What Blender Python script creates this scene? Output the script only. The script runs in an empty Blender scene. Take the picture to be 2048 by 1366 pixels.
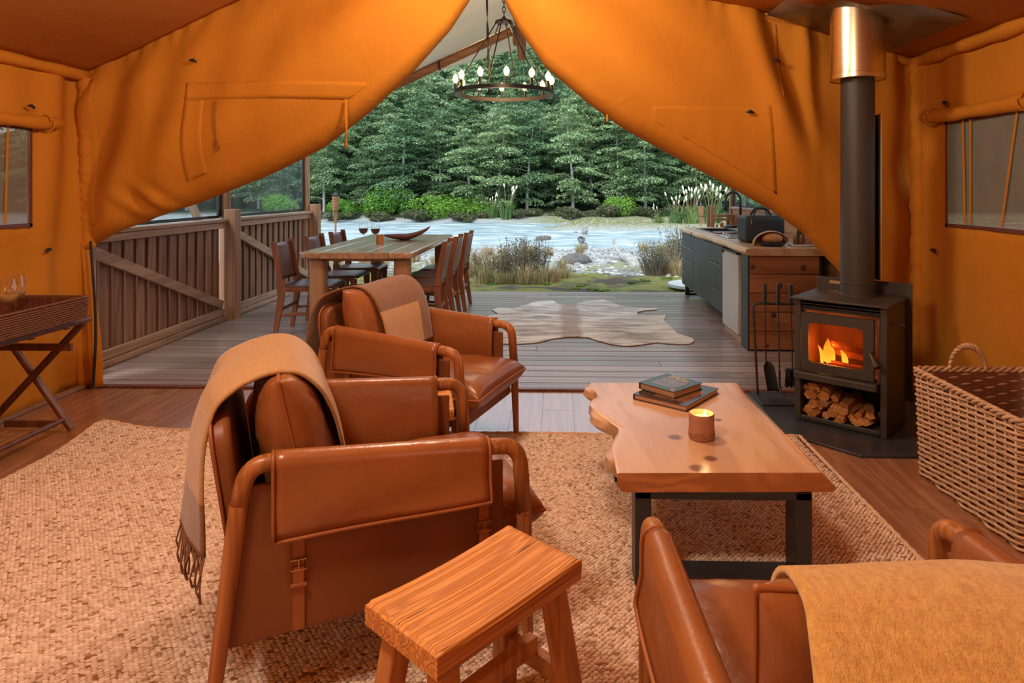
import bpy, math, random
import numpy as np
from mathutils import Vector, Matrix

# ------------------------------------------------------------------ camera, world, lights, exposure
SC = bpy.context.scene
COL = SC.collection
cam_d = bpy.data.cameras.new('camera')
cam = bpy.data.objects.new('camera', cam_d)
COL.objects.link(cam)
cam.location = (0, 0, 1.35)
cam.rotation_euler = (math.pi / 2, 0, 0.025)
cam_d.sensor_width = 36.0
cam_d.lens = 1300 / 2048 * 36.0
cam_d.shift_x = (1024 - 1082.5) / 2048
cam_d.shift_y = (378 - 683) / 2048
cam_d.clip_start = 0.02
cam_d.clip_end = 600
SC.camera = cam

world = bpy.data.worlds.new('overcast_sky')
SC.world = world
world.use_nodes = True
_bg = world.node_tree.nodes['Background']
_bg.inputs['Color'].default_value = (0.70, 0.86, 1.0, 1)
_bg.inputs['Strength'].default_value = 2.0

def add_light(name, kind, loc, energy, color, size=0.1, rot=(0, 0, 0), parent=None, **kw):
    l = bpy.data.lights.new(name, kind)
    l.energy = energy
    l.color = color
    if kind in ('POINT', 'SPOT'):
        l.shadow_soft_size = size
    elif kind == 'SUN':
        l.angle = size
    else:
        l.size = size
    for k, v in kw.items():
        setattr(l, k, v)
    o = bpy.data.objects.new(name, l)
    COL.objects.link(o)
    o.location = loc
    o.rotation_euler = rot
    o.parent = parent
    return o

# pale sun through high cloud, from the camera's side of the valley
add_light('cloudy_sun', 'SUN', (0, 0, 40), 3.0, (1.0, 0.97, 0.9), math.radians(25), (math.radians(44), 0, math.radians(-28)))
# the tent's own hanging lamps (above the frame, on the ridge, and by the bed end behind the camera)
WARM = (1.0, 0.83, 0.65)
add_light('ridge_pendant_lamp', 'POINT', (-0.35, 3.15, 2.74), 92, WARM, 0.16)
add_light('bed_end_pendant_lamp', 'POINT', (-1.0, 0.75, 2.45), 116, WARM, 0.16)
add_light('rear_fill_light', 'POINT', (-2.3, -0.55, 1.35), 16, WARM, 0.20)  # unseen pair of low lights, added behind the camera for warm fill
add_light('rear_fill_light', 'POINT', (1.7, -0.55, 1.35), 16, WARM, 0.20)

SC.view_settings.view_transform = 'Standard'
SC.view_settings.look = 'None'
SC.view_settings.gamma = 1.0
SC.view_settings.use_curve_mapping = False
SC.view_settings.exposure = 0.0
try:
    SC.cycles.use_denoising = True
    SC.cycles.use_adaptive_sampling = True
    SC.cycles.adaptive_threshold = 0.045
    SC.cycles.max_bounces = 6
    SC.cycles.diffuse_bounces = 3
    SC.cycles.glossy_bounces = 3
    SC.cycles.transparent_max_bounces = 10
    SC.cycles.sample_clamp_indirect = 4.0
    SC.cycles.caustics_reflective = False
    SC.cycles.caustics_refractive = False
except Exception:
    pass

RNG = random.Random(7)
PI = math.pi

# ------------------------------------------------------------------ mesh builder
class MB:
    def __init__(self):
        self.v = []; self.f = []; self.mi = []; self.cur = 0
    def add(self, vs, fs):
        o = len(self.v)
        self.v.extend([tuple(map(float, p)) for p in vs])
        self.f.extend([tuple(i + o for i in f) for f in fs])
        self.mi.extend([self.cur] * len(fs))
        return self
    def box(self, c, s, R=None, rz=0.0, rx=0.0, ry=0.0):
        if R is None:
            R = Matrix.Rotation(rz, 3, 'Z') @ Matrix.Rotation(ry, 3, 'Y') @ Matrix.Rotation(rx, 3, 'X')
        c = Vector(c)
        vs = [c + R @ Vector((sx * s[0] / 2, sy * s[1] / 2, sz * s[2] / 2)) for sx in (-1, 1) for sy in (-1, 1) for sz in (-1, 1)]
        return self.add(vs, [(0, 1, 3, 2), (4, 6, 7, 5), (0, 4, 5, 1), (2, 3, 7, 6), (0, 2, 6, 4), (1, 5, 7, 3)])
    def bar(self, a, b, w, h, up=(0, 0, 1)):
        """box from a to b, w across, h along up"""
        a, b = Vector(a), Vector(b)
        d = (b - a); L = d.length; d.normalize()
        up = Vector(up)
        s = d.cross(up)
        if s.length < 1e-4:
            s = d.cross(Vector((1, 0, 0)))
        s.normalize(); u = s.cross(d)
        R = Matrix((d, s, u)).transposed()
        return self.box((a + b) / 2, (L, w, h), R=R)
    def tube(self, path, r, n=8, closed=False, cap=True, flat=1.0):
        P = [Vector(p) for p in path]
        m = len(P)
        rr = r if hasattr(r, '__len__') else [r] * m
        T = []
        for i in range(m):
            if closed:
                t = P[(i + 1) % m] - P[i - 1]
            else:
                t = P[min(i + 1, m - 1)] - P[max(i - 1, 0)]
            T.append(t.normalized() if t.length > 1e-9 else Vector((0, 0, 1)))
        ref = Vector((0, 0, 1)) if abs(T[0].z) < 0.9 else Vector((1, 0, 0))
        N = (ref - T[0] * ref.dot(T[0])).normalized()
        vs = []
        for i in range(m):
            N = (N - T[i] * N.dot(T[i]))
            if N.length < 1e-6:
                N = T[i].orthogonal()
            N.normalize()
            B = T[i].cross(N)
            for k in range(n):
                a = 2 * PI * k / n
                vs.append(P[i] + (N * math.cos(a) + B * math.sin(a) * flat) * rr[i])
        fs = []
        for i in range(m if closed else m - 1):
            j = (i + 1) % m
            for k in range(n):
                k2 = (k + 1) % n
                fs.append((i * n + k, i * n + k2, j * n + k2, j * n + k))
        if cap and not closed:
            fs.append(tuple(range(n - 1, -1, -1)))
            fs.append(tuple((m - 1) * n + k for k in range(n)))
        return self.add(vs, fs)
    def lathe(self, prof, n=24, c=(0, 0, 0), cap0=True, cap1=True):
        vs = []; fs = []
        for r, z in prof:
            for k in range(n):
                a = 2 * PI * k / n
                vs.append((c[0] + r * math.cos(a), c[1] + r * math.sin(a), c[2] + z))
        m = len(prof)
        for i in range(m - 1):
            for k in range(n):
                k2 = (k + 1) % n
                fs.append((i * n + k, i * n + k2, (i + 1) * n + k2, (i + 1) * n + k))
        if cap0 and prof[0][0] > 1e-5:
            fs.append(tuple(range(n - 1, -1, -1)))
        if cap1 and prof[-1][0] > 1e-5:
            fs.append(tuple((m - 1) * n + k for k in range(n)))
        return self.add(vs, fs)
    def prism(self, poly, z0, z1):
        n = len(poly)
        vs = [(x, y, z0) for x, y in poly] + [(x, y, z1) for x, y in poly]
        fs = [tuple(range(n - 1, -1, -1)), tuple(range(n, 2 * n))]
        fs += [(i, (i + 1) % n, n + (i + 1) % n, n + i) for i in range(n)]
        return self.add(vs, fs)
    def grid(self, P, wrap_u=False, wrap_v=False, skip=None):
        P = np.asarray(P, float)
        m, n = P.shape[:2]
        fs = []
        for i in range(m if wrap_u else m - 1):
            for j in range(n if wrap_v else n - 1):
                if skip and skip(i, j):
                    continue
                i2, j2 = (i + 1) % m, (j + 1) % n
                fs.append((i * n + j, i2 * n + j, i2 * n + j2, i * n + j2))
        return self.add(P.reshape(-1, 3), fs)
    def ell(self, c, r, nu=12, nv=8, f=None):
        vs = []; fs = []
        for i in range(nv + 1):
            th = PI * i / nv
            for k in range(nu):
                a = 2 * PI * k / nu
                p = Vector((math.sin(th) * math.cos(a), math.sin(th) * math.sin(a), math.cos(th)))
                if f:
                    p = p * f(p)
                vs.append((c[0] + p.x * r[0], c[1] + p.y * r[1], c[2] + p.z * r[2]))
        for i in range(nv):
            for k in range(nu):
                k2 = (k + 1) % nu
                fs.append((i * nu + k, (i + 1) * nu + k, (i + 1) * nu + k2, i * nu + k2))
        return self.add(vs, fs)
    def xf(self, M):
        M = Matrix(M)
        self.v = [tuple(M @ Vector(p)) for p in self.v]
        return self
    def mesh(self, name, mats, smooth=0.7):
        me = bpy.data.meshes.new(name)
        me.from_pydata(self.v, [], self.f)
        for m in (mats if isinstance(mats, (list, tuple)) else [mats]):
            if m:
                me.materials.append(m)
        if any(self.mi):
            me.polygons.foreach_set('material_index', self.mi)
        if smooth:
            me.polygons.foreach_set('use_smooth', [True] * len(me.polygons))
            if smooth < 3:
                me.set_sharp_from_angle(angle=smooth)
        me.update()
        return me
    def build(self, name, mats, parent=None, bev=0.0, seg=2, solid=0.0, smooth=0.7, sub=0, loc=None, rot=None, **tagkw):
        o = bpy.data.objects.new(name, self.mesh(name, mats, smooth))
        COL.objects.link(o)
        o.parent = parent
        if loc is not None:
            o.location = loc
        if rot is not None:
            o.rotation_euler = rot
        if solid:
            md = o.modifiers.new('thickness', 'SOLIDIFY'); md.thickness = solid; md.offset = 0
        if bev:
            md = o.modifiers.new('edges', 'BEVEL'); md.width = bev; md.segments = seg; md.limit_method = 'ANGLE'; md.angle_limit = 0.6
        if sub:
            md = o.modifiers.new('round', 'SUBSURF'); md.levels = sub; md.render_levels = sub
        if tagkw:
            tag(o, **tagkw)
        return o

def tag(o, label=None, cat=None, group=None, kind=None):
    if label: o['label'] = label
    if cat: o['category'] = cat
    if group: o['group'] = group
    if kind: o['kind'] = kind
    return o

def thing(name, label, cat, loc=(0, 0, 0), rz=0.0, group=None, kind=None):
    o = bpy.data.objects.new(name, None)
    COL.objects.link(o)
    o.location = loc
    o.rotation_euler = (0, 0, rz)
    o.empty_display_size = 0.05
    return tag(o, label, cat, group, kind)

def copy_tree(o, parent=None):
    c = o.copy(); COL.objects.link(c); c.parent = parent
    for ch in list(o.children):
        copy_tree(ch, c)
    return c

def inst(name, me, parent=None, loc=(0, 0, 0), rot=(0, 0, 0), scale=(1, 1, 1), **tagkw):
    o = bpy.data.objects.new(name, me)
    COL.objects.link(o)
    o.parent = parent; o.location = loc; o.rotation_euler = rot
    o.scale = scale if hasattr(scale, '__len__') else (scale,) * 3
    if tagkw: tag(o, **tagkw)
    return o

def fillet(pts, r, n=5):
    P = [Vector(p) for p in pts]
    out = [P[0]]
    for i in range(1, len(P) - 1):
        a, b, c = P[i - 1], P[i], P[i + 1]
        u = (a - b); v = (c - b)
        k = min(r, u.length * 0.48, v.length * 0.48)
        p0 = b + u.normalized() * k; p1 = b + v.normalized() * k
        for j in range(n + 1):
            t = j / n
            out.append(p0 * (1 - t) ** 2 + b * 2 * t * (1 - t) + p1 * t * t)
    out.append(P[-1])
    return out

def interp(x, xs, ys):
    return float(np.interp(x, xs, ys))

def wob(x, y, s=0.0):
    """smooth pseudo-noise in about -1..1"""
    return (math.sin(1.7 * x + 2.3 * y + s) + math.sin(3.1 * x - 1.9 * y + 1.3 * s + 1) * 0.6 + math.sin(5.3 * x + 4.7 * y + 2.1 * s + 2) * 0.35 + math.sin(-9.1 * x + 7.3 * y + 0.7 * s) * 0.2) / 2.15

def pillow(w, d, h, n=18, p=4.0, pinch=0.05, wr=0.006, seed=0, q=0.5):
    """cushion lying in xy, centred; returns MB and the seam path"""
    ts = [math.sin(PI / 2 * (2 * i / n - 1)) for i in range(n + 1)]
    mb = MB()
    seam = []
    for sgn in (1, -1):
        P = np.zeros((n + 1, n + 1, 3))
        for i, u in enumerate(ts):
            for j, v in enumerate(ts):
                x = u * w / 2 * (1 - pinch * (1 - v * v)); y = v * d / 2 * (1 - pinch * (1 - u * u))
                b = ((1 - abs(u) ** p) * (1 - abs(v) ** p)) ** q
                z = sgn * h / 2 * b
                e = min(1.0, 4 * (1 - max(abs(u), abs(v))))
                z += sgn * wr * e * wob(x * 9, y * 9, seed) + sgn * wr * 0.8 * e * math.sin(38 * (math.atan2(v, u)) + seed) * max(0, abs(u) * abs(v)) 
                P[i, j] = (x, y, z)
        if sgn < 0:
            P = P[:, ::-1]
        mb.grid(P)
    for u in ts: seam.append((u, -1))
    for v in ts[1:]: seam.append((1, v))
    for u in ts[::-1][1:]: seam.append((u, 1))
    for v in ts[::-1][1:-1]: seam.append((-1, v))
    seam = [(u * w / 2 * (1 - pinch * (1 - v * v)), v * d / 2 * (1 - pinch * (1 - u * u)), 0) for u, v in seam]
    return mb, seam

# ------------------------------------------------------------------ materials
def hx(s):
    c = [int(s[i:i + 2], 16) / 255 for i in (0, 2, 4)]
    return tuple(x / 12.92 if x <= 0.04045 else ((x + 0.055) / 1.055) ** 2.4 for x in c)

def _new(name):
    m = bpy.data.materials.new(name)
    m.use_nodes = True
    nt = m.node_tree
    return m, nt, nt.nodes, nt.links, nt.nodes['Principled BSDF']

def _coords(N, L, scale, rnd=True, kind='Object'):
    tc = N.new('ShaderNodeTexCoord')
    mp = N.new('ShaderNodeMapping')
    mp.inputs['Scale'].default_value = scale
    src = tc.outputs[kind]
    if rnd:
        oi = N.new('ShaderNodeObjectInfo')
        mul = N.new('ShaderNodeMath'); mul.operation = 'MULTIPLY'; mul.inputs[1].default_value = 37.0
        L.new(oi.outputs['Random'], mul.inputs[0])
        ad = N.new('ShaderNodeVectorMath'); ad.operation = 'ADD'
        L.new(src, ad.inputs[0]); L.new(mul.outputs[0], ad.inputs[1])
        src = ad.outputs[0]
    L.new(src, mp.inputs['Vector'])
    return mp.outputs[0]

def _noise(N, L, vec, scale=1.0, detail=4.0, rough=0.55, dist=0.0):
    n = N.new('ShaderNodeTexNoise')
    n.inputs['Scale'].default_value = scale
    n.inputs['Detail'].default_value = detail
    n.inputs['Roughness'].default_value = rough
    n.inputs['Distortion'].default_value = dist
    if vec is not None:
        L.new(vec, n.inputs['Vector'])
    return n.outputs['Fac']

def _ramp(N, L, fac, stops):
    r = N.new('ShaderNodeValToRGB')
    el = r.color_ramp.elements
    while len(el) < len(stops):
        el.new(0.5)
    for e, (p, c) in zip(el, stops):
        e.position = p; e.color = (c[0], c[1], c[2], 1)
    L.new(fac, r.inputs[0])
    return r.outputs[0]

def _mix(N, L, a, b, fac, mode='MIX'):
    m = N.new('ShaderNodeMix'); m.data_type = 'RGBA'; m.blend_type = mode
    for sock, val in ((m.inputs[6], a), (m.inputs[7], b)):
        if isinstance(val, tuple): sock.default_value = (*val[:3], 1)
        else: L.new(val, sock)
    if isinstance(fac, (int, float)): m.inputs[0].default_value = fac
    else: L.new(fac, m.inputs[0])
    return m.outputs[2]

def _math(N, L, op, a, b=None, clamp=False):
    m = N.new('ShaderNodeMath'); m.operation = op; m.use_clamp = clamp
    for i, v in enumerate((a, b)):
        if v is None: continue
        if isinstance(v, (int, float)): m.inputs[i].default_value = v
        else: L.new(v, m.inputs[i])
    return m.outputs[0]

def _bump(N, L, bsdf, h, strength, dist):
    b = N.new('ShaderNodeBump'); b.inputs['Strength'].default_value = strength; b.inputs['Distance'].default_value = dist
    L.new(h, b.inputs['Height']); L.new(b.outputs[0], bsdf.inputs['Normal'])

def pm(name, c1, c2=None, scale=6.0, stretch=(1, 1, 1), rough=0.6, metal=0.0, bump=0.0, bscale=60.0, bdist=0.004, detail=5.0, spec=0.5, sheen=0.0, coat=0.0, lo=0.3, hi=0.7, rvar=0.0, hue=0.0, rnd=True):
    """general two-tone procedural material"""
    m, nt, N, L, B = _new(name)
    c2 = c2 or tuple(x * 0.8 for x in c1)
    vec = _coords(N, L, stretch, rnd)
    fac = _noise(N, L, vec, scale, detail)
    col = _ramp(N, L, fac, [(lo, c1), (hi, c2)])
    if hue:
        oi = N.new('ShaderNodeObjectInfo')
        hs = N.new('ShaderNodeHueSaturation')
        L.new(col, hs.inputs['Color'])
        v = _math(N, L, 'MULTIPLY_ADD', oi.outputs['Random'], hue); v.node.inputs[2].default_value = 1 - hue / 2
        L.new(v, hs.inputs['Value'])
        col = hs.outputs[0]
    L.new(col, B.inputs['Base Color'])
    B.inputs['Roughness'].default_value = rough
    B.inputs['Metallic'].default_value = metal
    B.inputs['Specular IOR Level'].default_value = spec
    if rvar:
        r = _math(N, L, 'MULTIPLY_ADD', fac, rvar); r.node.inputs[2].default_value = rough - rvar / 2
        L.new(r, B.inputs['Roughness'])
    if sheen:
        B.inputs['Sheen Weight'].default_value = sheen
    if coat:
        B.inputs['Coat Weight'].default_value = coat; B.inputs['Coat Roughness'].default_value = 0.15
    if bump:
        _bump(N, L, B, _noise(N, L, vec, bscale, 3), bump, bdist)
    return m

def wood(name, c1, c2, axis='X', ring=14.0, rough=0.45, bump=0.25, dark=None, knots=(), hue=0.12, spec=0.4, along=0.06, knot_col=None, coat=0.0, dist=0.6):
    """grain runs along axis; knots = (x, y, z, radius) in object space"""
    m, nt, N, L, B = _new(name)
    st = {'X': (along, 1, 1), 'Y': (1, along, 1), 'Z': (1, 1, along)}[axis]
    vec = _coords(N, L, st, not knots)
    big = _noise(N, L, vec, ring * 0.45, 3, 0.5, dist)
    wv = N.new('ShaderNodeMath'); wv.operation = 'SINE'
    L.new(_math(N, L, 'MULTIPLY', big, ring * 2.6), wv.inputs[0])
    rings = _math(N, L, 'MULTIPLY_ADD', wv.outputs[0], 0.5); rings.node.inputs[2].default_value = 0.5
    fine = _noise(N, L, vec, ring * 9, 4, 0.6)
    f = _mix(N, L, rings, fine, 0.45)
    col = _ramp(N, L, f, [(0.25, c1), (0.55, tuple((a + b) / 2 for a, b in zip(c1, c2))), (0.85, c2)])
    if dark:
        st_ = _noise(N, L, vec, ring * 3.1, 2, 0.5)
        col = _mix(N, L, col, dark, _ramp(N, L, st_, [(0.62, (0, 0, 0)), (0.74, (1, 1, 1))]))
    if knots:
        tc = N.new('ShaderNodeTexCoord')
        kc = knot_col or tuple(x * 0.25 for x in c2)
        for kx, ky, kz, kr in knots:
            d = N.new('ShaderNodeVectorMath'); d.operation = 'DISTANCE'
            L.new(tc.outputs['Object'], d.inputs[0]); d.inputs[1].default_value = (kx, ky, kz)
            dd = _math(N, L, 'DIVIDE', d.outputs['Value'], kr)
            col = _mix(N, L, col, kc, _ramp(N, L, dd, [(0.55, (0.85, 0.85, 0.85)), (1.0, (0, 0, 0))]))
    if hue:
        oi = N.new('ShaderNodeObjectInfo')
        hs = N.new('ShaderNodeHueSaturation')
        L.new(col, hs.inputs['Color'])
        v = _math(N, L, 'MULTIPLY_ADD', oi.outputs['Random'], hue * 2); v.node.inputs[2].default_value = 1 - hue
        L.new(v, hs.inputs['Value'])
        col = hs.outputs[0]
    L.new(col, B.inputs['Base Color'])
    B.inputs['Roughness'].default_value = rough
    B.inputs['Specular IOR Level'].default_value = spec
    if coat:
        B.inputs['Coat Weight'].default_value = coat; B.inputs['Coat Roughness'].default_value = 0.2
    if bump:
        _bump(N, L, B, f, bump, 0.003)
    return m

def canvas(name, c1, c2, trans=0.0, rough=0.85):
    m, nt, N, L, B = _new(name)
    vec = _coords(N, L, (1, 1, 1), False)
    lowf = _noise(N, L, vec, 1.4, 4)
    col = _ramp(N, L, lowf, [(0.3, c1), (0.7, c2)])
    L.new(col, B.inputs['Base Color'])
    B.inputs['Roughness'].default_value = rough
    B.inputs['Specular IOR Level'].default_value = 0.15
    weave = _noise(N, L, vec, 260, 2)
    crease = _noise(N, L, vec, 7, 4, 0.6, 0.8)
    h = _math(N, L, 'MULTIPLY_ADD', crease, 5.0)
    L.new(weave, h.node.inputs[2])
    _bump(N, L, B, h, 0.35, 0.004)
    if trans:
        t = N.new('ShaderNodeBsdfTranslucent'); L.new(col, t.inputs['Color'])
        mx = N.new('ShaderNodeMixShader'); mx.inputs[0].default_value = trans
        L.new(B.outputs[0], mx.inputs[1]); L.new(t.outputs[0], mx.inputs[2])
        L.new(mx.outputs[0], N['Material Output'].inputs['Surface'])
    return m

def pane(name, tint, clear, rough=0.05, haze=(0.5, 0.5, 0.5)):
    """thin clear sheet: see-through with a glossy surface and some haze"""
    m, nt, N, L, B = _new(name)
    B.inputs['Base Color'].default_value = (*haze, 1)
    B.inputs['Roughness'].default_value = rough
    t = N.new('ShaderNodeBsdfTransparent'); t.inputs['Color'].default_value = (*tint, 1)
    mx = N.new('ShaderNodeMixShader')
    vec = _coords(N, L, (1, 1, 1), False)
    nz = _noise(N, L, vec, 5, 4)
    f = _ramp(N, L, nz, [(0.3, (clear - 0.1,) * 3), (0.75, (min(1, clear + 0.1),) * 3)])
    L.new(f, mx.inputs[0])
    L.new(B.outputs[0], mx.inputs[1]); L.new(t.outputs[0], mx.inputs[2])
    L.new(mx.outputs[0], N['Material Output'].inputs['Surface'])
    return m

def glow(name, col, strength):
    m, nt, N, L, B = _new(name)
    B.inputs['Base Color'].default_value = (*col, 1)
    B.inputs['Emission Color'].default_value = (*col, 1)
    B.inputs['Emission Strength'].default_value = strength
    return m

def glass(name, tint=(1, 1, 1)):
    m, nt, N, L, B = _new(name)
    g = N.new('ShaderNodeBsdfGlossy'); g.inputs['Roughness'].default_value = 0.03
    t = N.new('ShaderNodeBsdfTransparent'); t.inputs['Color'].default_value = (*tint, 1)
    lw = N.new('ShaderNodeLayerWeight'); lw.inputs['Blend'].default_value = 0.25
    f = _math(N, L, 'MULTIPLY_ADD', lw.outputs['Facing'], 0.55, True); f.node.inputs[2].default_value = 0.05
    mx = N.new('ShaderNodeMixShader')
    L.new(f, mx.inputs[0]); L.new(t.outputs[0], mx.inputs[1]); L.new(g.outputs[0], mx.inputs[2])
    L.new(mx.outputs[0], N['Material Output'].inputs['Surface'])
    return m

M = {}
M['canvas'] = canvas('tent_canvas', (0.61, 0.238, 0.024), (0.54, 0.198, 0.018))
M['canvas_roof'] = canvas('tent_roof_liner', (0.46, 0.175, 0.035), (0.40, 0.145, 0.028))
M['porch_canvas'] = canvas('porch_canvas', (0.72, 0.66, 0.56), (0.66, 0.60, 0.50), trans=0.45)
M['screen'] = pane('window_screen', (0.42, 0.37, 0.33), 0.36, 0.55, (0.27, 0.225, 0.19))
M['pvc'] = pane('clear_vinyl', (0.88, 0.93, 0.95), 0.86, 0.08, (0.35, 0.4, 0.42))
M['black'] = pm('black_nylon', (0.012, 0.012, 0.013), (0.02, 0.02, 0.021), rough=0.55)
M['steel_black'] = pm('black_powder_coat', (0.018, 0.018, 0.02), (0.028, 0.027, 0.028), scale=30, rough=0.42, bump=0.1, bscale=400, bdist=0.001)
M['stove'] = pm('stove_enamel', (0.050, 0.044, 0.036), (0.042, 0.037, 0.030), scale=8, rough=0.48, bump=0.12, bscale=500, bdist=0.001)
M['stove_dark'] = pm('stove_dark_iron', (0.012, 0.011, 0.010), (0.02, 0.018, 0.016), rough=0.6)  # darker iron for the stove's inner plates
M['brushed'] = pm('brushed_steel', (0.78, 0.70, 0.50), (0.68, 0.6, 0.42), scale=4, stretch=(1, 1, 40), rough=0.28, metal=1.0)
M['brass'] = pm('aged_brass', (0.65, 0.42, 0.16), (0.5, 0.32, 0.12), rough=0.35, metal=1.0)
M['leather'] = pm('tan_leather', (0.34, 0.118, 0.034), (0.23, 0.070, 0.018), scale=3.6, rough=0.31, bump=0.35, bscale=26, bdist=0.006, spec=0.6, rvar=0.16)
M['leather_panel'] = pm('tan_leather_panel', (0.24, 0.078, 0.022), (0.165, 0.050, 0.014), scale=2.5, rough=0.46, bump=0.14, bscale=160, bdist=0.0015, spec=0.4)
M['piping'] = pm('leather_piping', (0.36, 0.115, 0.03), (0.27, 0.08, 0.02), rough=0.45)
M['leather_dark'] = pm('chestnut_leather', (0.16, 0.055, 0.042), (0.115, 0.04, 0.03), scale=5, rough=0.38, bump=0.08, bscale=150, bdist=0.001)
M['ash_frame'] = wood('chair_frame_wood', (0.43, 0.165, 0.046), (0.26, 0.088, 0.023), 'Z', 22, 0.34, 0.2, along=0.03)
M['stool_wood'] = wood('stool_pine', (0.74, 0.32, 0.08), (0.46, 0.165, 0.035), 'X', 34, 0.40, 0.9, dark=(0.20, 0.07, 0.018), along=0.010, dist=0.0)
M['stool_leg'] = wood('stool_leg_pine', (0.58, 0.26, 0.08), (0.40, 0.15, 0.04), 'Z', 18, 0.5, 0.3)
M['slab'] = wood('slab_macrocarpa', (0.66, 0.42, 0.25), (0.54, 0.31, 0.165), 'Y', 9, 0.24, 0.06, along=0.16,
                 knots=((0.26, 0.32, 0.40, 0.032), (0.35, 0.125, 0.40, 0.03), (0.287, 0.045, 0.40, 0.036), (0.47, 0.51, 0.40, 0.02)), knot_col=(0.16, 0.06, 0.035), spec=0.5)
M['slab_edge'] = wood('slab_end_grain', (0.52, 0.20, 0.06), (0.36, 0.12, 0.035), 'X', 12, 0.4, 0.1, along=0.5)
M['floor_wood'] = wood('floor_laminate', (0.42, 0.20, 0.105), (0.30, 0.13, 0.065), 'Y', 16, 0.20, 0.03, hue=0.10, spec=0.5, coat=0.6)
M['deck'] = wood('weathered_deck', (0.34, 0.265, 0.24), (0.22, 0.165, 0.15), 'X', 20, 0.26, 0.12, hue=0.22, spec=0.5, along=0.03)
M['fence'] = wood('fence_pine', (0.30, 0.155, 0.10), (0.19, 0.09, 0.055), 'Z', 14, 0.6, 0.2, hue=0.18, dark=(0.10, 0.045, 0.03))
M['fence_rail'] = wood('fence_rail_pine', (0.44, 0.27, 0.18), (0.30, 0.17, 0.11), 'Y', 14, 0.6, 0.2, hue=0.1)
M['post'] = wood('post_timber', (0.40, 0.21, 0.12), (0.27, 0.13, 0.07), 'Z', 14, 0.55, 0.2)
M['rafter'] = wood('rafter_pole', (0.40, 0.19, 0.085), (0.26, 0.11, 0.05), 'X', 14, 0.5, 0.2)
M['cedar'] = wood('end_panel_plank', (0.34, 0.13, 0.05), (0.22, 0.075, 0.028), 'X', 10, 0.45, 0.15, along=0.12)
M['knot'] = pm('wood_knot', (0.06, 0.02, 0.01), (0.09, 0.03, 0.015), rough=0.5)
M['counter'] = wood('counter_slab', (0.52, 0.30, 0.16), (0.40, 0.21, 0.10), 'Y', 10, 0.34, 0.08, along=0.12)
M['bark_edge'] = pm('pale_live_edge', (0.72, 0.56, 0.37), (0.58, 0.42, 0.26), scale=14, rough=0.6, bump=0.4, bscale=30)
M['cabinet'] = wood('charcoal_stained_wood', (0.040, 0.040, 0.042), (0.026, 0.026, 0.028), 'Z', 18, 0.42, 0.1)
M['dining_top'] = wood('dining_table_top', (0.46, 0.27, 0.16), (0.34, 0.18, 0.10), 'Y', 12, 0.22, 0.03, coat=0.8)
M['dining_leg'] = wood('dining_table_leg', (0.44, 0.23, 0.11), (0.33, 0.16, 0.075), 'Z', 10, 0.45, 0.08)
M['teak'] = wood('teak', (0.27, 0.095, 0.04), (0.17, 0.055, 0.024), 'Z', 16, 0.4, 0.1)
M['dark_wood'] = wood('dark_turned_wood', (0.17, 0.055, 0.025), (0.10, 0.032, 0.016), 'Z', 14, 0.35, 0.1)
M['rattan'] = pm('dark_rattan', (0.21, 0.075, 0.03), (0.11, 0.038, 0.016), scale=60, rough=0.5, bump=0.5, bscale=150)
M['wicker'] = pm('willow', (0.66, 0.44, 0.27), (0.48, 0.29, 0.16), scale=25, rough=0.38, hue=0.25, bump=0.2, bscale=120)
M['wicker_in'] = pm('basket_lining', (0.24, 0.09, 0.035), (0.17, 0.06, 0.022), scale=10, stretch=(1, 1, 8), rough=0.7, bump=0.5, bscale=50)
M['jute'] = pm('jute', (0.74, 0.50, 0.33), (0.58, 0.36, 0.22), scale=40, rough=0.9, lo=0.35, hi=0.72, spec=0.1)
M['wool_tan'] = pm('tan_wool', (0.50, 0.28, 0.11), (0.40, 0.21, 0.075), scale=90, rough=0.95, bump=0.6, bscale=260, bdist=0.004, sheen=0.4, spec=0.1)
M['wool_camel'] = pm('camel_wool', (0.58, 0.32, 0.13), (0.50, 0.26, 0.10), scale=80, rough=0.95, bump=0.5, bscale=260, bdist=0.004, sheen=0.4, spec=0.1)
M['wool_brown'] = pm('brown_wool', (0.27, 0.125, 0.06), (0.20, 0.085, 0.04), scale=90, rough=0.95, bump=0.6, bscale=240, bdist=0.004, sheen=0.4, spec=0.1)
M['wool_mustard'] = pm('mustard_wool', (0.66, 0.37, 0.10), (0.47, 0.235, 0.055), scale=70, stretch=(1, 1.6, 1), rough=0.95, bump=0.7, bscale=230, bdist=0.004, sheen=0.4, spec=0.1)
M['hearth'] = pm('hearth_slate', (0.030, 0.031, 0.036), (0.05, 0.052, 0.058), scale=9, rough=0.32, bump=0.1, bscale=80, bdist=0.001)
M['firewood'] = wood('split_firewood', (0.60, 0.28, 0.085), (0.40, 0.16, 0.045), 'X', 26, 0.75, 0.6, hue=0.3)
M['glass'] = glass('clear_glass')
M['wine'] = pm('red_wine', (0.06, 0.006, 0.008), (0.05, 0.005, 0.006), rough=0.08)
M['white_wine'] = pm('amber_wine', (0.55, 0.3, 0.1), (0.5, 0.26, 0.09), rough=0.08)
M['steel'] = pm('stainless_steel', (0.6, 0.6, 0.62), (0.55, 0.55, 0.57), rough=0.3, metal=1.0)
M['fridge'] = pm('silver_fridge_door', (0.50, 0.49, 0.47), (0.47, 0.46, 0.45), scale=3, rough=0.5, metal=0.0)
M['porcelain'] = pm('pale_ceramic', (0.62, 0.56, 0.5), (0.56, 0.5, 0.44), rough=0.3)
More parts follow.
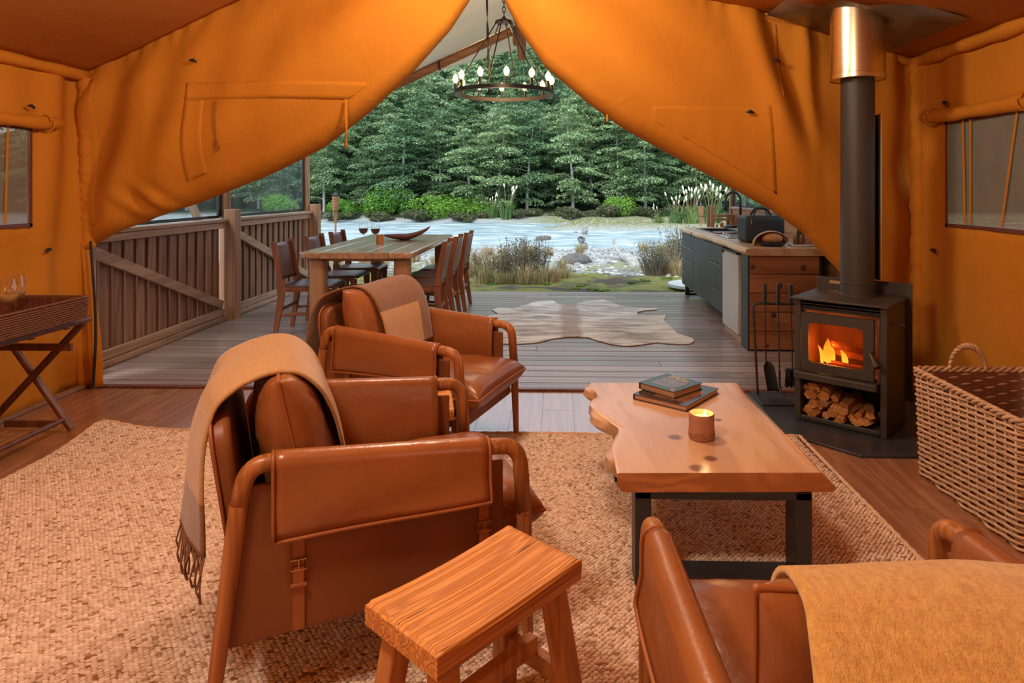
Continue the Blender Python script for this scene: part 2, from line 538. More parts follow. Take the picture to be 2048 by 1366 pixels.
# ------------------------------------------------------------------ the tent shell
WXL, WXR, YF, YB = -3.25, 2.40, 4.37, -1.30          # side walls, curtain plane, rear wall
RX, RZ = -0.47, 3.41                                  # ridge
EL, ER = 2.13, 2.20                                   # eaves
def roof_z(x):
    return interp(x, (WXL, RX, 1.0, WXR), (EL, RZ, 2.62, ER))

# inner floor: base and loose-laid planks running away from the camera
floor = MB().box(((WXL + WXR) / 2, (YF + YB) / 2 - 0.02, -0.062), (WXR - WXL + 0.1, YF - YB - 0.04, 0.1)).build('floor', M['floor_wood'], kind='structure', label='reddish brown timber plank floor inside the tent')
PWF = 0.187
def plank_mesh(L):
    return MB().box((0, 0, -0.006), (PWF - 0.002, L - 0.002, 0.0118)).mesh('plank', M['floor_wood'], 0.5)
_pl = {}
x = WXL - 0.02; col = 0
while x < WXR:
    y = YF - 0.04 - 1.24 * ((col * 0.37) % 1.0) + 0.001
    ends = [YF - 0.04] + [yy for yy in np.arange(y, YB, -1.24)] + [YB]
    for y1, y0 in zip(ends[:-1], ends[1:]):
        L = y1 - y0
        if L < 0.05: continue
        if -2.4 < x and x + PWF < 1.2 and y1 < 3.45: continue      # wholly under the rug
        k = round(L, 2)
        if k not in _pl: _pl[k] = plank_mesh(L)
        inst('plank', _pl[k], floor, (x + PWF / 2, (y0 + y1) / 2, 0))
    x += PWF; col += 1

# porch deck: boards across, on a frame
YD = 8.56
deck = MB().box((-0.5, (YF + YD) / 2, -0.13), (6.3, YD - YF - 0.02, 0.16)).build('floor_deck', M['steel_black'], kind='structure', label='weathered timber porch deck outside the tent opening')
PITCH = 0.1485
_dl = {}
y = YF + 0.012; row = 0
rr = random.Random(3)
while y + 0.1 < YD:
    xs = [-3.68] + sorted([-2.2 + rr.random() * 1.2 + 0.9 * (row % 3), 0.7 + rr.random() * 1.4]) + [2.68]
    for a, b in zip(xs[:-1], xs[1:]):
        k = round(b - a, 1)
        if k not in _dl:
            _dl[k] = MB().box((0, 0, -0.014), (1.0, PITCH - 0.013, 0.028)).mesh('board', M['deck'], 0.5)
        o = inst('board', _dl[k], deck, ((a + b) / 2, y + PITCH / 2, -rr.random() * 0.0015), scale=(b - a - 0.004, 1, 1))
    y += PITCH; row += 1
scr = MB()
for xs0 in (-0.18, 0.25, 0.72):
    for k in range(28):
        for dy in (0.035, 0.11):
            scr.lathe([(0.004, 0), (0.004, 0.0008)], 6, (xs0, YF + 0.012 + k * PITCH + dy, 0.0002))
scr.build('screws', M['steel'], deck, kind='stuff')
MB().box((WXL / 2 + WXR / 2, YF - 0.012, 0.004), (WXR - WXL, 0.045, 0.02)).build('trim_1', M['dark_wood'], bev=0.004, kind='structure', label='dark wooden threshold strip between tent floor and deck')

def sheet(us, vs, fn, hole=None):
    P = np.zeros((len(us), len(vs), 3))
    for i, u in enumerate(us):
        for j, v in enumerate(vs):
            P[i, j] = fn(u, v)
    sk = None
    if hole:
        u0, u1, v0, v1 = hole
        sk = lambda i, j: u0 - 1e-4 <= us[i] and us[i + 1] <= u1 + 1e-4 and v0 - 1e-4 <= vs[j] and vs[j + 1] <= v1 + 1e-4
    return MB().grid(P, skip=sk)

def lins(*stops):
    out = []
    for a, b, n in stops:
        out += list(np.linspace(a, b, n, endpoint=False))
    out.append(stops[-1][1])
    return out

# side walls (canvas, with soft vertical folds and a window opening each)
def fold_left(y, z):
    e = math.exp(-((YF - y) / 0.55) ** 2)
    return 0.012 * wob(y * 3.5, z * 1.2, 4) + e * 0.028 * math.sin(19 * y + 0.8 * math.sin(2.2 * z)) + 0.02 * math.exp(-z / 0.22) * math.sin(7 * y)
wl = sheet(lins((YB, 2.2, 20), (2.2, 3.90, 24), (3.90, YF, 24)), lins((0.0, 1.13, 18), (1.13, 1.72, 10), (1.72, EL, 8)),
           lambda y, z: (WXL + 0.015 + fold_left(y, z), y, z), (2.2, 3.90, 1.13, 1.72))
wall_left = wl.build('wall_left', M['canvas'], solid=0.004, smooth=4, kind='structure', label='amber canvas side wall of the tent with screened window beside tray table')
def fold_right(y, z):
    e = math.exp(-((YF - y) / 0.35) ** 2)
    return 0.010 * wob(y * 3.1, z * 1.4, 9) + e * 0.02 * math.sin(21 * y) + 0.02 * math.exp(-z / 0.25) * math.sin(6 * y + 1)
wr_ = sheet(lins((YB, 2.2, 20), (2.2, 4.03, 24), (4.03, YF, 14)), lins((0.0, 1.13, 18), (1.13, 1.75, 10), (1.75, ER, 8)),
            lambda y, z: (WXR - 0.015 - fold_right(y, z), y, z), (2.2, 4.03, 1.13, 1.75))
wall_right = wr_.build('wall_right', M['canvas'], solid=0.004, smooth=4, kind='structure', label='amber canvas side wall of the tent behind the stove and basket')
wb = sheet(list(np.linspace(WXL, WXR, 30)), list(np.linspace(0, 1, 8)), lambda x, t: (x, YB + 0.02 * wob(x * 2, t), t * roof_z(x)))
wb.build('wall_rear', M['canvas'], solid=0.004, smooth=4, kind='structure', label='amber canvas rear wall of the tent')
# window screens, their hems, and the rolled-up blinds above them
def window(n, xw, y0, y1, z0, z1, s):
    root = thing('window_%d' % n, 'mesh window in the canvas wall %s' % ('beside the tray table' if n == 1 else 'above the wicker basket'), None, (xw, (y0 + y1) / 2, z0), kind='structure')
    w, h = y1 - y0, z1 - z0
    sheet(list(np.linspace(-w / 2, w / 2, 14)), list(np.linspace(0, h, 8)), lambda y, z: (s * 0.004 * wob(y * 5, z * 5), y, z)).build('screen', M['screen'], root, smooth=4)
    hem = MB()
    for z in (0, h): hem.box((s * 0.004, 0, z), (0.008, w + 0.03, 0.022))
    for y in (-w / 2, w / 2): hem.box((s * 0.004, y, h / 2), (0.008, 0.022, h + 0.03))
    hem.build('hem', M['leather_dark'], root, bev=0.002)
    tapes = MB()
    for y, y2 in ((w / 2 - 0.17, w / 2 - 0.19), (w / 2 - 0.24, w / 2 - 0.24), (w / 2 - 0.62, w / 2 - 0.5)):
        tapes.bar((s * 0.012, y, h), (s * 0.012, y2, 0.02), 0.014, 0.003, up=(1, 0, 0))
    tapes.build('tape', M['canvas'], root)
    return root
window(1, WXL + 0.02, 2.2, 3.90, 1.13, 1.72, 1)
window(2, WXR - 0.02, 2.2, 4.03, 1.13, 1.75, -1)
def blind(x, y0, y1, z, s, label):
    P = []
    us = np.linspace(y0, y1, 40)
    for u in us:
        ring = []
        for k in range(14):
            a = 2 * PI * k / 14
            r = 0.036 * (1 + 0.10 * math.sin(9 * u + 2 * a) + 0.06 * math.sin(23 * u))
            if u > y1 - 0.03: r *= max(0.25, (y1 - u) / 0.03) ** 0.4
            ring.append((x + s * (0.036 + r * math.cos(a)), u, z + 1.1 * r * math.sin(a) + 0.012 * math.sin(3.1 * u)))
        P.append(ring)
    t = thing('rolled_window_blind', label, 'blind', (0, 0, 0))
    MB().grid(P, wrap_v=True).build('roll', M['canvas'], t, smooth=4)
    for yy in (y1 - 0.13, y1 - 0.95):
        MB().tube([(x + s * (0.036 + 0.046 * math.cos(a)), yy + 0.004 * a, z + 0.012 * math.sin(3.1 * yy) + 0.05 * math.sin(a)) for a in np.linspace(0.2, 2 * PI + 0.2, 13)], 0.006, 6).build('tie', M['canvas'], t)
    return t
blind(WXL + 0.02, 2.1, 4.10, 1.765, 1, 'rolled canvas blind tied above the window beside the tray table')
blind(WXR - 0.02, 2.1, 4.24, 1.80, -1, 'rolled canvas blind tied above the window over the wicker basket')
def toggle(loc, rz, label, tilt=0.0):
    t = thing('black_toggle', label, 'toggle', loc, rz, 'black plastic toggles on the canvas')
    MB().tube([(-0.022, -0.012, 0), (-0.008, -0.02, 0.003), (0.012, -0.02, 0.0), (0.026, -0.012, -0.002)], [0.006, 0.0085, 0.0085, 0.005], 8).xf(Matrix.Rotation(tilt, 4, 'Y')).build('bar', M['black'], t)
    MB().tube([(0, 0.004, 0.0), (-0.004, -0.014, 0.012), (0.006, -0.018, 0.014), (0.006, 0.004, 0.002)], 0.003, 5).build('cord_loop', M['black'], t)
    return t
toggle((WXL + 0.04, 3.87, 1.85), PI / 2, 'black toggle above the rolled blind beside the tray table', 0.2)
toggle((WXL + 0.04, 4.00, 0.965), PI / 2, 'black toggle on the canvas wall above the tray table', -0.4)
toggle((WXR - 0.04, 4.00, 1.87), -PI / 2, 'black toggle above the rolled blind over the basket', 0.6)
toggle((WXR - 0.04, 4.12, 0.965), -PI / 2, 'black toggle low on the canvas wall behind the stove', 0.3)

# roof liner and eave sleeves
def roof_pt(x, y):
    sag = 0.02 * wob(x * 1.3, y * 0.8, 2) + 0.012 * math.sin(6 * (y + 0.8 * x)) * math.exp(-((YF - y) / 0.7) ** 2)
    e = min(1, (x - WXL) / 0.4, (WXR - x) / 0.4)
    return (x, y, roof_z(x) - 0.035 * max(0, e) * (1 - abs(2 * (y - YB) / (YF - YB) - 1) ** 4) + sag * max(0, e))
FLX, FLY = 1.76, 3.86
us = lins((WXL, RX, 26), (RX, FLX - 0.20, 18), (FLX - 0.20, FLX + 0.20, 4), (FLX + 0.20, WXR, 4)); vs = lins((YB, FLY - 0.20, 30), (FLY - 0.20, FLY + 0.20, 5), (FLY + 0.20, YF, 5))
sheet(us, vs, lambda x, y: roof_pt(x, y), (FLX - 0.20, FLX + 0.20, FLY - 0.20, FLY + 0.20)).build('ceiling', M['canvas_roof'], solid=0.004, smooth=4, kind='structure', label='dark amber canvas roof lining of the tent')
def sleeve(name, pts, r, lab, n=60):
    P = [Vector(p) for p in pts]
    path = []; rad = []
    for i in range(n + 1):
        t = i / n * (len(P) - 1); k = min(int(t), len(P) - 2)
        path.append(P[k].lerp(P[k + 1], t - k)); rad.append(r * (1 + 0.10 * math.sin(i * 1.9) + 0.08 * math.sin(i * 0.77)))
    return MB().tube(path, rad, 10).build(name, M['canvas'], smooth=4, kind='structure', label=lab)
sleeve('trim_2', [(WXL + 0.02, YB, EL - 0.01), (WXL + 0.03, YF, EL - 0.01)], 0.04, 'canvas pole sleeve along the eave over the tray table wall')
sleeve('trim_3', [(WXR - 0.02, YB, ER - 0.01), (WXR - 0.03, YF, ER - 0.01)], 0.045, 'canvas pole sleeve along the eave over the stove wall')
sleeve('trim_4', [(WXL, YF + 0.02, EL - 0.02), (RX, YF + 0.02, RZ - 0.03)], 0.035, 'canvas sleeve along the gable over the dining side')
sleeve('trim_5', [(RX, YF + 0.02, RZ - 0.03), (1.0, YF + 0.02, 2.59), (WXR, YF + 0.02, ER - 0.02)], 0.035, 'canvas sleeve along the gable over the kitchen side')

# ------------------------------------------------------------------ the two drawn-up door curtains
LX = [-3.36, -3.30, -3.18, -2.98, -2.78, -2.435, -1.953, -1.61, -1.269, -0.997, -0.725, -0.59, -0.50, -0.46]
LZ = [1.02, 0.985, 0.975, 1.07, 1.150, 1.275, 1.475, 1.648, 1.902, 2.137, 2.423, 2.625, 2.85, 3.05]
def cur_left(x, t, off=0.0):
    """t 0..1 down the face, 1..2 round the rolled-under edge"""
    zt = min(roof_z(max(x, WXL)) + 0.03, RZ - 0.01); zb = interp(x, LX, LZ)
    R = 0.07 + 0.08 * math.sin(PI * min(1, max(0, (x + 3.3) / 2.8)))
    R = min(R, (zt - zb) * 0.3)
    if t <= 1:
        z = zt + (zb + R - zt) * t
        w = t
    else:
        ph = (t - 1) * 2.6
        z = zb + R - R * math.sin(ph); w = 1.0
    y = YF
    c = x + 3.25
    d = zt - z
    fan = math.exp(-c / 0.55)
    y -= 0.085 * fan * (0.5 + 0.5 * math.sin(17 * (c + 0.22 * d) - 0.8)) * min(1, d / 0.25)
    y -= 0.13 * math.sin(PI * min(1, w * 0.8)) * min(1, c / 0.5)                  # billow into the room
    y -= 0.030 * math.sin(4.6 * (x * 0.8 - z * 1.15) + 0.7 * math.sin(2 * x)) * min(1, d / 0.4)
    y -= 0.014 * math.sin(11 * (x * 0.55 - z * 0.8) + 1.4 * math.sin(1.6 * x + z)) * min(1, d / 0.3)
    y -= 0.007 * math.sin(46 * x + 3 * math.sin(7 * x)) * math.exp(-(d / 0.10) ** 2)            # gathering under the gable
    y -= 0.03 * math.exp(-((x + 2.75) / 0.16) ** 2 - ((z - 1.25) / 0.10) ** 2) * math.sin(30 * (x + z))
    if t > 1:
        y += R - R * math.cos(ph)
    return (x, y - off, z)
def make_curtain(name, fn, x0, x1, nx, label, tied):
    us = np.linspace(x0, x1, nx); vs = list(np.linspace(0, 1, 46)) + list(np.linspace(1.1, 2.0, 10))
    c = thing(name, label, 'curtain', (0, 0, 0))
    sheet(list(us), vs, fn).build('canvas_face', M['canvas'], c, solid=0.005, smooth=4)
    return c
curL = make_curtain('door_curtain', cur_left, -3.36, -0.46, 150, 'drawn-up amber canvas door flap over the dining side of the opening', None)
def t_of(fn, x, z):
    lo, hi = 0.0, 1.0
    for _ in range(24):
        mid = (lo + hi) / 2
        if fn(x, mid)[2] > z: lo = mid
        else: hi = mid
    return (lo + hi) / 2
def band(parent, fn, name, quad, nx, nz, off=0.0038):
    """a sewn-on strip following the curtain; quad = (x0,z0,x1,z1) corners bilinear"""
    (xa, za), (xb, zb), (xc, zc), (xd, zd) = quad
    P = np.zeros((nx, nz, 3))
    for i in range(nx):
        for j in range(nz):
            u = i / (nx - 1); v = j / (nz - 1)
            x = (xa * (1 - u) + xb * u) * (1 - v) + (xd * (1 - u) + xc * u) * v
            z = (za * (1 - u) + zb * u) * (1 - v) + (zd * (1 - u) + zc * u) * v
            P[i, j] = fn(x, t_of(fn, x, z), off + 0.001 * math.sin(40 * x))
    MB().grid(P).build(name, M['canvas'], parent, solid=0.0016, smooth=4)
band(curL, cur_left, 'hem_band', ((-2.46, 2.055), (-1.27, 2.06), (-1.27, 1.945), (-2.46, 1.94)), 60, 5)
band(curL, cur_left, 'hem_band', ((-2.46, 1.94), (-2.33, 1.94), (-2.34, 1.34), (-2.48, 1.30)), 6, 20)
band(curL, cur_left, 'hem_band', ((-3.24, 2.05), (-3.12, 2.1), (-3.12, 1.10), (-3.26, 1.10)), 6, 30, 0.0038)
# drawstrings, tie tape and toggle
def on(fn, x, z, off=0.012): return fn(x, t_of(fn, x, z), off)
MB().tube([on(cur_left, -2.235, z) for z in np.linspace(1.93, 1.66, 10)] + [on(cur_left, -2.225, 1.62), on(cur_left, -2.24, 1.60), on(cur_left, -2.252, 1.62), on(cur_left, -2.24, 1.67)], 0.004, 5).build('drawstring', M['piping'], curL)
P = [on(cur_left, -1.40, z, 0.012) for z in np.linspace(1.93, 1.80, 4)]
xt = P[-1][0]; yt = P[-1][1]
rib = MB()
for (za, zb_, w) in ((1.945, 1.62, 0.02),):
    n = 14; G_ = []
    for i in range(n):
        z = za + (zb_ - za) * i / (n - 1); a = 0.7 * math.sin(i * 0.5)
        G_.append([(xt - w / 2 * math.cos(a), yt - 0.02 - w / 2 * math.sin(a), z), (xt + w / 2 * math.cos(a), yt - 0.02 + w / 2 * math.sin(a), z)])
    rib.grid(G_)
rib.build('tie_tape', M['canvas'], curL, solid=0.002)
p = on(cur_left, -2.415, 2.20); toggle(p, 0, 'black toggle high on the drawn-up curtain over the dining side', 0.2)

RXs = [-0.46, -0.42, -0.36, -0.252, -0.084, 0.218, 0.452, 0.786, 1.118, 1.449, 1.66, 1.80, 1.93, 2.02, 2.10, 2.42]
RZs = [3.05, 2.80, 2.623, 2.42, 2.184, 1.931, 1.762, 1.577, 1.393, 1.205, 1.05, 0.90, 0.76, 0.55, 0.10, 0.03]
def cur_right(x, t, off=0.0):
    zt = min(roof_z(min(x, WXR)) + 0.03, RZ - 0.01); zb = interp(x, RXs, RZs)
    R = 0.06 + 0.075 * math.sin(PI * min(1, max(0, (x + 0.46) / 2.4)))
    R = min(R, (zt - zb) * 0.3)
    if x > 1.9: R *= max(0.15, 1 - (x - 1.9) * 4)
    if t <= 1:
        z = zt + (zb + R - zt) * t; w = t
    else:
        ph = (t - 1) * 2.6
        z = zb + R - R * math.sin(ph); w = 1.0
    d = zt - z; c = WXR - x
    y = YF
    y -= 0.11 * math.sin(PI * min(1, w * 0.8)) * min(1, c / 0.8) * min(1, (x + 0.6) / 0.5)
    y -= 0.075 * math.exp(-((x - 1.25 - 0.28 * d) / 0.10) ** 2) * math.exp(-((d - 0.35) / 0.55) ** 2)     # long diagonal creases
    y += 0.030 * math.exp(-((x - 1.40 - 0.30 * d) / 0.07) ** 2) * math.exp(-((d - 0.5) / 0.5) ** 2)
    y -= 0.06 * math.exp(-((x - 1.62 - 0.06 * d) / 0.05) ** 2) * math.exp(-(d / 0.7) ** 2)
    y -= 0.026 * math.sin(5.0 * (x * 0.8 + z * 1.1) + 0.7 * math.sin(2 * x + 1)) * min(1, d / 0.4)
    y -= 0.013 * math.sin(12 * (x * 0.6 + z * 0.7) + 1.4 * math.sin(1.7 * x - z)) * min(1, d / 0.3)
    y -= 0.02 * math.exp(-((c - 0.12) / 0.25) ** 2) * math.sin(26 * x + 1)
    y -= 0.007 * math.sin(42 * x + 3 * math.sin(6 * x)) * math.exp(-(d / 0.10) ** 2)
    if t > 1:
        y += R - R * math.cos(ph)
    return (x, y - off, z)
curR = make_curtain('door_curtain', cur_right, -0.46, 2.41, 150, 'drawn-up amber canvas door flap over the kitchen side of the opening', None)
band(curR, cur_right, 'hem_band', ((0.62, 1.885), (1.37, 1.885), (1.45, 1.24), (0.62, 1.70)), 30, 20, 0.0038)
band(curR, cur_right, 'hem_band', ((1.43, 2.45), (1.455, 2.45), (1.475, 1.95), (1.45, 1.95)), 4, 20, 0.0038)
p = on(cur_right, 1.43, 2.19); toggle(p, 0, 'black toggle high on the drawn-up curtain over the kitchen side', 0.5)
p = on(cur_right, 1.24, 1.845); toggle(p, 0, 'black toggle lower on the drawn-up curtain over the kitchen side', 0.0)
p = on(cur_right, 0.34, 1.86); 
MB().box((0, 0, 0), (0.012, 0.004, 0.07)).build('tie_tape', M['canvas'], curR, loc=(0.335, YF + 0.03, 1.835))
toggle((0.335, YF + 0.03, 1.79), 0, 'black toggle hanging from the edge of the kitchen-side curtain', 0.0)

# narrow fixed canvas strip beside the doorway, below the dining-side curtain
def strip(u, v):
    z = 0.01 + 1.06 * v
    w = 0.23 - 0.10 * v
    x = WXL - 0.06 + u * w
    return (x, YF - 0.045 + 0.03 * math.sin(14 * u + 0.6 * v) * (1 - 0.3 * u) + 0.012 * wob(3 * u, 4 * v), z)
sheet(list(np.linspace(0, 1, 16)), list(np.linspace(0, 1, 22)), strip).build('wall_front', M['canvas'], solid=0.006, smooth=4, kind='structure', label='narrow canvas strip beside the doorway below the curtain')
MB().tube([(WXL + 0.125 + 0.02 * math.sin(4 * z), YF - 0.075, z) for z in np.linspace(0.02, 1.0, 16)], 0.009, 6).build('trim_6', M['black'], kind='structure', label='black zip edge of the doorway canvas')
sleeve('trim_7', [(WXR - 0.03, YF - 0.04, 0.02), (WXR - 0.03, YF - 0.04, ER - 0.03)], 0.05, 'canvas corner sleeve behind the stove flue')
sleeve('trim_8', [(WXL + 0.05, YF - 0.02, 0.95), (WXL + 0.04, YF - 0.03, EL - 0.03)], 0.045, 'canvas corner sleeve beside the dining-side curtain')
# wooden skirting on the tray-table side
MB().box((WXL + 0.03, (YB + YF) / 2, 0.012), (0.05, YF - YB, 0.022)).build('baseboard_left', M['fence_rail'], bev=0.004, kind='structure', label='pale timber batten at the foot of the canvas wall')
MB().box((WXR - 0.03, (YB + YF) / 2, 0.012), (0.05, YF - YB, 0.022)).build('baseboard_right', M['fence_rail'], bev=0.004, kind='structure', label='pale timber batten at the foot of the stove wall')
# ------------------------------------------------------------------ porch roof, rafters, fence, kitchen-side wall
PRZ = 3.44
def porch_pt(t, v, s):
    """t metres out from the ridge on side s, v 0..1 front to back edge"""
    x = RX + s * t; z = PRZ - 0.46 * t
    ye = 9.5 - 0.75 * t if t < 1.6 else 8.3 - 0.02 * (t - 1.6)
    y = YF + 0.06 + (ye - YF - 0.06) * v
    return (x, y, z - 0.03 * math.sin(PI * v) * min(1, t) + 0.012 * wob(t * 3, y * 2, 5) * min(1, t / 0.3))
proof = thing('porch_roof', 'pale canvas porch roof over the deck', None, kind='structure')
for s in (-1, 1):
    sheet(list(np.linspace(0, 3.15, 30)), list(np.linspace(0, 1, 30)), lambda t, v: porch_pt(t, v, s)).build('roof_panel', M['porch_canvas'], proof, solid=0.003, smooth=4)
def rafter(s, y, label):
    r = thing('rafter_pole', label, None, (0, 0, 0), kind='structure')
    a = Vector((RX + s * 0.1, y, PRZ - 0.10 - 0.046)); b = Vector((RX + s * 3.05, y, PRZ - 0.10 - 0.46 * 3.05))
    MB().tube([a, b], 0.055, 12).build('pole', M['rafter'], r)
    off = Vector((0, -0.05, 0.05))
    MB().tube([a + off, b + off], 0.010, 8).build('conduit', M['steel'], r)
    for k in (0.30, 0.62):
        c = a.lerp(b, k); d = (b - a).normalized()
        MB().tube([c + Vector((0, 0.062 * math.cos(t), 0.062 * math.sin(t))) * 1.0 for t in np.linspace(0, 2 * PI, 14)], 0.012, 6).build('clip', M['black'], r)
for s in (-1, 1):
    rafter(s, 8.0, 'brown porch rafter pole sloping down toward the %s' % ('dining side' if s < 0 else 'kitchen side'))
rb = thing('ridge_pole', 'canvas-covered ridge pole of the porch', None, kind='structure')
MB().tube([(RX, YF + 0.1, PRZ - 0.10), (RX, 8.4, PRZ - 0.10)], 0.05, 10).build('pole', M['post'], rb)
MB().box((RX, 8.02, PRZ - 0.20), (0.16, 0.16, 0.22)).build('bracket', M['post'], rb, bev=0.01)
MB().tube([(RX + 0.02, 8.0, PRZ - 0.25), (RX + 0.03, 8.0, PRZ - 0.50)], [0.06, 0.045], 10).build('peg', M['post'], rb)

FX = -3.45
# fence: two bays of vertical slats between posts, diagonal braces, bottom and top rails
fence = thing('porch_fence', 'brown slatted timber balustrade along the dining side of the deck', 'fence', (FX, 0, 0))
for y, h, w in ((4.58, 1.06, 0.10), (6.70, 1.14, 0.12), (9.02, 1.14, 0.12)):
    MB().box((0.06, y, h / 2 - 0.1), (w, w, h + 0.2)).build('post', M['post'], fence, bev=0.006)
slat = MB().box((0, 0, 0), (0.02, 0.088, 0.90)).mesh('slat', M['fence'], 0.5)
rs = random.Random(5)
for (ya, yb_, n) in ((4.66, 6.62, 13), (6.80, 8.94, 14)):
    st = (yb_ - ya) / n
    for k in range(n):
        inst('slat', slat, fence, (-0.035, ya + st * (k + 0.5), 0.52 + rs.uniform(-0.004, 0.004)))
        if k < n - 1:
            inst('slat', slat, fence, (-0.060, ya + st * (k + 1.0) + 0.025, 0.52), scale=(1, 0.82, 1))
    MB().box((-0.02, (ya + yb_) / 2, 1.025), (0.13, yb_ - ya + 0.02, 0.032)).build('top_rail', M['fence_rail'], fence, bev=0.005)
    MB().box((0.005, (ya + yb_) / 2, 0.975), (0.035, yb_ - ya, 0.06)).build('top_rail', M['fence_rail'], fence, bev=0.005)
    MB().box((0.005, (ya + yb_) / 2, 0.085), (0.035, yb_ - ya, 0.07)).build('bottom_rail', M['fence_rail'], fence, bev=0.005)
    MB().box((0.02, (ya + yb_) / 2, 0.024), (0.06, yb_ - ya, 0.045)).build('bottom_rail', M['fence_rail'], fence, bev=0.005)
    MB().bar((0.01, ya + 0.02, 0.90), (0.01, yb_ - 0.04, 0.16), 0.035, 0.085, up=(0, 0, 1)).build('brace', M['fence_rail'], fence, bev=0.004)
# roof posts and clear vinyl windows above the fence
for n, (y, r) in enumerate(((6.78, 0.055), (9.0, 0.05))):
    MB().tube([(FX - 0.06, y, -0.1), (FX - 0.06, y, 2.05)], r, 10).build('porch_post', M['post'], kind='structure', label='round brown porch roof post %s' % ('in the middle of the fence' if n == 0 else 'at the far end of the fence'))
for n, (ya, yb_) in enumerate(((4.62, 6.70), (6.86, 8.94))):
    w = thing('window_%d' % (n + 3), 'clear vinyl porch window above the %s bay of the fence' % ('nearer', 'farther')[n], None, (FX - 0.08, (ya + yb_) / 2, 1.06), kind='structure')
    W, Hh = yb_ - ya, 0.95
    MB().box((0, 0, Hh / 2), (0.004, W, Hh)).build('pane', M['pvc'], w)
    fr = MB()
    for z in (0, Hh): fr.box((0, 0, z), (0.012, W, 0.03))
    for y in (-W / 2, W / 2): fr.box((0, y, Hh / 2), (0.02, 0.07, Hh))
    fr.build('frame', M['black'], w)
# leaning guy pole outside, seen through the vinyl
MB().tube([(-5.3, 10.2, -0.2), (-5.9, 9.6, 2.2)], 0.06, 10).build('guy_pole', M['post'], label='leaning timber guy pole outside beyond the fence windows', cat='pole')

# kitchen-side wall of the porch
KX = 2.36
kw = thing('wall_kitchen', 'horizontal timber plank wall behind the kitchen bench', None, (KX, 0, 0), kind='structure')
pk = MB().box((0, 6.62, 0), (0.03, 4.4, 0.178)).mesh('plank', M['cedar'], 0.5)
M['cedar_y'] = wood('bench_wall_plank', (0.52, 0.25, 0.11), (0.36, 0.15, 0.06), 'Y', 10, 0.45, 0.15, along=0.12)
pk = MB().box((0, 6.62, 0), (0.03, 4.3, 0.178)).mesh('plank', M['cedar_y'], 0.5)
for k in range(6):
    inst('plank', pk, kw, (0, 0, 0.09 + 0.181 * k))
MB().box((-0.01, 6.62, 1.10), (0.06, 4.3, 0.03)).build('cap_rail', M['fence_rail'], kw, bev=0.004)
MB().box((KX + 0.0, 8.83, 1.0), (0.075, 0.075, 2.2)).build('porch_post', M['post'], bev=0.006, kind='structure', label='square brown porch roof post at the far end of the kitchen bench')
w = thing('window_5', 'clear vinyl porch window above the kitchen bench', None, (KX + 0.01, 6.64, 1.12), kind='structure')
MB().box((0, 0, 0.45), (0.004, 4.3, 0.9)).build('pane', M['pvc'], w)
fr = MB()
for z in (0, 0.9): fr.box((0, 0, z), (0.014, 4.3, 0.025))
for y in (-2.15, 0.0, 2.13): fr.box((0, y, 0.45), (0.02, 0.06, 0.9))
fr.build('frame', M['black'], w)

# ------------------------------------------------------------------ ring chandelier over the deck
CH = (-0.495, 6.0, 2.235)
ch = thing('ring_chandelier', 'black iron ring chandelier with twelve lit candle bulbs', 'chandelier', CH)
RC = 0.445
M['iron'] = pm('aged_black_iron', (0.05, 0.04, 0.032), (0.03, 0.025, 0.02), rough=0.4, metal=0.6)
M['bulb'] = glow('lit_bulb', (1.0, 0.60, 0.25), 4.0)
MB().lathe([(RC - 0.012, -0.018), (RC + 0.012, -0.018), (RC + 0.012, 0.018), (RC - 0.012, 0.018), (RC - 0.012, -0.018)], 72, cap0=False, cap1=False).build('ring', M['iron'], ch)
bulb_me = MB().lathe([(0.0001, 0), (0.012, 0.002), (0.024, 0.024), (0.027, 0.042), (0.021, 0.064), (0.008, 0.080), (0.0001, 0.088)], 12).mesh('bulb', M['bulb'], 4)
cand_me = MB().lathe([(0.018, 0.018), (0.018, 0.024), (0.012, 0.026), (0.012, 0.085)], 12).mesh('candle_sleeve', M['iron'])
for k in range(12):
    a = 2 * PI * (k + 0.25) / 12
    c = inst('candle_sleeve', cand_me, ch, (RC * math.cos(a), RC * math.sin(a), 0))
    inst('bulb', bulb_me, c, (0, 0, 0.085))
hub = 0.655
for k in range(6):
    a = 2 * PI * (k + 0.28) / 6
    MB().tube([(0.07 * math.cos(a), 0.07 * math.sin(a), hub), (RC * math.cos(a), RC * math.sin(a), 0.03)], 0.006, 6).build('rod', M['iron'], ch)
    MB().tube([(0.07 * math.cos(a) + 0.012 * math.cos(t), 0.07 * math.sin(a), hub + 0.012 * math.sin(t)) for t in np.linspace(0, 2 * PI, 9)], 0.004, 5).build('eyelet', M['iron'], ch)
MB().lathe([(0.055, hub - 0.005), (0.075, hub), (0.075, hub + 0.015), (0.03, hub + 0.03), (0.012, hub + 0.055)], 20).build('canopy_hub', M['iron'], ch)
for k in range(9):
    z = hub + 0.075 + k * 0.045
    P = []
    for t in np.linspace(0, 2 * PI, 14, endpoint=False):
        u = 0.014 * math.cos(t); P.append((u if k % 2 else 0, 0 if k % 2 else u, z + 0.03 * math.sin(t)))
    MB().tube(P, 0.004, 5, closed=True).build('chain_link', M['iron'], ch)
MB().tube([(0, 0, hub + 0.47), (0, 0, 1.10)], 0.005, 6).build('hanging_cord', M['black'], ch)
add_light('chandelier_light', 'POINT', (CH[0], CH[1], CH[2] + 0.12), 30, (1.0, 0.62, 0.30), 0.3)
n = 40; G_ = []
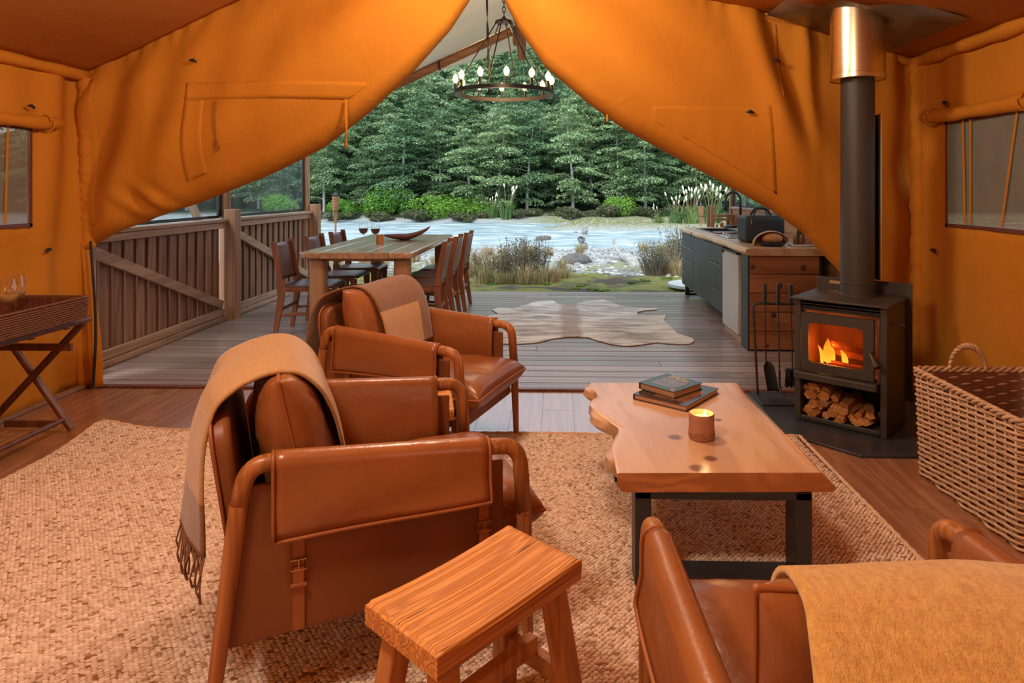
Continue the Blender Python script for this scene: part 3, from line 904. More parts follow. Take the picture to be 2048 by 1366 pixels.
for i in range(n):
    z = 3.34 - 1.10 * i / (n - 1); a = 2.6 * math.sin(i * 0.16) ; xx = -0.655 + 0.03 * (i / n)
    G_.append([(xx - 0.012 * math.cos(a), 5.95 - 0.012 * math.sin(a), z), (xx + 0.012 * math.cos(a), 5.95 + 0.012 * math.sin(a), z)])
MB().grid(G_).build('webbing_strap', M['black'], solid=0.002, smooth=4, label='twisted black webbing strap hanging beside the chandelier', cat='strap')
# ------------------------------------------------------------------ jute rug with its woven nubs
RUG = (-2.54, 1.31, 0.45, 3.55)
def rug_lift(x, y):
    """curled-up far corner and slow waviness"""
    a = max(0, 1 - math.hypot(x + 2.50, y - 3.53) / 0.42)
    return 0.055 * a * a + 0.003 * (1 + wob(x * 2.2, y * 2.2, 3))
rug = thing('jute_rug', 'large woven natural jute rug under the armchairs and coffee table', 'rug', (0, 0, 0))
M['jute_base'] = pm('jute_backing', (0.36, 0.20, 0.11), (0.26, 0.135, 0.07), scale=30, rough=0.95, spec=0.05)
P = np.zeros((60, 50, 3))
for i, x in enumerate(np.linspace(RUG[0], RUG[1], 60)):
    for j, y in enumerate(np.linspace(RUG[2], RUG[3], 50)):
        P[i, j] = (x + 0.012 * math.sin(5 * y) * (1 if i in (0, 59) else 0), y + (0.012 * math.sin(4 * x + 1) if j == 49 else 0), 0.004 + rug_lift(x, y))
MB().grid(P).build('backing', M['jute_base'], rug, solid=0.006, smooth=4)
def jute_nubs():
    rg = np.random.default_rng(11)
    px, py = 0.0175, 0.0108
    nx = int((RUG[1] - RUG[0]) / px); ny = int((RUG[3] - RUG[2]) / py)
    ii, jj = np.meshgrid(np.arange(nx), np.arange(ny), indexing='ij')
    x = RUG[0] + (ii + 0.5 + 0.5 * (jj % 2)) * px; y = RUG[2] + (jj + 0.5) * py
    x = x + 0.010 * np.sin(3.1 * y) + rg.normal(0, 0.0012, x.shape); y = y + 0.008 * np.sin(2.3 * x + 1) + rg.normal(0, 0.0009, y.shape)
    keep = (x > RUG[0]) & (x < RUG[1]) & (y < RUG[3] - 0.004)
    x, y = x[keep], y[keep]
    n = len(x)
    lift = 0.055 * np.clip(1 - np.hypot(x + 2.50, y - 3.53) / 0.42, 0, 1) ** 2
    w = (1.7 * x * 0 + 0)
    wv = (np.sin(1.7 * 2.2 * x + 2.3 * 2.2 * y + 3) + 0.6 * np.sin(3.1 * 2.2 * x - 1.9 * 2.2 * y + 4.9) + 0.35 * np.sin(5.3 * 2.2 * x + 4.7 * 2.2 * y + 8.3) + 0.2 * np.sin(-9.1 * 2.2 * x + 7.3 * 2.2 * y + 2.1)) / 2.15
    z0 = 0.006 + lift + 0.003 * (1 + wv)
    a = rg.normal(0.30, 0.16, n)                    # strand slant
    L = 0.0104 * rg.uniform(0.86, 1.1, n); W = 0.0055 * rg.uniform(0.85, 1.15, n); Hh = 0.0072 * rg.uniform(0.6, 1.25, n)
    miss = rg.random(n) < 0.045
    Hh = np.where(miss, Hh * 0.15, Hh)
    ang = np.arange(6) * PI / 3
    vs = []
    for (rr_, hz) in ((1.0, 0.0), (0.72, 0.72)):
        ex = np.cos(ang)[None, :] * L[:, None] * rr_; ey = np.sin(ang)[None, :] * W[:, None] * rr_
        vx = x[:, None] + ex * np.cos(a)[:, None] - ey * np.sin(a)[:, None]
        vy = y[:, None] + ex * np.sin(a)[:, None] + ey * np.cos(a)[:, None]
        vz = np.repeat((z0 + Hh * hz)[:, None], 6, 1)
        vs.append(np.stack([vx, vy, vz], -1))
    top = np.stack([x, y, z0 + Hh], -1)[:, None, :]
    V = np.concatenate(vs + [top], 1)                # n,13,3
    base = np.array([(k, (k + 1) % 6, 6 + (k + 1) % 6, 6 + k) for k in range(6)])
    tri = np.array([(6 + k, 6 + (k + 1) % 6, 12) for k in range(6)])
    off = (np.arange(n) * 13)
    q = (base[None] + off[:, None, None]).reshape(-1); t = (tri[None] + off[:, None, None]).reshape(-1)
    me = bpy.data.meshes.new('jute_nubs')
    me.vertices.add(n * 13); me.vertices.foreach_set('co', V.reshape(-1).astype(np.float32))
    nq, ntri = n * 6, n * 6
    me.loops.add(nq * 4 + ntri * 3)
    me.loops.foreach_set('vertex_index', np.concatenate([q, t]).astype(np.int32))
    me.polygons.add(nq + ntri)
    st = np.concatenate([np.arange(nq) * 4, nq * 4 + np.arange(ntri) * 3]).astype(np.int32)
    me.polygons.foreach_set('loop_start', st)
    me.polygons.foreach_set('use_smooth', np.ones(nq + ntri, bool))
    me.update(calc_edges=True); me.validate()
    return me
def jute_mat():
    m, nt, N, L, B = _new('jute_weave')
    ge = N.new('ShaderNodeNewGeometry')
    c1 = _ramp(N, L, ge.outputs['Random Per Island'], [(0.0, (0.42, 0.27, 0.18)), (0.08, (0.66, 0.48, 0.35)), (0.6, (0.80, 0.61, 0.47)), (1.0, (0.90, 0.73, 0.59))])
    vec = _coords(N, L, (1, 1, 1), False)
    st = _noise(N, L, vec, 2.2, 5, 0.6)
    col = _mix(N, L, c1, (0.50, 0.27, 0.13), _ramp(N, L, st, [(0.60, (0, 0, 0)), (0.78, (0.55, 0.55, 0.55))]))
    L.new(col, B.inputs['Base Color']); B.inputs['Roughness'].default_value = 0.9; B.inputs['Specular IOR Level'].default_value = 0.1
    _bump(N, L, B, _noise(N, L, vec, 420, 2), 0.4, 0.002)
    return m
M['jute_weave'] = jute_mat()
_jm = jute_nubs(); _jm.materials.append(M['jute_weave'])
inst('weave', _jm, rug, kind='stuff')
ed = MB()
def edge_pts(a, b, n=60):
    return [(a[0] + (b[0] - a[0]) * i / n, a[1] + (b[1] - a[1]) * i / n) for i in range(n + 1)]
for a, b in (((RUG[0], RUG[3]), (RUG[1], RUG[3])), ((RUG[1], RUG[3]), (RUG[1], RUG[2])), ((RUG[0], RUG[2]), (RUG[0], RUG[3]))):
    ed.tube([(x, y, 0.010 + rug_lift(x, y)) for x, y in edge_pts(a, b, 160)], [0.0095 + 0.002 * math.sin(i * 2.2) for i in range(161)], 7)
ed.build('braided_edge', M['jute'], rug, smooth=4)

# ------------------------------------------------------------------ armchairs
def sling_profile(x, s, hang):
    """leather sheet over the arm at local x: inside the seat, over the tube, hanging outside"""
    z = interp(x, (-0.34, 0.30), (0.652, 0.600)); r = 0.0285
    pts = [(s * (0.315 - r - 0.012 * math.sin(PI * min(1, max(0, (zz - 0.36) / 0.24)))), zz) for zz in np.linspace(0.33, z, 7, endpoint=False)]
    for a in np.linspace(PI, 0, 8):
        pts.append((s * (0.32 + r * math.cos(a)), z + r * math.sin(a)))
    k = interp(x, (-0.31, 0.29), (1.0, 0.72)) * hang
    for zz in np.linspace(0.02, 1, 8):
        pts.append((s * (0.32 + r + 0.006 * math.sin(6 * zz + 9 * x) * zz + 0.008 * zz), z - k * zz))
    return [(x, y, zz) for y, zz in pts]

def armchair(name, label, loc, rz):
    t = thing(name, label, 'armchair', loc, rz, 'tan leather armchairs with wooden frames')
    for s in (-1, 1):
        arm = fillet([(-0.385, s * 0.322, 0.55), (-0.362, s * 0.32, 0.655), (0.352, s * 0.32, 0.597), (0.366, s * 0.323, 0.40)], 0.058, 8)
        MB().tube(arm, 0.0225, 14).build('arm', M['ash_frame'], t, smooth=4)
        MB().tube([(-0.452, s * 0.335, 0.0), (-0.383, s * 0.322, 0.56)], [0.016, 0.0235], 14).build('leg', M['ash_frame'], t, smooth=1.2)
        MB().tube([(0.378, s * 0.328, 0.0), (0.3655, s * 0.323, 0.41)], [0.015, 0.0225], 14).build('leg', M['ash_frame'], t, smooth=1.2)
        xs = np.linspace(-0.305, 0.255, 22)
        Pg = [sling_profile(x, s, 0.185) for x in xs]
        sl = MB().grid(Pg).build('arm_sling', M['leather'], t, solid=0.004, smooth=4)
        edge = [Pg[0][k] for k in range(len(Pg[0]) - 1, 6, -1)][::-1]
        path = [Vector(p) + Vector((0, s * 0.004, 0)) for p in edge] + [Vector(Pg[i][-1]) + Vector((0, s * 0.004, 0)) for i in range(1, len(Pg) - 1)] + [Vector(p) + Vector((0, s * 0.004, 0)) for p in [Pg[-1][k] for k in range(len(Pg[-1]) - 1, 6, -1)]]
        MB().tube(path, 0.005, 6).build('piping', M['piping'], sl, smooth=4)
        # side panel below the sling
        yy = s * 0.312
        poly = [(-0.372, 0.60), (-0.415, 0.205), (0.02, 0.222), (0.305, 0.248), (0.305, 0.56)]
        m = MB().prism(poly, -0.007, 0.007)
        m.xf(Matrix.Translation((0, yy, 0)) @ Matrix.Rotation(PI / 2, 4, 'X'))
        m.build('side_panel', M['leather_panel'], t, bev=0.005)
        for bx in (-0.245, 0.245):
            zb = interp(bx, (-0.4, 0.3), (0.207, 0.248)); ztop = interp(bx, (-0.31, 0.29), (0.47, 0.465)) + 0.02
            st = MB().box((bx, s * 0.3225, (zb + ztop) / 2), (0.030, 0.006, ztop - zb)).build('strap', M['piping'], t, bev=0.002)
            zc = 0.385
            b = MB().tube([(bx + dx, s * 0.329, zc + dz) for dx, dz in ((-0.019, -0.013), (0.019, -0.013), (0.019, 0.013), (-0.019, 0.013))], 0.003, 6, closed=True)
            b.tube([(bx, s * 0.330, zc - 0.013), (bx, s * 0.332, zc + 0.014)], 0.002, 5)
            b.build('buckle', M['brass'], st)
            MB().box((bx, s * 0.3285, zc - 0.030), (0.026, 0.005, 0.05)).build('strap_tip', M['piping'], st, bev=0.002)
            MB().box((bx, s * 0.330, zc - 0.052), (0.040, 0.006, 0.010)).build('keeper_loop', M['piping'], st, bev=0.002)
    # leather-wrapped seat frame
    MB().box((0.330, 0, 0.262), (0.045, 0.62, 0.072)).build('front_rail', M['leather_panel'], t, bev=0.012, seg=3)
    MB().box((-0.03, 0, 0.262), (0.72, 0.60, 0.03)).build('seat_base', M['leather_panel'], t, bev=0.008)
    # back panel with rounded shoulders
    W, Hb = 0.575, 0.55
    pts = fillet([(-W / 2, 0, 0), (-W / 2 + 0.01, Hb, 0), (W / 2 - 0.01, Hb, 0), (W / 2, 0, 0)], 0.09, 7)
    m = MB().prism([(p.x, p.y) for p in pts], -0.026, 0.026)
    R = Matrix.Translation((-0.355, 0, 0.205)) @ Matrix.Rotation(math.radians(-8.5), 4, 'Y') @ Matrix(((0, 0, 1, 0), (1, 0, 0, 0), (0, 1, 0, 0), (0, 0, 0, 1)))
    m.xf(R)
    bp = m.build('back_panel', M['leather_panel'], t, bev=0.016, seg=3)
    MB().tube([R @ Vector((p.x, p.y, -0.012)) + Vector((-0.006, 0, 0.0)) for p in fillet([(-W / 2 - 0.004, 0, 0), (-W / 2 + 0.006, Hb + 0.004, 0), (W / 2 - 0.006, Hb + 0.004, 0), (W / 2 + 0.004, 0, 0)], 0.09, 7)], 0.005, 6).build('piping', M['piping'], bp, smooth=4)
    # cushions
    m, seam = pillow(0.78, 0.585, 0.165, 28, 6.0, 0.03, 0.007, 1, 0.36)
    Rm = Matrix.Translation((0.055, 0, 0.362)) @ Matrix.Rotation(math.radians(-2.5), 4, 'Y')
    c = m.xf(Rm).build('seat_cushion', M['leather'], t, smooth=4)
    MB().tube([Rm @ Vector(p) for p in seam], 0.0055, 6, closed=True).build('piping', M['piping'], c, smooth=4)
    m, seam = pillow(0.47, 0.575, 0.19, 24, 3.4, 0.04, 0.009, 5, 0.45)
    Rm = Matrix.Translation((-0.245, 0, 0.612)) @ Matrix.Rotation(math.radians(-102), 4, 'Y')
    c = m.xf(Rm).build('back_cushion', M['leather'], t, smooth=4)
    MB().tube([Rm @ Vector(p) for p in seam], 0.0055, 6, closed=True).build('piping', M['piping'], c, smooth=4)
    return t
C1 = armchair('leather_armchair', 'tan leather armchair in front of the timber stool, camel blanket over its back', (-0.562, 2.03, 0.014), math.radians(23.6))
C2 = armchair('leather_armchair', 'tan leather armchair nearest the deck, two-tone brown blanket over its back', (-0.687, 3.361, 0.004), math.radians(-18.2))
C3 = armchair('leather_armchair', 'tan leather armchair seen from behind at the near end of coffee table', (0.531, 1.108, 0.014), math.radians(90.5))

def blanket(name, label, chair, path, y0s, y1s, mats, matfn, fringe_end=True, wave=0.008, seed=0, fr_len=0.10, n=60, m=34, flare=0.0, lift=0.0):
    """cloth over the chair back: path in chair-local (x,z); y0s/y1s = edge offsets along it"""
    t = thing(name, label, 'blanket', chair.location, chair.rotation_euler[2], 'wool blankets on the armchairs')
    P = [Vector((x, 0, z)) for x, z in path]
    # smooth resample
    d = [0]
    for a, b in zip(P[:-1], P[1:]): d.append(d[-1] + (b - a).length)
    ss = np.linspace(0, d[-1], n)
    px = np.interp(ss, d, [p.x for p in P]); pz = np.interp(ss, d, [p.z for p in P])
    for _ in range(3):
        px[1:-1] = (px[:-2] + 2 * px[1:-1] + px[2:]) / 4; pz[1:-1] = (pz[:-2] + 2 * pz[1:-1] + pz[2:]) / 4
    u = ss / d[-1]
    ya = np.interp(u, np.linspace(0, 1, len(y0s)), y0s); yb_ = np.interp(u, np.linspace(0, 1, len(y1s)), y1s)
    Gd = np.zeros((n, m, 3))
    for i in range(n):
        tx = px[min(i + 1, n - 1)] - px[max(i - 1, 0)]; tz = pz[min(i + 1, n - 1)] - pz[max(i - 1, 0)]
        l = math.hypot(tx, tz) or 1
        nx, nz = tz / l, -tx / l
        if nz < 0 and abs(nz) > abs(nx): nx, nz = -nx, -nz
        for j in range(m):
            v = j / (m - 1)
            y = ya[i] + (yb_[i] - ya[i]) * v
            w = wave * (1 + math.sin(13 * y + 2.5 * u[i] + seed) * (0.3 + 0.9 * u[i]) + 0.5 * wob(y * 6, u[i] * 5, seed))
            w += lift - (0 if lift else 0.012 * (abs(y) / 0.3) ** 3)
            sg = 1 if i > n * 0.5 else 1
            fl = flare * max(0, (u[i] - 0.55) / 0.45) ** 0.8 * max(0, 1 - v / 0.40)
            Gd[i, j] = (px[i] + nx * w - fl, y, pz[i] + nz * w)
    mb = MB()
    vs = Gd.reshape(-1, 3)
    mb.add(vs, [])
    for i in range(n - 1):
        for j in range(m - 1):
            mb.f.append((i * m + j, (i + 1) * m + j, (i + 1) * m + j + 1, i * m + j + 1))
            mb.mi.append(matfn(u[i], j / (m - 1)) if matfn else 0)
    mb.build('cloth', mats, t, solid=0.009, smooth=4)
    if fringe_end:
        fr = MB(); r = random.Random(seed + 3)
        for j in range(0, 40):
            v = j / 39 * (m - 1); k = min(int(v), m - 2); p = Vector(Gd[-1, k]).lerp(Vector(Gd[-1, k + 1]), v - k)
            a, b = r.uniform(-0.02, 0.02), r.uniform(-0.02, 0.02); L = fr_len * r.uniform(0.8, 1.15)
            fr.tube([p, p + Vector((b * 0.5, a * 0.6, -L * 0.4)), p + Vector((b, a + r.uniform(-0.01, 0.01), -L * 0.75)), p + Vector((b * 0.6, a * 0.7, -L))], [0.003, 0.0028, 0.0026, 0.0032], 5)
        fr.build('fringe', mats[0] if len(mats) == 1 else mats[-1], t, smooth=4, kind='stuff')
    return t
# path: from the seat front of the back cushion, over its top, over the panel and down behind
OVER = [(-0.120, 0.46), (-0.133, 0.56), (-0.158, 0.68), (-0.198, 0.775), (-0.25, 0.822), (-0.31, 0.830), (-0.385, 0.808), (-0.452, 0.775), (-0.487, 0.68), (-0.504, 0.56), (-0.520, 0.42)]
blanket('wool_blanket', 'plain camel wool blanket with fringe draped over the armchair in front of the stool', C1, OVER,
        [-0.10, -0.15, -0.19, -0.21, -0.25, -0.275, -0.28], [0.27, 0.28, 0.28, 0.285, 0.30, 0.30, 0.30], [M['wool_tan'], M['wool_brown']],
        lambda u, v: 1 if u > 0.86 else 0, seed=1, flare=-0.075, lift=0.012)
blanket('wool_blanket', 'two-tone brown and tan wool blanket over the armchair nearest the deck', C2, [(-0.120, 0.505)] + OVER[1:],
        [-0.165, -0.175, -0.185, -0.20, -0.265, -0.28, -0.28], [0.255, 0.265, 0.27, 0.275, 0.285, 0.29, 0.29], [M['wool_camel'], M['wool_brown']],
        lambda u, v: 0 if (u < 0.235 and v < 0.76) else 1, seed=4, lift=0.012)
OVER3 = [(-0.06, 0.45), (-0.11, 0.50)] + OVER[1:]
blanket('wool_blanket', 'mustard wool blanket over the armchair seen from behind', C3, OVER3,
        [-0.33, -0.33, -0.335, -0.34, -0.34, -0.34, -0.34], [0.22, 0.225, 0.23, 0.24, 0.285, 0.31, 0.31], [M['wool_mustard']], None, seed=7, lift=0.016)

# ------------------------------------------------------------------ timber stools
def stool(label, loc, rz, seed):
    t = thing('timber_stool', label, 'stool', loc, rz, 'rustic timber stools')
    n1, n2 = 40, 46
    L, W, Hs, TH_ = 0.44, 0.243, 0.45, 0.052
    r = random.Random(seed)
    ridge = [r.uniform(-1, 1) for _ in range(n2)]
    P = np.zeros((n1, n2, 3))
    for i in range(n1):
        for j in range(n2):
            u = i / (n1 - 1) * 2 - 1; v = j / (n2 - 1) * 2 - 1
            x = u * L / 2; y = v * W / 2
            dip = 0.010 * (1 - u * u)                               # saddle worn into the top
            g = 0.0016 * ridge[j] * (0.6 + 0.4 * math.sin(3 * u + j)) * (1 if abs(v) > 0.35 else 0.35)
            ez = 0.008 * max(0, (max(abs(u), abs(v)) - 0.94) / 0.06) ** 2
            P[i, j] = (x, y, Hs - dip - ez + g)
    m = MB().grid(P)
    rim = [(i, 0) for i in range(n1)] + [(n1 - 1, j) for j in range(1, n2)] + [(i, n2 - 1) for i in range(n1 - 2, -1, -1)] + [(0, j) for j in range(n2 - 2, 0, -1)]
    ring1 = [P[a, b] for a, b in rim]
    ring2 = [(p[0] * 1.006, p[1] * 1.008, p[2] - 0.010) for p in ring1]; ring3 = [(p[0] * 1.0, p[1] * 1.0, Hs - TH_) for p in ring1]
    k = len(rim)
    m.add(ring1 + ring2 + ring3, [(i, (i + 1) % k, k + (i + 1) % k, k + i) for i in range(k)] + [(k + i, k + (i + 1) % k, 2 * k + (i + 1) % k, 2 * k + i) for i in range(k)] + [tuple(range(3 * k - 1, 2 * k - 1, -1))])
    m.f = [f[::-1] if len(f) == 4 and idx >= (n1 - 1) * (n2 - 1) else f for idx, f in enumerate(m.f)]
    m.build('seat', M['stool_wood'], t, smooth=0.9)
    ft = {}
    for sx in (-1, 1):
        for sy in (-1, 1):
            a = (sx * 0.165, sy * 0.072, Hs - TH_ + 0.005); b = (sx * 0.205, sy * 0.128, 0.0)
            ft[sx, sy] = (Vector(a), Vector(b))
            MB().bar(b, a, 0.046, 0.052, up=(1, 0, 0)).build('leg', M['stool_leg'], t, bev=0.005)
    for sx in (-1, 1):
        a = ft[sx, -1][0].lerp(ft[sx, -1][1], 0.58); b = ft[sx, 1][0].lerp(ft[sx, 1][1], 0.58)
        MB().bar(a, b, 0.030, 0.042).build('stretcher', M['stool_leg'], t, bev=0.004)
    a = (ft[-1, -1][0].lerp(ft[-1, -1][1], 0.48) + ft[-1, 1][0].lerp(ft[-1, 1][1], 0.48)) / 2
    b = (ft[1, -1][0].lerp(ft[1, -1][1], 0.48) + ft[1, 1][0].lerp(ft[1, 1][1], 0.48)) / 2
    MB().bar(a, b, 0.030, 0.042).build('stretcher', M['stool_leg'], t, bev=0.004)
    return t
stool('rustic timber stool with deep grain beside the armchair with camel blanket', (-0.178, 1.477, 0.014), math.radians(49.5), 2)
stool('timber stool half hidden between the two armchairs', (-0.66, 2.70, 0.014), math.radians(12), 6)

# ------------------------------------------------------------------ coffee table, books, candle
TX, TY = 0.19, 2.18
ct = thing('coffee_table', 'live-edge timber coffee table on black steel frames', 'table', (TX, TY, 0))
left = [(0.006, 0.0), (0.006, 0.12), (0.008, 0.24), (0.045, 0.37), (0.050, 0.41), (0.018, 0.48), (-0.008, 0.55), (-0.035, 0.62), (-0.052, 0.69), (-0.040, 0.75), (-0.012, 0.80), (-0.010, 0.85), (-0.030, 0.92), (-0.034, 1.0)]
right = [(0.700, 0.02), (0.697, 0.16), (0.696, 0.34), (0.692, 0.58), (0.680, 0.80), (0.682, 0.90), (0.694, 1.02)]
n = 60
ys = np.linspace(0, 1, n)
lx = np.interp(ys, [p[1] for p in left], [p[0] for p in left]); rx = np.interp(ys, [min(1, p[1] / 1.02) for p in right], [p[0] for p in right])
Z1, Z0 = 0.40, 0.335
P = []
for i in range(n):
    y = 0.0 + 1.01 * ys[i] + 0.02 * ys[i] * 0
    wl_ = 0.012 * math.sin(17 * y + 1) + 0.008 * math.sin(31 * y)
    sec = []
    K = 26
    for k in range(K + 1):                                          # top
        sec.append((lx[i] + 0.010 + (rx[i] - lx[i] - 0.02) * k / K, y + 0.02 * k / K, Z1))
    sec += [(rx[i] + 0.002, y + 0.02, Z1 - 0.006), (rx[i] + 0.022, y + 0.02, Z1 - 0.030), (rx[i] + 0.040 + 0.4 * wl_, y + 0.02, Z0 + 0.012), (rx[i] + 0.034, y + 0.02, Z0)]
    for k in range(7):
        sec.append((rx[i] - 0.02 + (lx[i] - rx[i] + 0.05) * k / 6, y + 0.02 * (1 - k / 6), Z0))
    sec += [(lx[i] + 0.005 + wl_, y, Z0 + 0.006), (lx[i] - 0.010 + 1.3 * wl_, y, Z0 + 0.025), (lx[i] - 0.006 + wl_, y, Z1 - 0.014), (lx[i] + 0.003, y, Z1 - 0.003)]
    P.append(sec)
m = MB().grid(P, wrap_v=True)
k = len(P[0])
m.f = [f[::-1] for f in m.f]
m.cur = 1
m.add([P[0][i] for i in range(k)], [tuple(range(k))]); m.add([P[-1][i] for i in range(k)], [tuple(range(k - 1, -1, -1))])
m.build('slab_top', [M['slab'], M['slab_edge']], ct, smooth=0.6)
for yy in (0.06, 0.84):
    f = thing('leg_frame', None, None); f.parent = ct; f.location = (0, yy, 0)
    for xx in (0.098, 0.632):
        MB().box((xx, 0, Z0 / 2), (0.055, 0.10, Z0)).build('upright', M['steel_black'], f, bev=0.003)
    MB().box((0.365, 0, Z0 - 0.014), (0.59, 0.10, 0.028)).build('top_bar', M['steel_black'], f, bev=0.003)
    MB().box((0.365, 0, 0.024), (0.48, 0.10, 0.028)).build('foot_bar', M['steel_black'], f, bev=0.003)
    f.location.z = 0.013
    f.scale = (1, 1, (Z0 - 0.013) / Z0)

M['page'] = pm('page_edges', (0.55, 0.33, 0.2), (0.42, 0.24, 0.14), scale=3, stretch=(1, 1, 220), rough=0.8)
M['green_cover'] = pm('dark_green_cover', (0.030, 0.062, 0.050), (0.026, 0.052, 0.043), rough=0.28)
M['brown_cover'] = pm('dark_brown_cover', (0.050, 0.028, 0.026), (0.04, 0.022, 0.02), rough=0.25)
M['landscape'] = pm('mountain_photo', (0.10, 0.10, 0.12), (0.22, 0.20, 0.24), scale=14, rough=0.3, bump=0.0)
M['amber_photo'] = pm('amber_photo', (0.35, 0.13, 0.05), (0.10, 0.05, 0.03), scale=12, rough=0.3)
M['salmon'] = pm('salmon_print', (0.62, 0.22, 0.17), (0.58, 0.2, 0.15), rough=0.4)
M['cream'] = pm('cream_print', (0.62, 0.58, 0.46), (0.58, 0.54, 0.42), rough=0.4)
def book(label, loc, rz, w, d, h, cover):
    t = thing('book', label, 'book', loc, rz, 'books on the coffee table')
    MB().box((0, 0, h / 2), (w - 0.012, d - 0.012, h - 0.006)).build('pages', M['page'], t)
    MB().box((0, 0, h - 0.0015), (w, d, 0.003)).build('front_cover', cover, t, bev=0.001)
    MB().box((0, 0, 0.0015), (w, d, 0.003)).build('back_cover', cover, t, bev=0.001)
    MB().box((-w / 2 + 0.002, 0, h / 2), (0.004, d, h)).build('spine', cover, t, bev=0.001)
    return t
def G(u, v, z=0.0):
    xc = (u - 1082.5) / 1300; zc = (378 - v) / 1300; th = 0.025
    tt = (z - 1.35) / zc
    return ((xc * math.cos(th) - math.sin(th)) * tt, (xc * math.sin(th) + math.cos(th)) * tt)
# lower book lies skewed; upper book on it
b1 = book('large dark brown book lying under the green book', (0.545, 2.99, 0.4012), math.radians(-38), 0.265, 0.325, 0.024, M['brown_cover'])
MB().box((0.03, -0.03, 0.0241), (0.16, 0.19, 0.0004)).build('cover_photo', M['amber_photo'], b1)
b2 = book('dark green book with mountain photo and cream title on top of the brown book', (0.523, 3.02, 0.4258), math.radians(-47), 0.200, 0.215, 0.030, M['green_cover'])
MB().box((0, -0.012, 0.0302), (0.135, 0.115, 0.0004)).build('cover_photo', M['landscape'], b2)
MB().lathe([(0.011, 0), (0.011, 0.0005)], 20, (0.075, -0.085, 0.0301)).build('round_sticker', M['salmon'], b2)
def lettering(txt, size, parent, loc, mat, rz=0.0):
    c = bpy.data.curves.new('lettering', 'FONT'); c.body = txt; c.size = size; c.align_x = 'CENTER'; c.align_y = 'CENTER'; c.extrude = 0.0003; c.offset = 0.0009
    o = bpy.data.objects.new('lettering', c); COL.objects.link(o)
    bpy.context.view_layer.update()
    me = bpy.data.meshes.new_from_object(o.evaluated_get(bpy.context.evaluated_depsgraph_get()))
    bpy.data.objects.remove(o); bpy.data.curves.remove(c)
    me.materials.clear(); me.materials.append(mat)
    return inst('lettering', me, parent, loc, (0, 0, rz))
lettering('WILD', 0.034, b2, (-0.02, 0.088, 0.0306), M['cream'])
lettering('WALKS', 0.034, b2, (-0.005, 0.062, 0.0306), M['cream'])

cx, cy = G(1403, 876, 0.4)
cd = thing('candle_jar', 'lit candle in a terracotta jar on the coffee table', 'candle', (cx, cy, 0.4002))
M['terracotta'] = pm('terracotta_jar', (0.42, 0.19, 0.10), (0.34, 0.14, 0.07), scale=30, rough=0.6, bump=0.15, bscale=60)
M['wax'] = glow('glowing_wax', (1.0, 0.60, 0.12), 1.6)
M['flame'] = glow('candle_flame', (1.0, 0.75, 0.35), 14.0)
R_ = 0.0475
MB().lathe([(R_ * 0.92, 0), (R_, 0.004), (R_, 0.094), (R_ - 0.002, 0.097), (R_ - 0.006, 0.096), (R_ - 0.007, 0.070), (0.001, 0.069)], 36, cap1=False).build('jar', M['terracotta'], cd)
band_ = MB()
for k in range(6):
    band_.tube([(R_ * 1.01 * math.cos(a), R_ * 1.01 * math.sin(a), 0.010 + k * 0.0042 + 0.002 * math.sin(5 * a + k)) for a in np.linspace(0, 2 * PI, 40, endpoint=False)], 0.0022, 5, closed=True)
band_.build('twine_band', M['terracotta'], cd, smooth=4)
MB().lathe([(0.0001, 0.0785), (R_ - 0.0075, 0.0785), (R_ - 0.0075, 0.071)], 30).build('wax', M['wax'], cd)
MB().tube([(0.012, 0, 0.078), (0.012, 0, 0.086)], 0.001, 5).build('wick', M['black'], cd)
MB().lathe([(0.0001, 0.083), (0.005, 0.087), (0.0055, 0.092), (0.003, 0.100), (0.0001, 0.108)], 10, (0.012, 0, 0)).build('flame', M['flame'], cd, smooth=4)
add_light('candle_light', 'POINT', (cx + 0.012, cy, 0.4 + 0.112), 0.55, (1.0, 0.62, 0.25), 0.012)
# ------------------------------------------------------------------ hearth, stove, flue
MB().prism([(1.24, 4.30), (1.24, 3.60), (1.52, 3.30), (WXR - 0.03, 3.29), (WXR - 0.03, 4.30)], 0.001, 0.014).build('hearth_plate', M['hearth'], bev=0.003, label='black slate hearth plate under the wood stove', cat='hearth')
SW, SD, SH = 0.49, 0.41, 0.70
A_ = math.atan2(3.506 - 3.818, 1.754 - 1.379)                   # along the stove front
fx, fy = (1.379 + 1.754) / 2, (3.506 + 3.818) / 2
st = thing('wood_stove', 'dark grey wood-burning stove with lit fire behind glass', 'stove', (fx, fy, 0.0145), A_)
# local frame: x along the front (left to right), y back into the stove, z up; front face at y = 0
def sbox(name, x0, x1, y0, y1, z0, z1, mat=None, bev=0.004, parent=None):
    return MB().box(((x0 + x1) / 2, (y0 + y1) / 2, (z0 + z1) / 2), (x1 - x0, y1 - y0, z1 - z0)).build(name, mat or M['stove'], parent or st, bev=bev)
h = SW / 2
sbox('side_panel', -h, -h + 0.035, 0, SD, 0, SH); sbox('side_panel', h - 0.035, h, 0, SD, 0, SH)
sbox('rear_panel', -h, h, SD - 0.012, SD, 0, SH)
sbox('base_plate', -h + 0.035, h - 0.035, 0.004, SD, 0.0, 0.022)
sbox('shelf_plate', -h + 0.035, h - 0.035, 0.01, SD, 0.245, 0.265, M['stove_dark'])
sbox('upper_plate', -h + 0.035, h - 0.035, 0.02, SD, 0.640, 0.655, M['stove_dark'])
for k in range(3):
    sbox('vent_louvre', -h + 0.035, h - 0.035, 0.012 + 0.004 * k, 0.04, 0.640 + 0.016 * k, 0.646 + 0.016 * k, M['stove'], 0.001)
sbox('top_plate', -h - 0.012, h + 0.012, -0.035, SD + 0.01, SH, SH + 0.012, None, 0.004)
sbox('ash_lip', -h + 0.012, h - 0.04, -0.055, 0.012, 0.252, 0.292, None, 0.006)
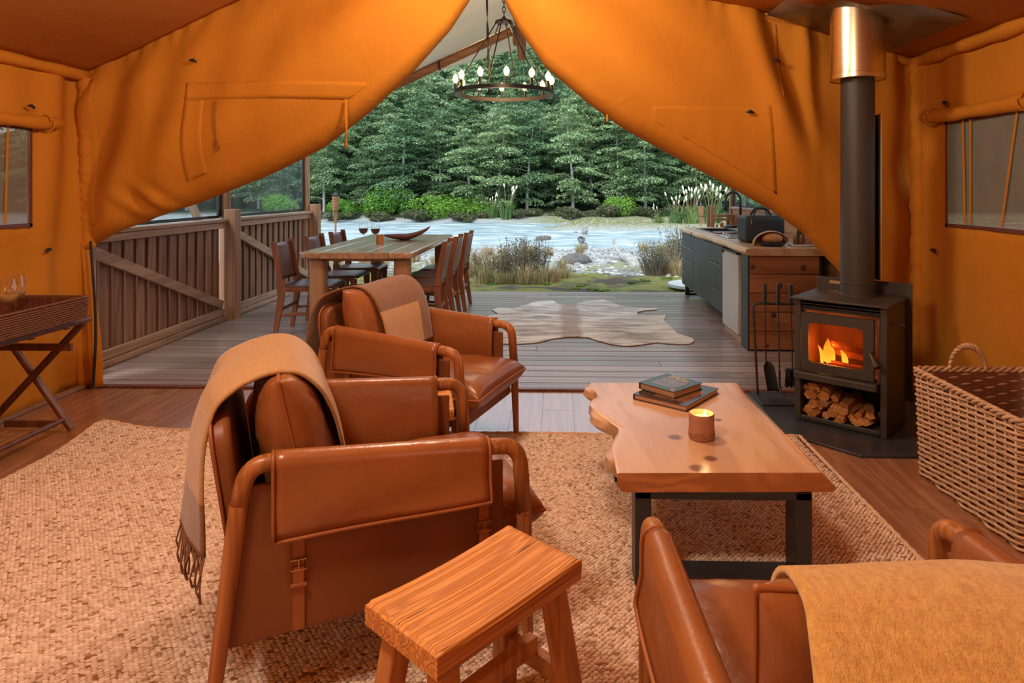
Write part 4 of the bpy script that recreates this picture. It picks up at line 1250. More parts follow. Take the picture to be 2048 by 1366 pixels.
sbox('base_lip', -h + 0.035, h - 0.035, -0.004, 0.010, 0.010, 0.034, None, 0.004)
# firebox interior
M['firebrick'] = pm('reddish_firebrick', (0.30, 0.13, 0.07), (0.18, 0.07, 0.035), scale=12, rough=0.9)  # plain reddish brown brick colour
sbox('firebox_rear', -h + 0.04, h - 0.04, 0.30, 0.31, 0.265, 0.64, M['firebrick'], 0)
for s in (-1, 1):
    sbox('firebox_side', s * (h - 0.05) - 0.006, s * (h - 0.05) + 0.006, 0.03, 0.30, 0.265, 0.64, M['firebrick'], 0)
sbox('ember_bed', -h + 0.05, h - 0.05, 0.04, 0.30, 0.265, 0.300, M['firebrick'], 0)
# door: frame of four bars, glass, handle
door = thing('door', None, None); door.parent = st
dx0, dx1, dz0, dz1, gy = -h + 0.045, h - 0.062, 0.298, 0.628, -0.018
gx0, gx1, gz0, gz1 = -h + 0.085, h - 0.115, 0.348, 0.575
m = MB()
outer = [(dx0, dz0), (dx1, dz0), (dx1, dz1), (dx0, dz1)]
inner = [(p.x, p.y) for p in fillet([(0, gz0, 0), (gx1, gz0, 0), (gx1, gz1, 0), (gx0, gz1, 0), (gx0, gz0, 0), (0, gz0, 0)], 0.03, 4)][:-1]
def frame_mesh(outer, inner, y0, y1):
    mb = MB(); ni = len(inner)
    def near(p): return min(range(4), key=lambda q: (outer[q][0] - p[0]) ** 2 + (outer[q][1] - p[1]) ** 2)
    for y, flip in ((y0, False), (y1, True)):
        vs = [(x, y, z) for x, z in inner] + [(x, y, z) for x, z in outer]
        fs = []
        for i in range(ni):
            j = (i + 1) % ni; a, b = near(inner[i]), near(inner[j])
            f = (i, j, ni + a) if a == b else (i, j, ni + b, ni + a)
            fs.append(f[::-1] if flip else f)
        mb.add(vs, fs)
    mb.add([(x, y, z) for y in (y0, y1) for x, z in inner], [(i, ni + i, ni + (i + 1) % ni, (i + 1) % ni) for i in range(ni)])
    mb.add([(x, y, z) for y in (y0, y1) for x, z in outer], [(i, (i + 1) % 4, 4 + (i + 1) % 4, 4 + i) for i in range(4)])
    return mb
frame_mesh(outer, inner, gy, 0.010).build('door_frame', M['stove'], door, smooth=0.5)
MB().box(((gx0 + gx1) / 2, -0.004, (gz0 + gz1) / 2), (gx1 - gx0 + 0.02, 0.004, gz1 - gz0 + 0.02)).build('door_glass', pane('stove_glass', (1.0, 0.72, 0.5), 0.86, 0.12, (0.25, 0.07, 0.02)), door)
MB().tube([(dx1 - 0.008, gy - 0.002, 0.455), (dx1 - 0.004, gy - 0.03, 0.455), (dx1 + 0.010, gy - 0.05, 0.445), (dx1 + 0.040, gy - 0.085, 0.40)], [0.008, 0.008, 0.010, 0.016], 10).build('handle', M['steel_black'], door)
MB().tube([(h - 0.001, 0.10, 0.60), (h + 0.045, 0.10, 0.60), (h + 0.046, 0.10, 0.60), (h + 0.062, 0.10, 0.60)], [0.004, 0.004, 0.012, 0.013], 10).build('air_control', M['steel_black'], st)
# heat shield behind, with a small maker's plate
sbox('heat_shield', -h - 0.02, h + 0.03, SD + 0.03, SD + 0.036, 0.10, SH + 0.085)
sbox('shield_plate', -h + 0.06, -h + 0.125, SD + 0.026, SD + 0.0295, SH + 0.045, SH + 0.065, M['brushed'], 0)
# flames and burning logs
def flame_mat():
    m, nt, N, L, B = _new('fire')
    tc = N.new('ShaderNodeTexCoord'); sp = N.new('ShaderNodeSeparateXYZ'); L.new(tc.outputs['Object'], sp.inputs[0])
    zz = _math(N, L, 'MULTIPLY', _math(N, L, 'SUBTRACT', sp.outputs[2], 0.30), 5.5, True)
    col = _ramp(N, L, zz, [(0.0, (1.0, 0.62, 0.14)), (0.4, (1.0, 0.38, 0.04)), (1.0, (1.0, 0.14, 0.01))])
    e = N.new('ShaderNodeEmission'); L.new(col, e.inputs[0]); e.inputs[1].default_value = 3.4
    L.new(e.outputs[0], N['Material Output'].inputs['Surface'])
    return m
M['fire'] = flame_mat()
rf = random.Random(4)
for k in range(11):
    x = -0.085 + rf.uniform(-0.065, 0.075); y = 0.14 + rf.uniform(-0.05, 0.06); Hf = rf.uniform(0.05, 0.155) * (1.15 - abs(x + 0.095) * 5); w = rf.uniform(0.010, 0.02)
    path = []; rad = []
    ph = rf.uniform(0, 6)
    for i in range(9):
        t_ = i / 8
        path.append((x + 0.018 * math.sin(3 * t_ + ph) * t_ - 0.01 * t_, y, 0.30 + Hf * t_)); rad.append(max(0.0008, w * math.sin(PI * (0.18 + 0.82 * t_)) ** 0.9))
    MB().tube(path, rad, 7, flat=0.55).build('flame', M['fire'], st, smooth=4)
add_light('stove_fire_light', 'POINT', (-0.06, 0.10, 0.44), 2.6, (1.0, 0.42, 0.12), 0.05, parent=st)
def log_mesh(L, w, hgt, seed):
    r = random.Random(seed); m = MB(); n = 6
    prof = [(w * r.uniform(0.35, 0.55) * math.cos(a) , hgt * r.uniform(0.35, 0.55) * math.sin(a)) for a in [r.uniform(-0.3, 0.3) + 2 * PI * i / 5 for i in range(5)]]
    vs = []
    for i in range(n):
        t_ = i / (n - 1); x = (t_ - 0.5) * L
        for (a, b) in prof:
            k = 1 + 0.12 * math.sin(7 * t_ + a * 60)
            vs.append((x + (r.uniform(-0.006, 0.006) if i in (0, n - 1) else 0), a * k, b * k))
    q = 5
    fs = [(i * q + k, i * q + (k + 1) % q, (i + 1) * q + (k + 1) % q, (i + 1) * q + k) for i in range(n - 1) for k in range(q)]
    fs += [tuple(range(q - 1, -1, -1)), tuple((n - 1) * q + k for k in range(q))]
    return m.add(vs, fs).mesh('firewood_piece', M['firewood'], 0.4)
Ms = Matrix.Translation(st.location) @ Matrix.Rotation(A_, 4, 'Z')
M['charred'] = pm('burning_wood', (0.42, 0.15, 0.05), (0.10, 0.035, 0.015), scale=14, rough=0.9, bump=0.5, bscale=40)
burn = [log_mesh(0.24, 0.05, 0.04, s) for s in (21, 22)]
for b in burn: b.materials.clear(); b.materials.append(M['charred'])
for i, (x, y, z, ry, rz) in enumerate(((0.01, 0.12, 0.325, 0.02, 0.12), (0.03, 0.20, 0.372, 0.05, -0.15), (0.03, 0.17, 0.415, 0.22, 0.5))):
    p = Ms @ Vector((x, y, z))
    inst('burning_log', burn[i % 2], None, p, (0, ry, A_ + rz), label=('burning log lying lowest in the stove fire', 'burning log lying across the middle of the stove fire', 'splinter of wood leaning on top of the stove fire')[i], cat='log', group='logs burning in the stove')
# firewood store: pieces with their ends toward the room
logs = [log_mesh(0.20 + 0.05 * (i % 3) / 2, 0.060 + 0.015 * (i % 2), 0.040 + 0.008 * (i % 3), 30 + i) for i in range(8)]
rl = random.Random(12)
rows = [(0.046, 8, -0.185, 0.185), (0.082, 8, -0.19, 0.17), (0.116, 6, -0.19, 0.06), (0.148, 5, -0.19, -0.02), (0.178, 4, -0.19, -0.08)]
ORD = ['first', 'second', 'third', 'fourth', 'fifth', 'sixth', 'seventh', 'eighth', 'ninth', 'tenth', 'eleventh', 'twelfth', 'thirteenth', 'fourteenth']
LAY = ['bottom', 'second', 'third', 'fourth', 'top']
for ri, (z, n_, xa, xb) in enumerate(rows):
    for i in range(n_):
        x = xa + (xb - xa) * (i + 0.5 * ((z * 1000) % 2)) / n_ + rl.uniform(-0.006, 0.006)
        zz = z + rl.uniform(-0.005, 0.005)
        p = Ms @ Vector((min(max(x, -0.175), 0.18), 0.145 + rl.uniform(-0.02, 0.035), zz))
        inst('firewood_piece', logs[rl.randrange(8)], None, p, (rl.uniform(-0.6, 0.6), rl.uniform(-0.08, 0.08), A_ + PI / 2 + rl.uniform(-0.30, 0.30)), scale=(1, rl.uniform(0.85, 1.15), rl.uniform(0.8, 1.1)),
             label='firewood piece, %s layer of the stove log store, %s from the tool stand' % (LAY[ri], ORD[i]), cat='firewood', group='firewood in the stove store')
# flue
flue = thing('stove_flue', 'black flue pipe with brushed steel sleeve rising to the roof', 'flue', (FLX, FLY, SH + 0.0270))
fz = SH + 0.0270
MB().lathe([(0.099, 0), (0.0985, 0.008), (0.094, 0.012), (0.094, 0.07), (0.0965, 0.072), (0.0965, 0.077), (0.092, 0.08), (0.092, 1.36)], 40).build('pipe', M['stove'], flue)
MB().lathe([(0.093, 1.265), (0.150, 1.265), (0.150, 1.285), (0.148, 1.287), (0.148, 1.74), (0.135, 1.74), (0.135, 1.29), (0.093, 1.29)], 48).build('steel_sleeve', M['brushed'], flue)
MB().lathe([(0.1505, 1.262), (0.1525, 1.264), (0.1525, 1.292), (0.1505, 1.294)], 48, cap0=False, cap1=False).build('sleeve_band', M['brushed'], flue)
# curved flue shield behind the pipe, edge bright
P = [[(0.121 * math.cos(a), 0.121 * math.sin(a), z) for z in (0.09, 1.06)] for a in np.linspace(-0.30, 1.7, 14)]
MB().grid(P).build('flue_shield', M['stove'], flue, solid=0.003)
for a in (-0.32, -0.16):
    MB().tube([(0.122 * math.cos(a), 0.122 * math.sin(a), 0.10), (0.122 * math.cos(a), 0.122 * math.sin(a), 1.055)], 0.006, 6).build('shield_edge', M['brushed'], flue)
sl = -0.30
def plate(dx, dy): return (dx, dy, roof_z(FLX + dx) - 0.03 - fz)
pl_ = MB(); ang = np.linspace(0, 2 * PI, 24, endpoint=False)
sq = [(0.40 * c, 0.40 * s_) for c, s_ in ((max(-1, min(1, 1.42 * math.cos(a))), max(-1, min(1, 1.42 * math.sin(a)))) for a in ang)]
inn = [(0.141 * math.cos(a), 0.141 * math.sin(a)) for a in ang]
rot = math.radians(0)
sq = [(x * math.cos(rot) - y * math.sin(rot), x * math.sin(rot) + y * math.cos(rot)) for x, y in sq]
M['flashing'] = pm('dull_steel_flashing', (0.30, 0.27, 0.22), (0.2, 0.18, 0.15), scale=6, rough=0.45, metal=0.8)
pl_.add([plate(*p) for p in sq] + [plate(*p) for p in inn], [(i, (i + 1) % 24, 24 + (i + 1) % 24, 24 + i) for i in range(24)])
pl_.build('roof_flashing', M['flashing'], flue, solid=0.004)

# ------------------------------------------------------------------ fire tools on their stand
ts = thing('fire_tool_stand', 'black iron stand for the fire tools on the hearth', 'stand', (1.36, 4.16, 0.0145), 0.0)
MB().box((0, 0, 0.006), (0.20, 0.26, 0.012)).build('base', M['steel_black'], ts, bev=0.002)
MB().tube(fillet([(-0.07, 0.06, 0.01), (-0.095, 0.08, 0.595), (0.27, 0.05, 0.595)], 0.03, 5), 0.008, 8).build('post', M['steel_black'], ts)
def tool(name, label, x, make):
    t = thing(name, label, 'fire tool', (1.36 + x, 4.16 + 0.045, 0.0145), 0.0, 'fire tools')
    MB().box((0, 0, 0.66), (0.020, 0.020, 0.135)).build('grip', M['steel_black'], t, bev=0.002)
    make(t)
    return t
def shovel(t):
    MB().tube([(0, 0, 0.60), (0.006, -0.004, 0.22)], 0.0045, 7).build('shaft', M['steel_black'], t)
    P = []
    for i in range(12):
        v = i / 11; w = 0.036 * min(1, (0.15 + 4 * v) ** 0.5) * (1 + 0.1 * v); x0 = 0.012 + 0.035 * v
        P.append([(x0 + w * math.sin(a), -0.012 + 0.018 * math.cos(a) - 0.018, 0.235 - 0.19 * v) for a in np.linspace(-1.2, 1.2, 9)])
    MB().grid(P).build('scoop', M['steel_black'], t, solid=0.003, smooth=4)
def poker(t):
    MB().tube([(0, 0, 0.60), (0.008, -0.002, 0.10), (0.009, -0.002, 0.045)], [0.0045, 0.0045, 0.002], 7).build('shaft', M['steel_black'], t)
    MB().tube([(0.008, -0.002, 0.17), (0.008, -0.002, 0.08), (0.02, -0.006, 0.055), (0.028, -0.01, 0.075)], [0.008, 0.007, 0.005, 0.003], 7).build('hook', M['steel_black'], t)
def brush(t):
    MB().tube([(0, 0, 0.60), (0.010, -0.002, 0.19)], 0.0045, 7).build('shaft', M['steel_black'], t)
    MB().box((0.011, -0.004, 0.178), (0.105, 0.034, 0.02)).build('brush_head', M['steel_black'], t, bev=0.006)
    r = random.Random(2); m = MB()
    for i in range(150):
        x = 0.011 + r.uniform(-0.046, 0.046); y = -0.004 + r.uniform(-0.012, 0.012)
        m.tube([(x, y, 0.172), (x * 1.06 + r.uniform(-0.004, 0.004), y * 1.3, 0.07 + r.uniform(-0.01, 0.012))], 0.0016, 3, cap=False)
    m.build('bristles', M['black'], t, kind='stuff')
tool('hearth_shovel', 'black ash shovel hanging on the fire tool stand', -0.03, shovel)
tool('fire_poker', 'black poker hanging in the middle of the fire tool stand', 0.055, poker)
tool('hearth_brush', 'black hearth brush hanging on the fire tool stand', 0.135, brush)

# ------------------------------------------------------------------ wicker basket
BX0, BX1, BY0, BY1, BH = 1.715, 2.20, 2.445, 3.135, 0.50
bk = thing('wicker_basket', 'large rectangular willow log basket with rope-twist handle beside the stove wall', 'basket', ((BX0 + BX1) / 2, (BY0 + BY1) / 2, 0.001))
bw, bl = (BX1 - BX0) / 2, (BY1 - BY0) / 2
def bperim(s, off, z):
    """point at arc fraction s of a rounded rectangle; off outward"""
    fl = 1 + 0.055 * z / BH                                       # flares to the top
    r = 0.035; W, L = bw * fl - r, bl * fl - r
    segs = [('l', 2 * L), ('c', PI / 2 * r), ('l', 2 * W), ('c', PI / 2 * r), ('l', 2 * L), ('c', PI / 2 * r), ('l', 2 * W), ('c', PI / 2 * r)]
    tot = sum(q[1] for q in segs); d = (s % 1.0) * tot
    cs = [(W, L), (-W, L), (-W, -L), (W, -L)]; st_pts = [((W + r, -L), (0, 1)), ((W, L + r), (-1, 0)), ((-W - r, L), (0, -1)), ((-W, -L - r), (1, 0))]
    k = 0
    for kind, ln in segs:
        if d <= ln:
            q = k // 2
            if kind == 'l':
                (x, y), (tx, ty) = st_pts[q]; nx, ny = ty, -tx
                return (x + tx * d + nx * off, y + ty * d + ny * off, z)
            a = q * PI / 2 + d / r
            return (cs[q][0] + (r + off) * math.cos(a), cs[q][1] + (r + off) * math.sin(a), z)
        d -= ln; k += 1
    return (W + r + off, -L, z)
NS = 42
for k in range(NS):
    s = (k + 0.5) / NS
    MB().tube([bperim(s, 0, 0.0), bperim(s, 0, 0.25), bperim(s, 0, BH - 0.01)], 0.0048, 5).build('stake', M['wicker'], bk, smooth=4)
rows_n = 31
for j in range(rows_n):
    z = 0.012 + j * 0.0152
    pts = []
    npt = NS * 4
    for i in range(npt):
        s = i / npt
        ph = (s * NS + j + 0.0) * PI * 0.6667
        pts.append(bperim(s, 0.0078 * math.cos(ph), z + 0.0028 * math.sin(ph)))
    MB().tube(pts, 0.0066, 5, closed=True).build('weaver', M['wicker'], bk, smooth=4)
for q in range(3):
    pts = [bperim(i / 200, 0.010 * math.cos(2 * PI * (i * 22 / 200 + q / 3)), BH - 0.012 + 0.010 * math.sin(2 * PI * (i * 22 / 200 + q / 3))) for i in range(200)]
    MB().tube(pts, 0.0075, 6, closed=True).build('rim_braid', M['wicker'], bk, smooth=4)
P = [[bperim(i / 80, -0.011, z) for z in (0.012, 0.2, BH - 0.02)] for i in range(80)]
MB().grid(P, wrap_u=True).build('lining', M['wicker_in'], bk, smooth=4)
MB().box((0, 0, 0.008), (2 * bw - 0.02, 2 * bl - 0.02, 0.012)).build('base', M['wicker_in'], bk)
for sgn in (1, -1):
    hd = []
    yh = sgn * bl * 1.05
    arc = [(0.085 * math.cos(a), yh, BH - 0.015 + 0.115 * math.sin(a)) for a in np.linspace(PI, 0, 40)]
    for q in range(3):
        tw = [(x + 0.009 * math.cos(i * 0.75 + q * 2.094) * 0.8, y + 0.009 * math.cos(i * 0.75 + q * 2.094) , z + 0.009 * math.sin(i * 0.75 + q * 2.094)) for i, (x, y, z) in enumerate(arc)]
        MB().tube(tw, 0.008, 6).build('handle', M['wicker'], bk, smooth=4)

# ------------------------------------------------------------------ folding butler's tray table with wine glasses
tt = thing('tray_table', 'folding tray table with woven rattan tray and crossed wooden legs', 'table', (-2.86, 3.06, 0))
tw, tl, tz = 0.66, 0.74, 0.655
sides = MB()
def tray_wall(name, a, b, nrm):
    t = thing(name, None, None); t.parent = tt
    a, b = Vector(a), Vector(b); nrm = Vector(nrm)
    for k in range(9):
        pts = []
        L = (b - a).length; n = int(L / 0.012)
        for i in range(n + 1):
            p = a.lerp(b, i / n); pts.append(p + nrm * (0.0025 * math.cos(PI * i + PI * k) + 0.012 * (k / 8)) + Vector((0, 0, tz + 0.012 + k * 0.0115)))
        MB().tube(pts, 0.0062, 4).build('rattan_strand', M['rattan'], t, smooth=4)
    MB().bar(a + Vector((0, 0, tz + 0.06)) - nrm * 0.006, b + Vector((0, 0, tz + 0.06)) - nrm * 0.006, 0.008, 0.10).build('board', M['dark_wood'], t)
    MB().bar(a + nrm * 0.008 + Vector((0, 0, tz + 0.118)), b + nrm * 0.008 + Vector((0, 0, tz + 0.118)), 0.016, 0.010).build('rim', M['rattan'], t, bev=0.003)
tray_wall('tray_side', (tw / 2, -tl / 2, 0), (tw / 2, tl / 2, 0), (1, 0, 0))
tray_wall('tray_side', (-tw / 2, -tl / 2, 0), (-tw / 2, tl / 2, 0), (-1, 0, 0))
tray_wall('tray_end', (-tw / 2, tl / 2, 0), (tw / 2, tl / 2, 0), (0, 1, 0))
tray_wall('tray_end', (-tw / 2, -tl / 2, 0), (tw / 2, -tl / 2, 0), (0, -1, 0))
MB().box((0, 0, tz + 0.006), (tw, tl, 0.012)).build('tray_floor', M['dark_wood'], tt)
for yy in (-0.30, 0.43):
    MB().tube([(0.27, yy, tz - 0.03), (-0.30, yy, 0.018)], 0.019, 12).build('leg', M['dark_wood'], tt)
    MB().tube([(-0.34, yy + 0.045, tz - 0.14), (-0.36, yy + 0.045, tz - 0.03)], 0.019, 12).build('leg_top', M['dark_wood'], tt) if False else None
    MB().tube([(-0.27, yy + 0.045, tz - 0.03), (0.17, yy + 0.045, 0.018)], 0.019, 12).build('leg', M['dark_wood'], tt)
for xx in (0.27, -0.27):
    MB().tube([(xx, -0.34, tz - 0.022), (xx, 0.47, tz - 0.022)], 0.019, 12).build('top_rail', M['dark_wood'], tt)
MB().tube([(-0.26, -0.30, 0.055), (-0.26, 0.43, 0.055)], 0.014, 10).build('stretcher', M['dark_wood'], tt)
MB().tube([(0.13, -0.255, 0.075), (0.13, 0.475, 0.075)], 0.014, 10).build('stretcher', M['dark_wood'], tt)
MB().box((0, 0.40, 0.075), (0.28, 0.02, 0.035)).build('stretcher', M['dark_wood'], tt)
for yy in (0.12, 0.36):
    MB().bar((-0.28, yy, tz - 0.05), (0.24, yy, tz - 0.055), 0.03, 0.003).build('webbing_strap', M['black'], tt)
MB().box((0, 0.41, tz - 0.165), (0.44, 0.018, 0.038)).build('cross_bar', M['dark_wood'], tt)

def wine_glass(label, loc, wine, level, group, sc=1.0):
    t = thing('wine_glass', label, 'wine glass', loc, 0.0, group)
    s = sc
    outer = [(0.0345 * s, 0), (0.034 * s, 0.002 * s), (0.006 * s, 0.006 * s), (0.0038 * s, 0.012 * s), (0.0036 * s, 0.085 * s), (0.008 * s, 0.094 * s), (0.030 * s, 0.112 * s), (0.041 * s, 0.137 * s), (0.0405 * s, 0.16 * s), (0.034 * s, 0.195 * s), (0.030 * s, 0.218 * s)]
    MB().lathe(outer, 28, cap1=False).build('glass', M['glass'], t, smooth=4)
    if wine:
        zc = 0.098 * s; prof = [(0.0001, zc)]
        for r, z in ((0.0285 * s, 0.113 * s), (0.0385 * s, 0.137 * s), (0.0385 * s, 0.150 * s)):
            if z < level * s: prof.append((r, z))
        prof += [(0.0375 * s, level * s), (0.0001, level * s)]
        MB().lathe(prof, 24).build('wine', wine, t)
    return t
wine_glass('wine glass with amber wine nearer the corner of the rattan tray', (-2.735, 3.17, tz + 0.0125), M['white_wine'], 0.142, 'wine glasses on the tray', 1.08)
wine_glass('wine glass with amber wine beside the tent wall on the rattan tray', (-2.815, 3.31, tz + 0.0125), M['white_wine'], 0.142, 'wine glasses on the tray', 1.08)
# ------------------------------------------------------------------ kitchen bench
FXK = 1.60                                                       # cabinet front plane
cab = thing('kitchen_cabinet', 'charcoal stained kitchen cabinet with drawers and doors under the timber counter', 'cabinet', (FXK, 7.35, 0))
y0, y1 = 6.33, 8.40
def cy_(y): return y - 7.35
zb, zt = 0.135, 0.795
MB().box((0.31, cy_((y0 + y1) / 2), (zb + zt) / 2), (0.58, y1 - y0, zt - zb)).build('body', M['cabinet'], cab, bev=0.003)
def front(name, ya, yb_, za, zb_, handle=True):
    f = MB().box((0.010, cy_((ya + yb_) / 2), (za + zb_) / 2), (0.022, yb_ - ya - 0.006, zb_ - za - 0.012)).build(name, M['cabinet'], cab, bev=0.002)
    if handle:
        MB().box((0.001, cy_((ya + yb_) / 2), zb_ - 0.004), (0.006, yb_ - ya - 0.01, 0.005)).build('finger_pull', M['steel'], f)
        MB().box((-0.0005, cy_(ya + 0.03), zb_ - 0.011), (0.004, 0.05, 0.012)).build('recess', M['black'], f)
    return f
hs = np.linspace(zb, zt, 5)
for k in range(4): front('drawer', 7.70, 8.40, hs[k], hs[k + 1], k < 3)
front('door', 7.28, 7.70, zb, zt, False); front('door', 6.86, 7.28, zb, zt, False)
hs = [zb, 0.345, 0.60, zt]
for k in range(3): front('drawer', 6.33, 6.86, hs[k], hs[k + 1], k < 2)
lg = MB()
lg.box((0.06, cy_(8.36), zb / 2), (0.05, 0.05, zb)).box((0.56, cy_(8.36), zb / 2), (0.05, 0.05, zb)).box((0.31, cy_(8.36), 0.012), (0.55, 0.05, 0.024))
lg.build('leg_frame', M['steel_black'], cab, bev=0.003)

fr_ = thing('bar_fridge', 'silver-doored bar fridge under the counter beside the drawers', 'fridge', (FXK, 6.03, 0))
MB().box((0.33, 0, 0.425), (0.56, 0.53, 0.74)).build('body', M['steel_black'], fr_, bev=0.004)
MB().box((0.012, 0, 0.415), (0.05, 0.535, 0.71)).build('door', M['fridge'], fr_, bev=0.006)
MB().box((-0.006, 0, 0.780), (0.04, 0.535, 0.016)).build('top_trim', M['steel_black'], fr_, bev=0.003)
MB().box((-0.012, 0.235, 0.765), (0.035, 0.05, 0.035)).build('hinge', M['black'], fr_, bev=0.004)
MB().box((0.30, 0, 0.0275), (0.58, 0.56, 0.055)).build('plinth', M['fence_rail'], fr_, bev=0.003)

end = thing('bench_end_panel', 'brown knotty plank end panel of the kitchen bench', 'panel', (1.885, 5.46, 0))
ph = 0.157
for k in range(5):
    pl_o = MB().box((0, 0, 0), (0.57, 0.03, ph - 0.005)).build('plank', M['cedar'], end, bev=0.003, loc=(0, 0, 0.012 + ph * (k + 0.5)))
for kx, kz, r in ((-0.265, 0.70, 0.022), (0.155, 0.695, 0.026), (-0.04, 0.545, 0.026), (-0.09, 0.30, 0.024), (-0.14, 0.045, 0.013)):
    MB().lathe([(r, 0), (r * 0.8, 0.0006)], 16).xf(Matrix.Translation((kx, -0.0152, kz)) @ Matrix.Rotation(PI / 2, 4, 'X')).build('knot', M['knot'], end)
fm = MB().box((-0.292, 0.10, 0.40), (0.014, 0.20, 0.79)).box((0.297, 0.02, 0.40), (0.02, 0.05, 0.79)).box((0, 0.03, 0.40), (0.57, 0.02, 0.79))
fm.build('side_frame', M['steel_black'], end)

# live-edge counter slab, with a cut-out for the sink
cnt = thing('timber_counter', 'thick live-edge timber counter along the kitchen bench', 'counter', (0, 0, 0))
CZ0, CZ1 = 0.798, 0.858
yy = np.linspace(5.415, 8.47, 50)
P = []
for y in yy:
    f = 1.555 + 0.012 * math.sin(3.1 * y) + 0.008 * math.sin(8.3 * y + 1)
    P.append([(2.33, y, CZ1), (f + 0.045, y, CZ1), (f + 0.010, y, CZ1 - 0.006), (f + 0.004 * math.sin(21 * y), y, CZ1 - 0.03), (f + 0.018, y, CZ0 + 0.008), (f + 0.035, y, CZ0), (2.33, y, CZ0)])
sx0, sx1, sy0, sy1 = 1.74, 2.10, 7.40, 8.12
iy0 = int(np.argmin(abs(yy - sy0))); iy1 = int(np.argmin(abs(yy - sy1))); sy0, sy1 = yy[iy0], yy[iy1]
m = MB()
NP = 7
m.add([q for r in P for q in r], [])
def af(f, mi): m.f.append(f); m.mi.append(mi)
for i in range(49):
    for j in range(NP):
        j2 = (j + 1) % NP
        if j == 0 and iy0 <= i < iy1:
            continue
        af((i * NP + j, i * NP + j2, (i + 1) * NP + j2, (i + 1) * NP + j), 1 if j in (1, 2, 3, 4) else 0)
for i in range(iy0, iy1):                                        # top around the sink
    for (xa, xb) in ((2.33, sx1), (sx0, None)):
        a0 = (xa, yy[i], CZ1); a1 = (xa, yy[i + 1], CZ1)
        b0 = (xb, yy[i], CZ1) if xb else P[i][1]; b1 = (xb, yy[i + 1], CZ1) if xb else P[i + 1][1]
        o = len(m.v); m.v.extend([a0, b0, b1, a1]); af((o, o + 1, o + 2, o + 3), 0)
af(tuple(range(NP)), 0); af(tuple(49 * NP + k for k in range(NP - 1, -1, -1)), 0)
m.build('slab', [M['counter'], M['bark_edge']], cnt, smooth=0.6)
MB().lathe([(0.020, 0), (0.016, 0.006), (0.006, 0.009)], 14).xf(Matrix.Translation((1.557, 7.60, 0.83)) @ Matrix.Rotation(-PI / 2, 4, 'Y')).build('edge_knot', M['knot'], cnt)
sk = thing('kitchen_sink', 'dark inset kitchen sink in the timber counter', 'sink', ((sx0 + sx1) / 2, (sy0 + sy1) / 2, CZ1))
hw, hl = (sx1 - sx0) / 2 - 0.002, (sy1 - sy0) / 2 - 0.002
b = MB()
for dx in (-1, 1): b.box((dx * (hw - 0.004), 0, -0.028), (0.008, 2 * hl, 0.055))
for dy in (-1, 1): b.box((0, dy * (hl - 0.004), -0.028), (2 * hw, 0.008, 0.055))
b.box((0, 0, -0.052), (2 * hw, 2 * hl, 0.006))
b.build('basin', M['steel_black'], sk)
rim = MB()
for dx in (-1, 1): rim.box((dx * (hw + 0.008), 0, 0.003), (0.028, 2 * hl + 0.044, 0.005))
for dy in (-1, 1): rim.box((0, dy * (hl + 0.008), 0.003), (2 * hw, 0.028, 0.005))
rim.build('rim', M['steel_black'], sk, bev=0.001)
fc = thing('kitchen_tap', 'tall black gooseneck kitchen tap behind the sink', 'tap', (2.14, 7.66, CZ1 + 0.0002))
MB().lathe([(0.028, 0), (0.028, 0.006), (0.022, 0.010), (0.022, 0.11), (0.016, 0.13)], 18).build('base', M['steel_black'], fc)
arc = [(0, 0, 0.12), (0, 0, 0.34)] + [(-0.085 + 0.085 * math.cos(a), 0, 0.36 + 0.095 * math.sin(a)) for a in np.linspace(0, PI, 14)] + [(-0.17, 0, 0.31), (-0.172, 0, 0.235)]
MB().tube(arc, [0.015] * (len(arc) - 2) + [0.016, 0.019], 12).build('spout', M['steel_black'], fc, smooth=4)
MB().tube([(0.0, -0.02, 0.075), (0.0, -0.055, 0.075)], 0.018, 12).build('valve', M['steel_black'], fc)
MB().tube([(0, -0.045, 0.08), (-0.03, -0.05, 0.15)], [0.006, 0.004], 8).build('lever', M['steel_black'], fc)
# chopping board, hob
MB().box((1.93, 7.20, CZ1 + 0.010), (0.40, 0.24, 0.018)).build('chopping_board', M['leather_dark'], bev=0.004, label='dark reddish chopping board between sink and hob', cat='board')
hb = thing('gas_hob', 'two-burner steel gas hob set on the counter', 'hob', (1.90, 6.72, CZ1 + 0.0005))
MB().box((0, 0, 0.006), (0.42, 0.46, 0.012)).build('tray', M['steel'], hb, bev=0.003)
MB().box((0, 0, 0.0125), (0.36, 0.40, 0.003)).build('top_glass', M['steel_black'], hb)
for dy in (-0.10, 0.10):
    MB().lathe([(0.045, 0.013), (0.045, 0.022), (0.028, 0.024), (0.028, 0.032), (0.001, 0.033)], 18, (0.02, dy, 0)).build('burner', M['black'], hb)
    g = MB()
    for a in range(4):
        c, s_ = math.cos(a * PI / 2), math.sin(a * PI / 2)
        g.bar((0.02 + 0.03 * c, dy + 0.03 * s_, 0.042), (0.02 + 0.095 * c, dy + 0.095 * s_, 0.042), 0.008, 0.008)
        g.bar((0.02 + 0.095 * c, dy + 0.095 * s_, 0.012), (0.02 + 0.095 * c, dy + 0.095 * s_, 0.046), 0.008, 0.008)
    g.build('pan_support', M['steel'], hb)
for dy in (-0.12, 0.0, 0.12):
    MB().lathe([(0.016, 0.012), (0.014, 0.035), (0.001, 0.036)], 14, (-0.16, dy, 0)).build('knob', M['steel'], hb)
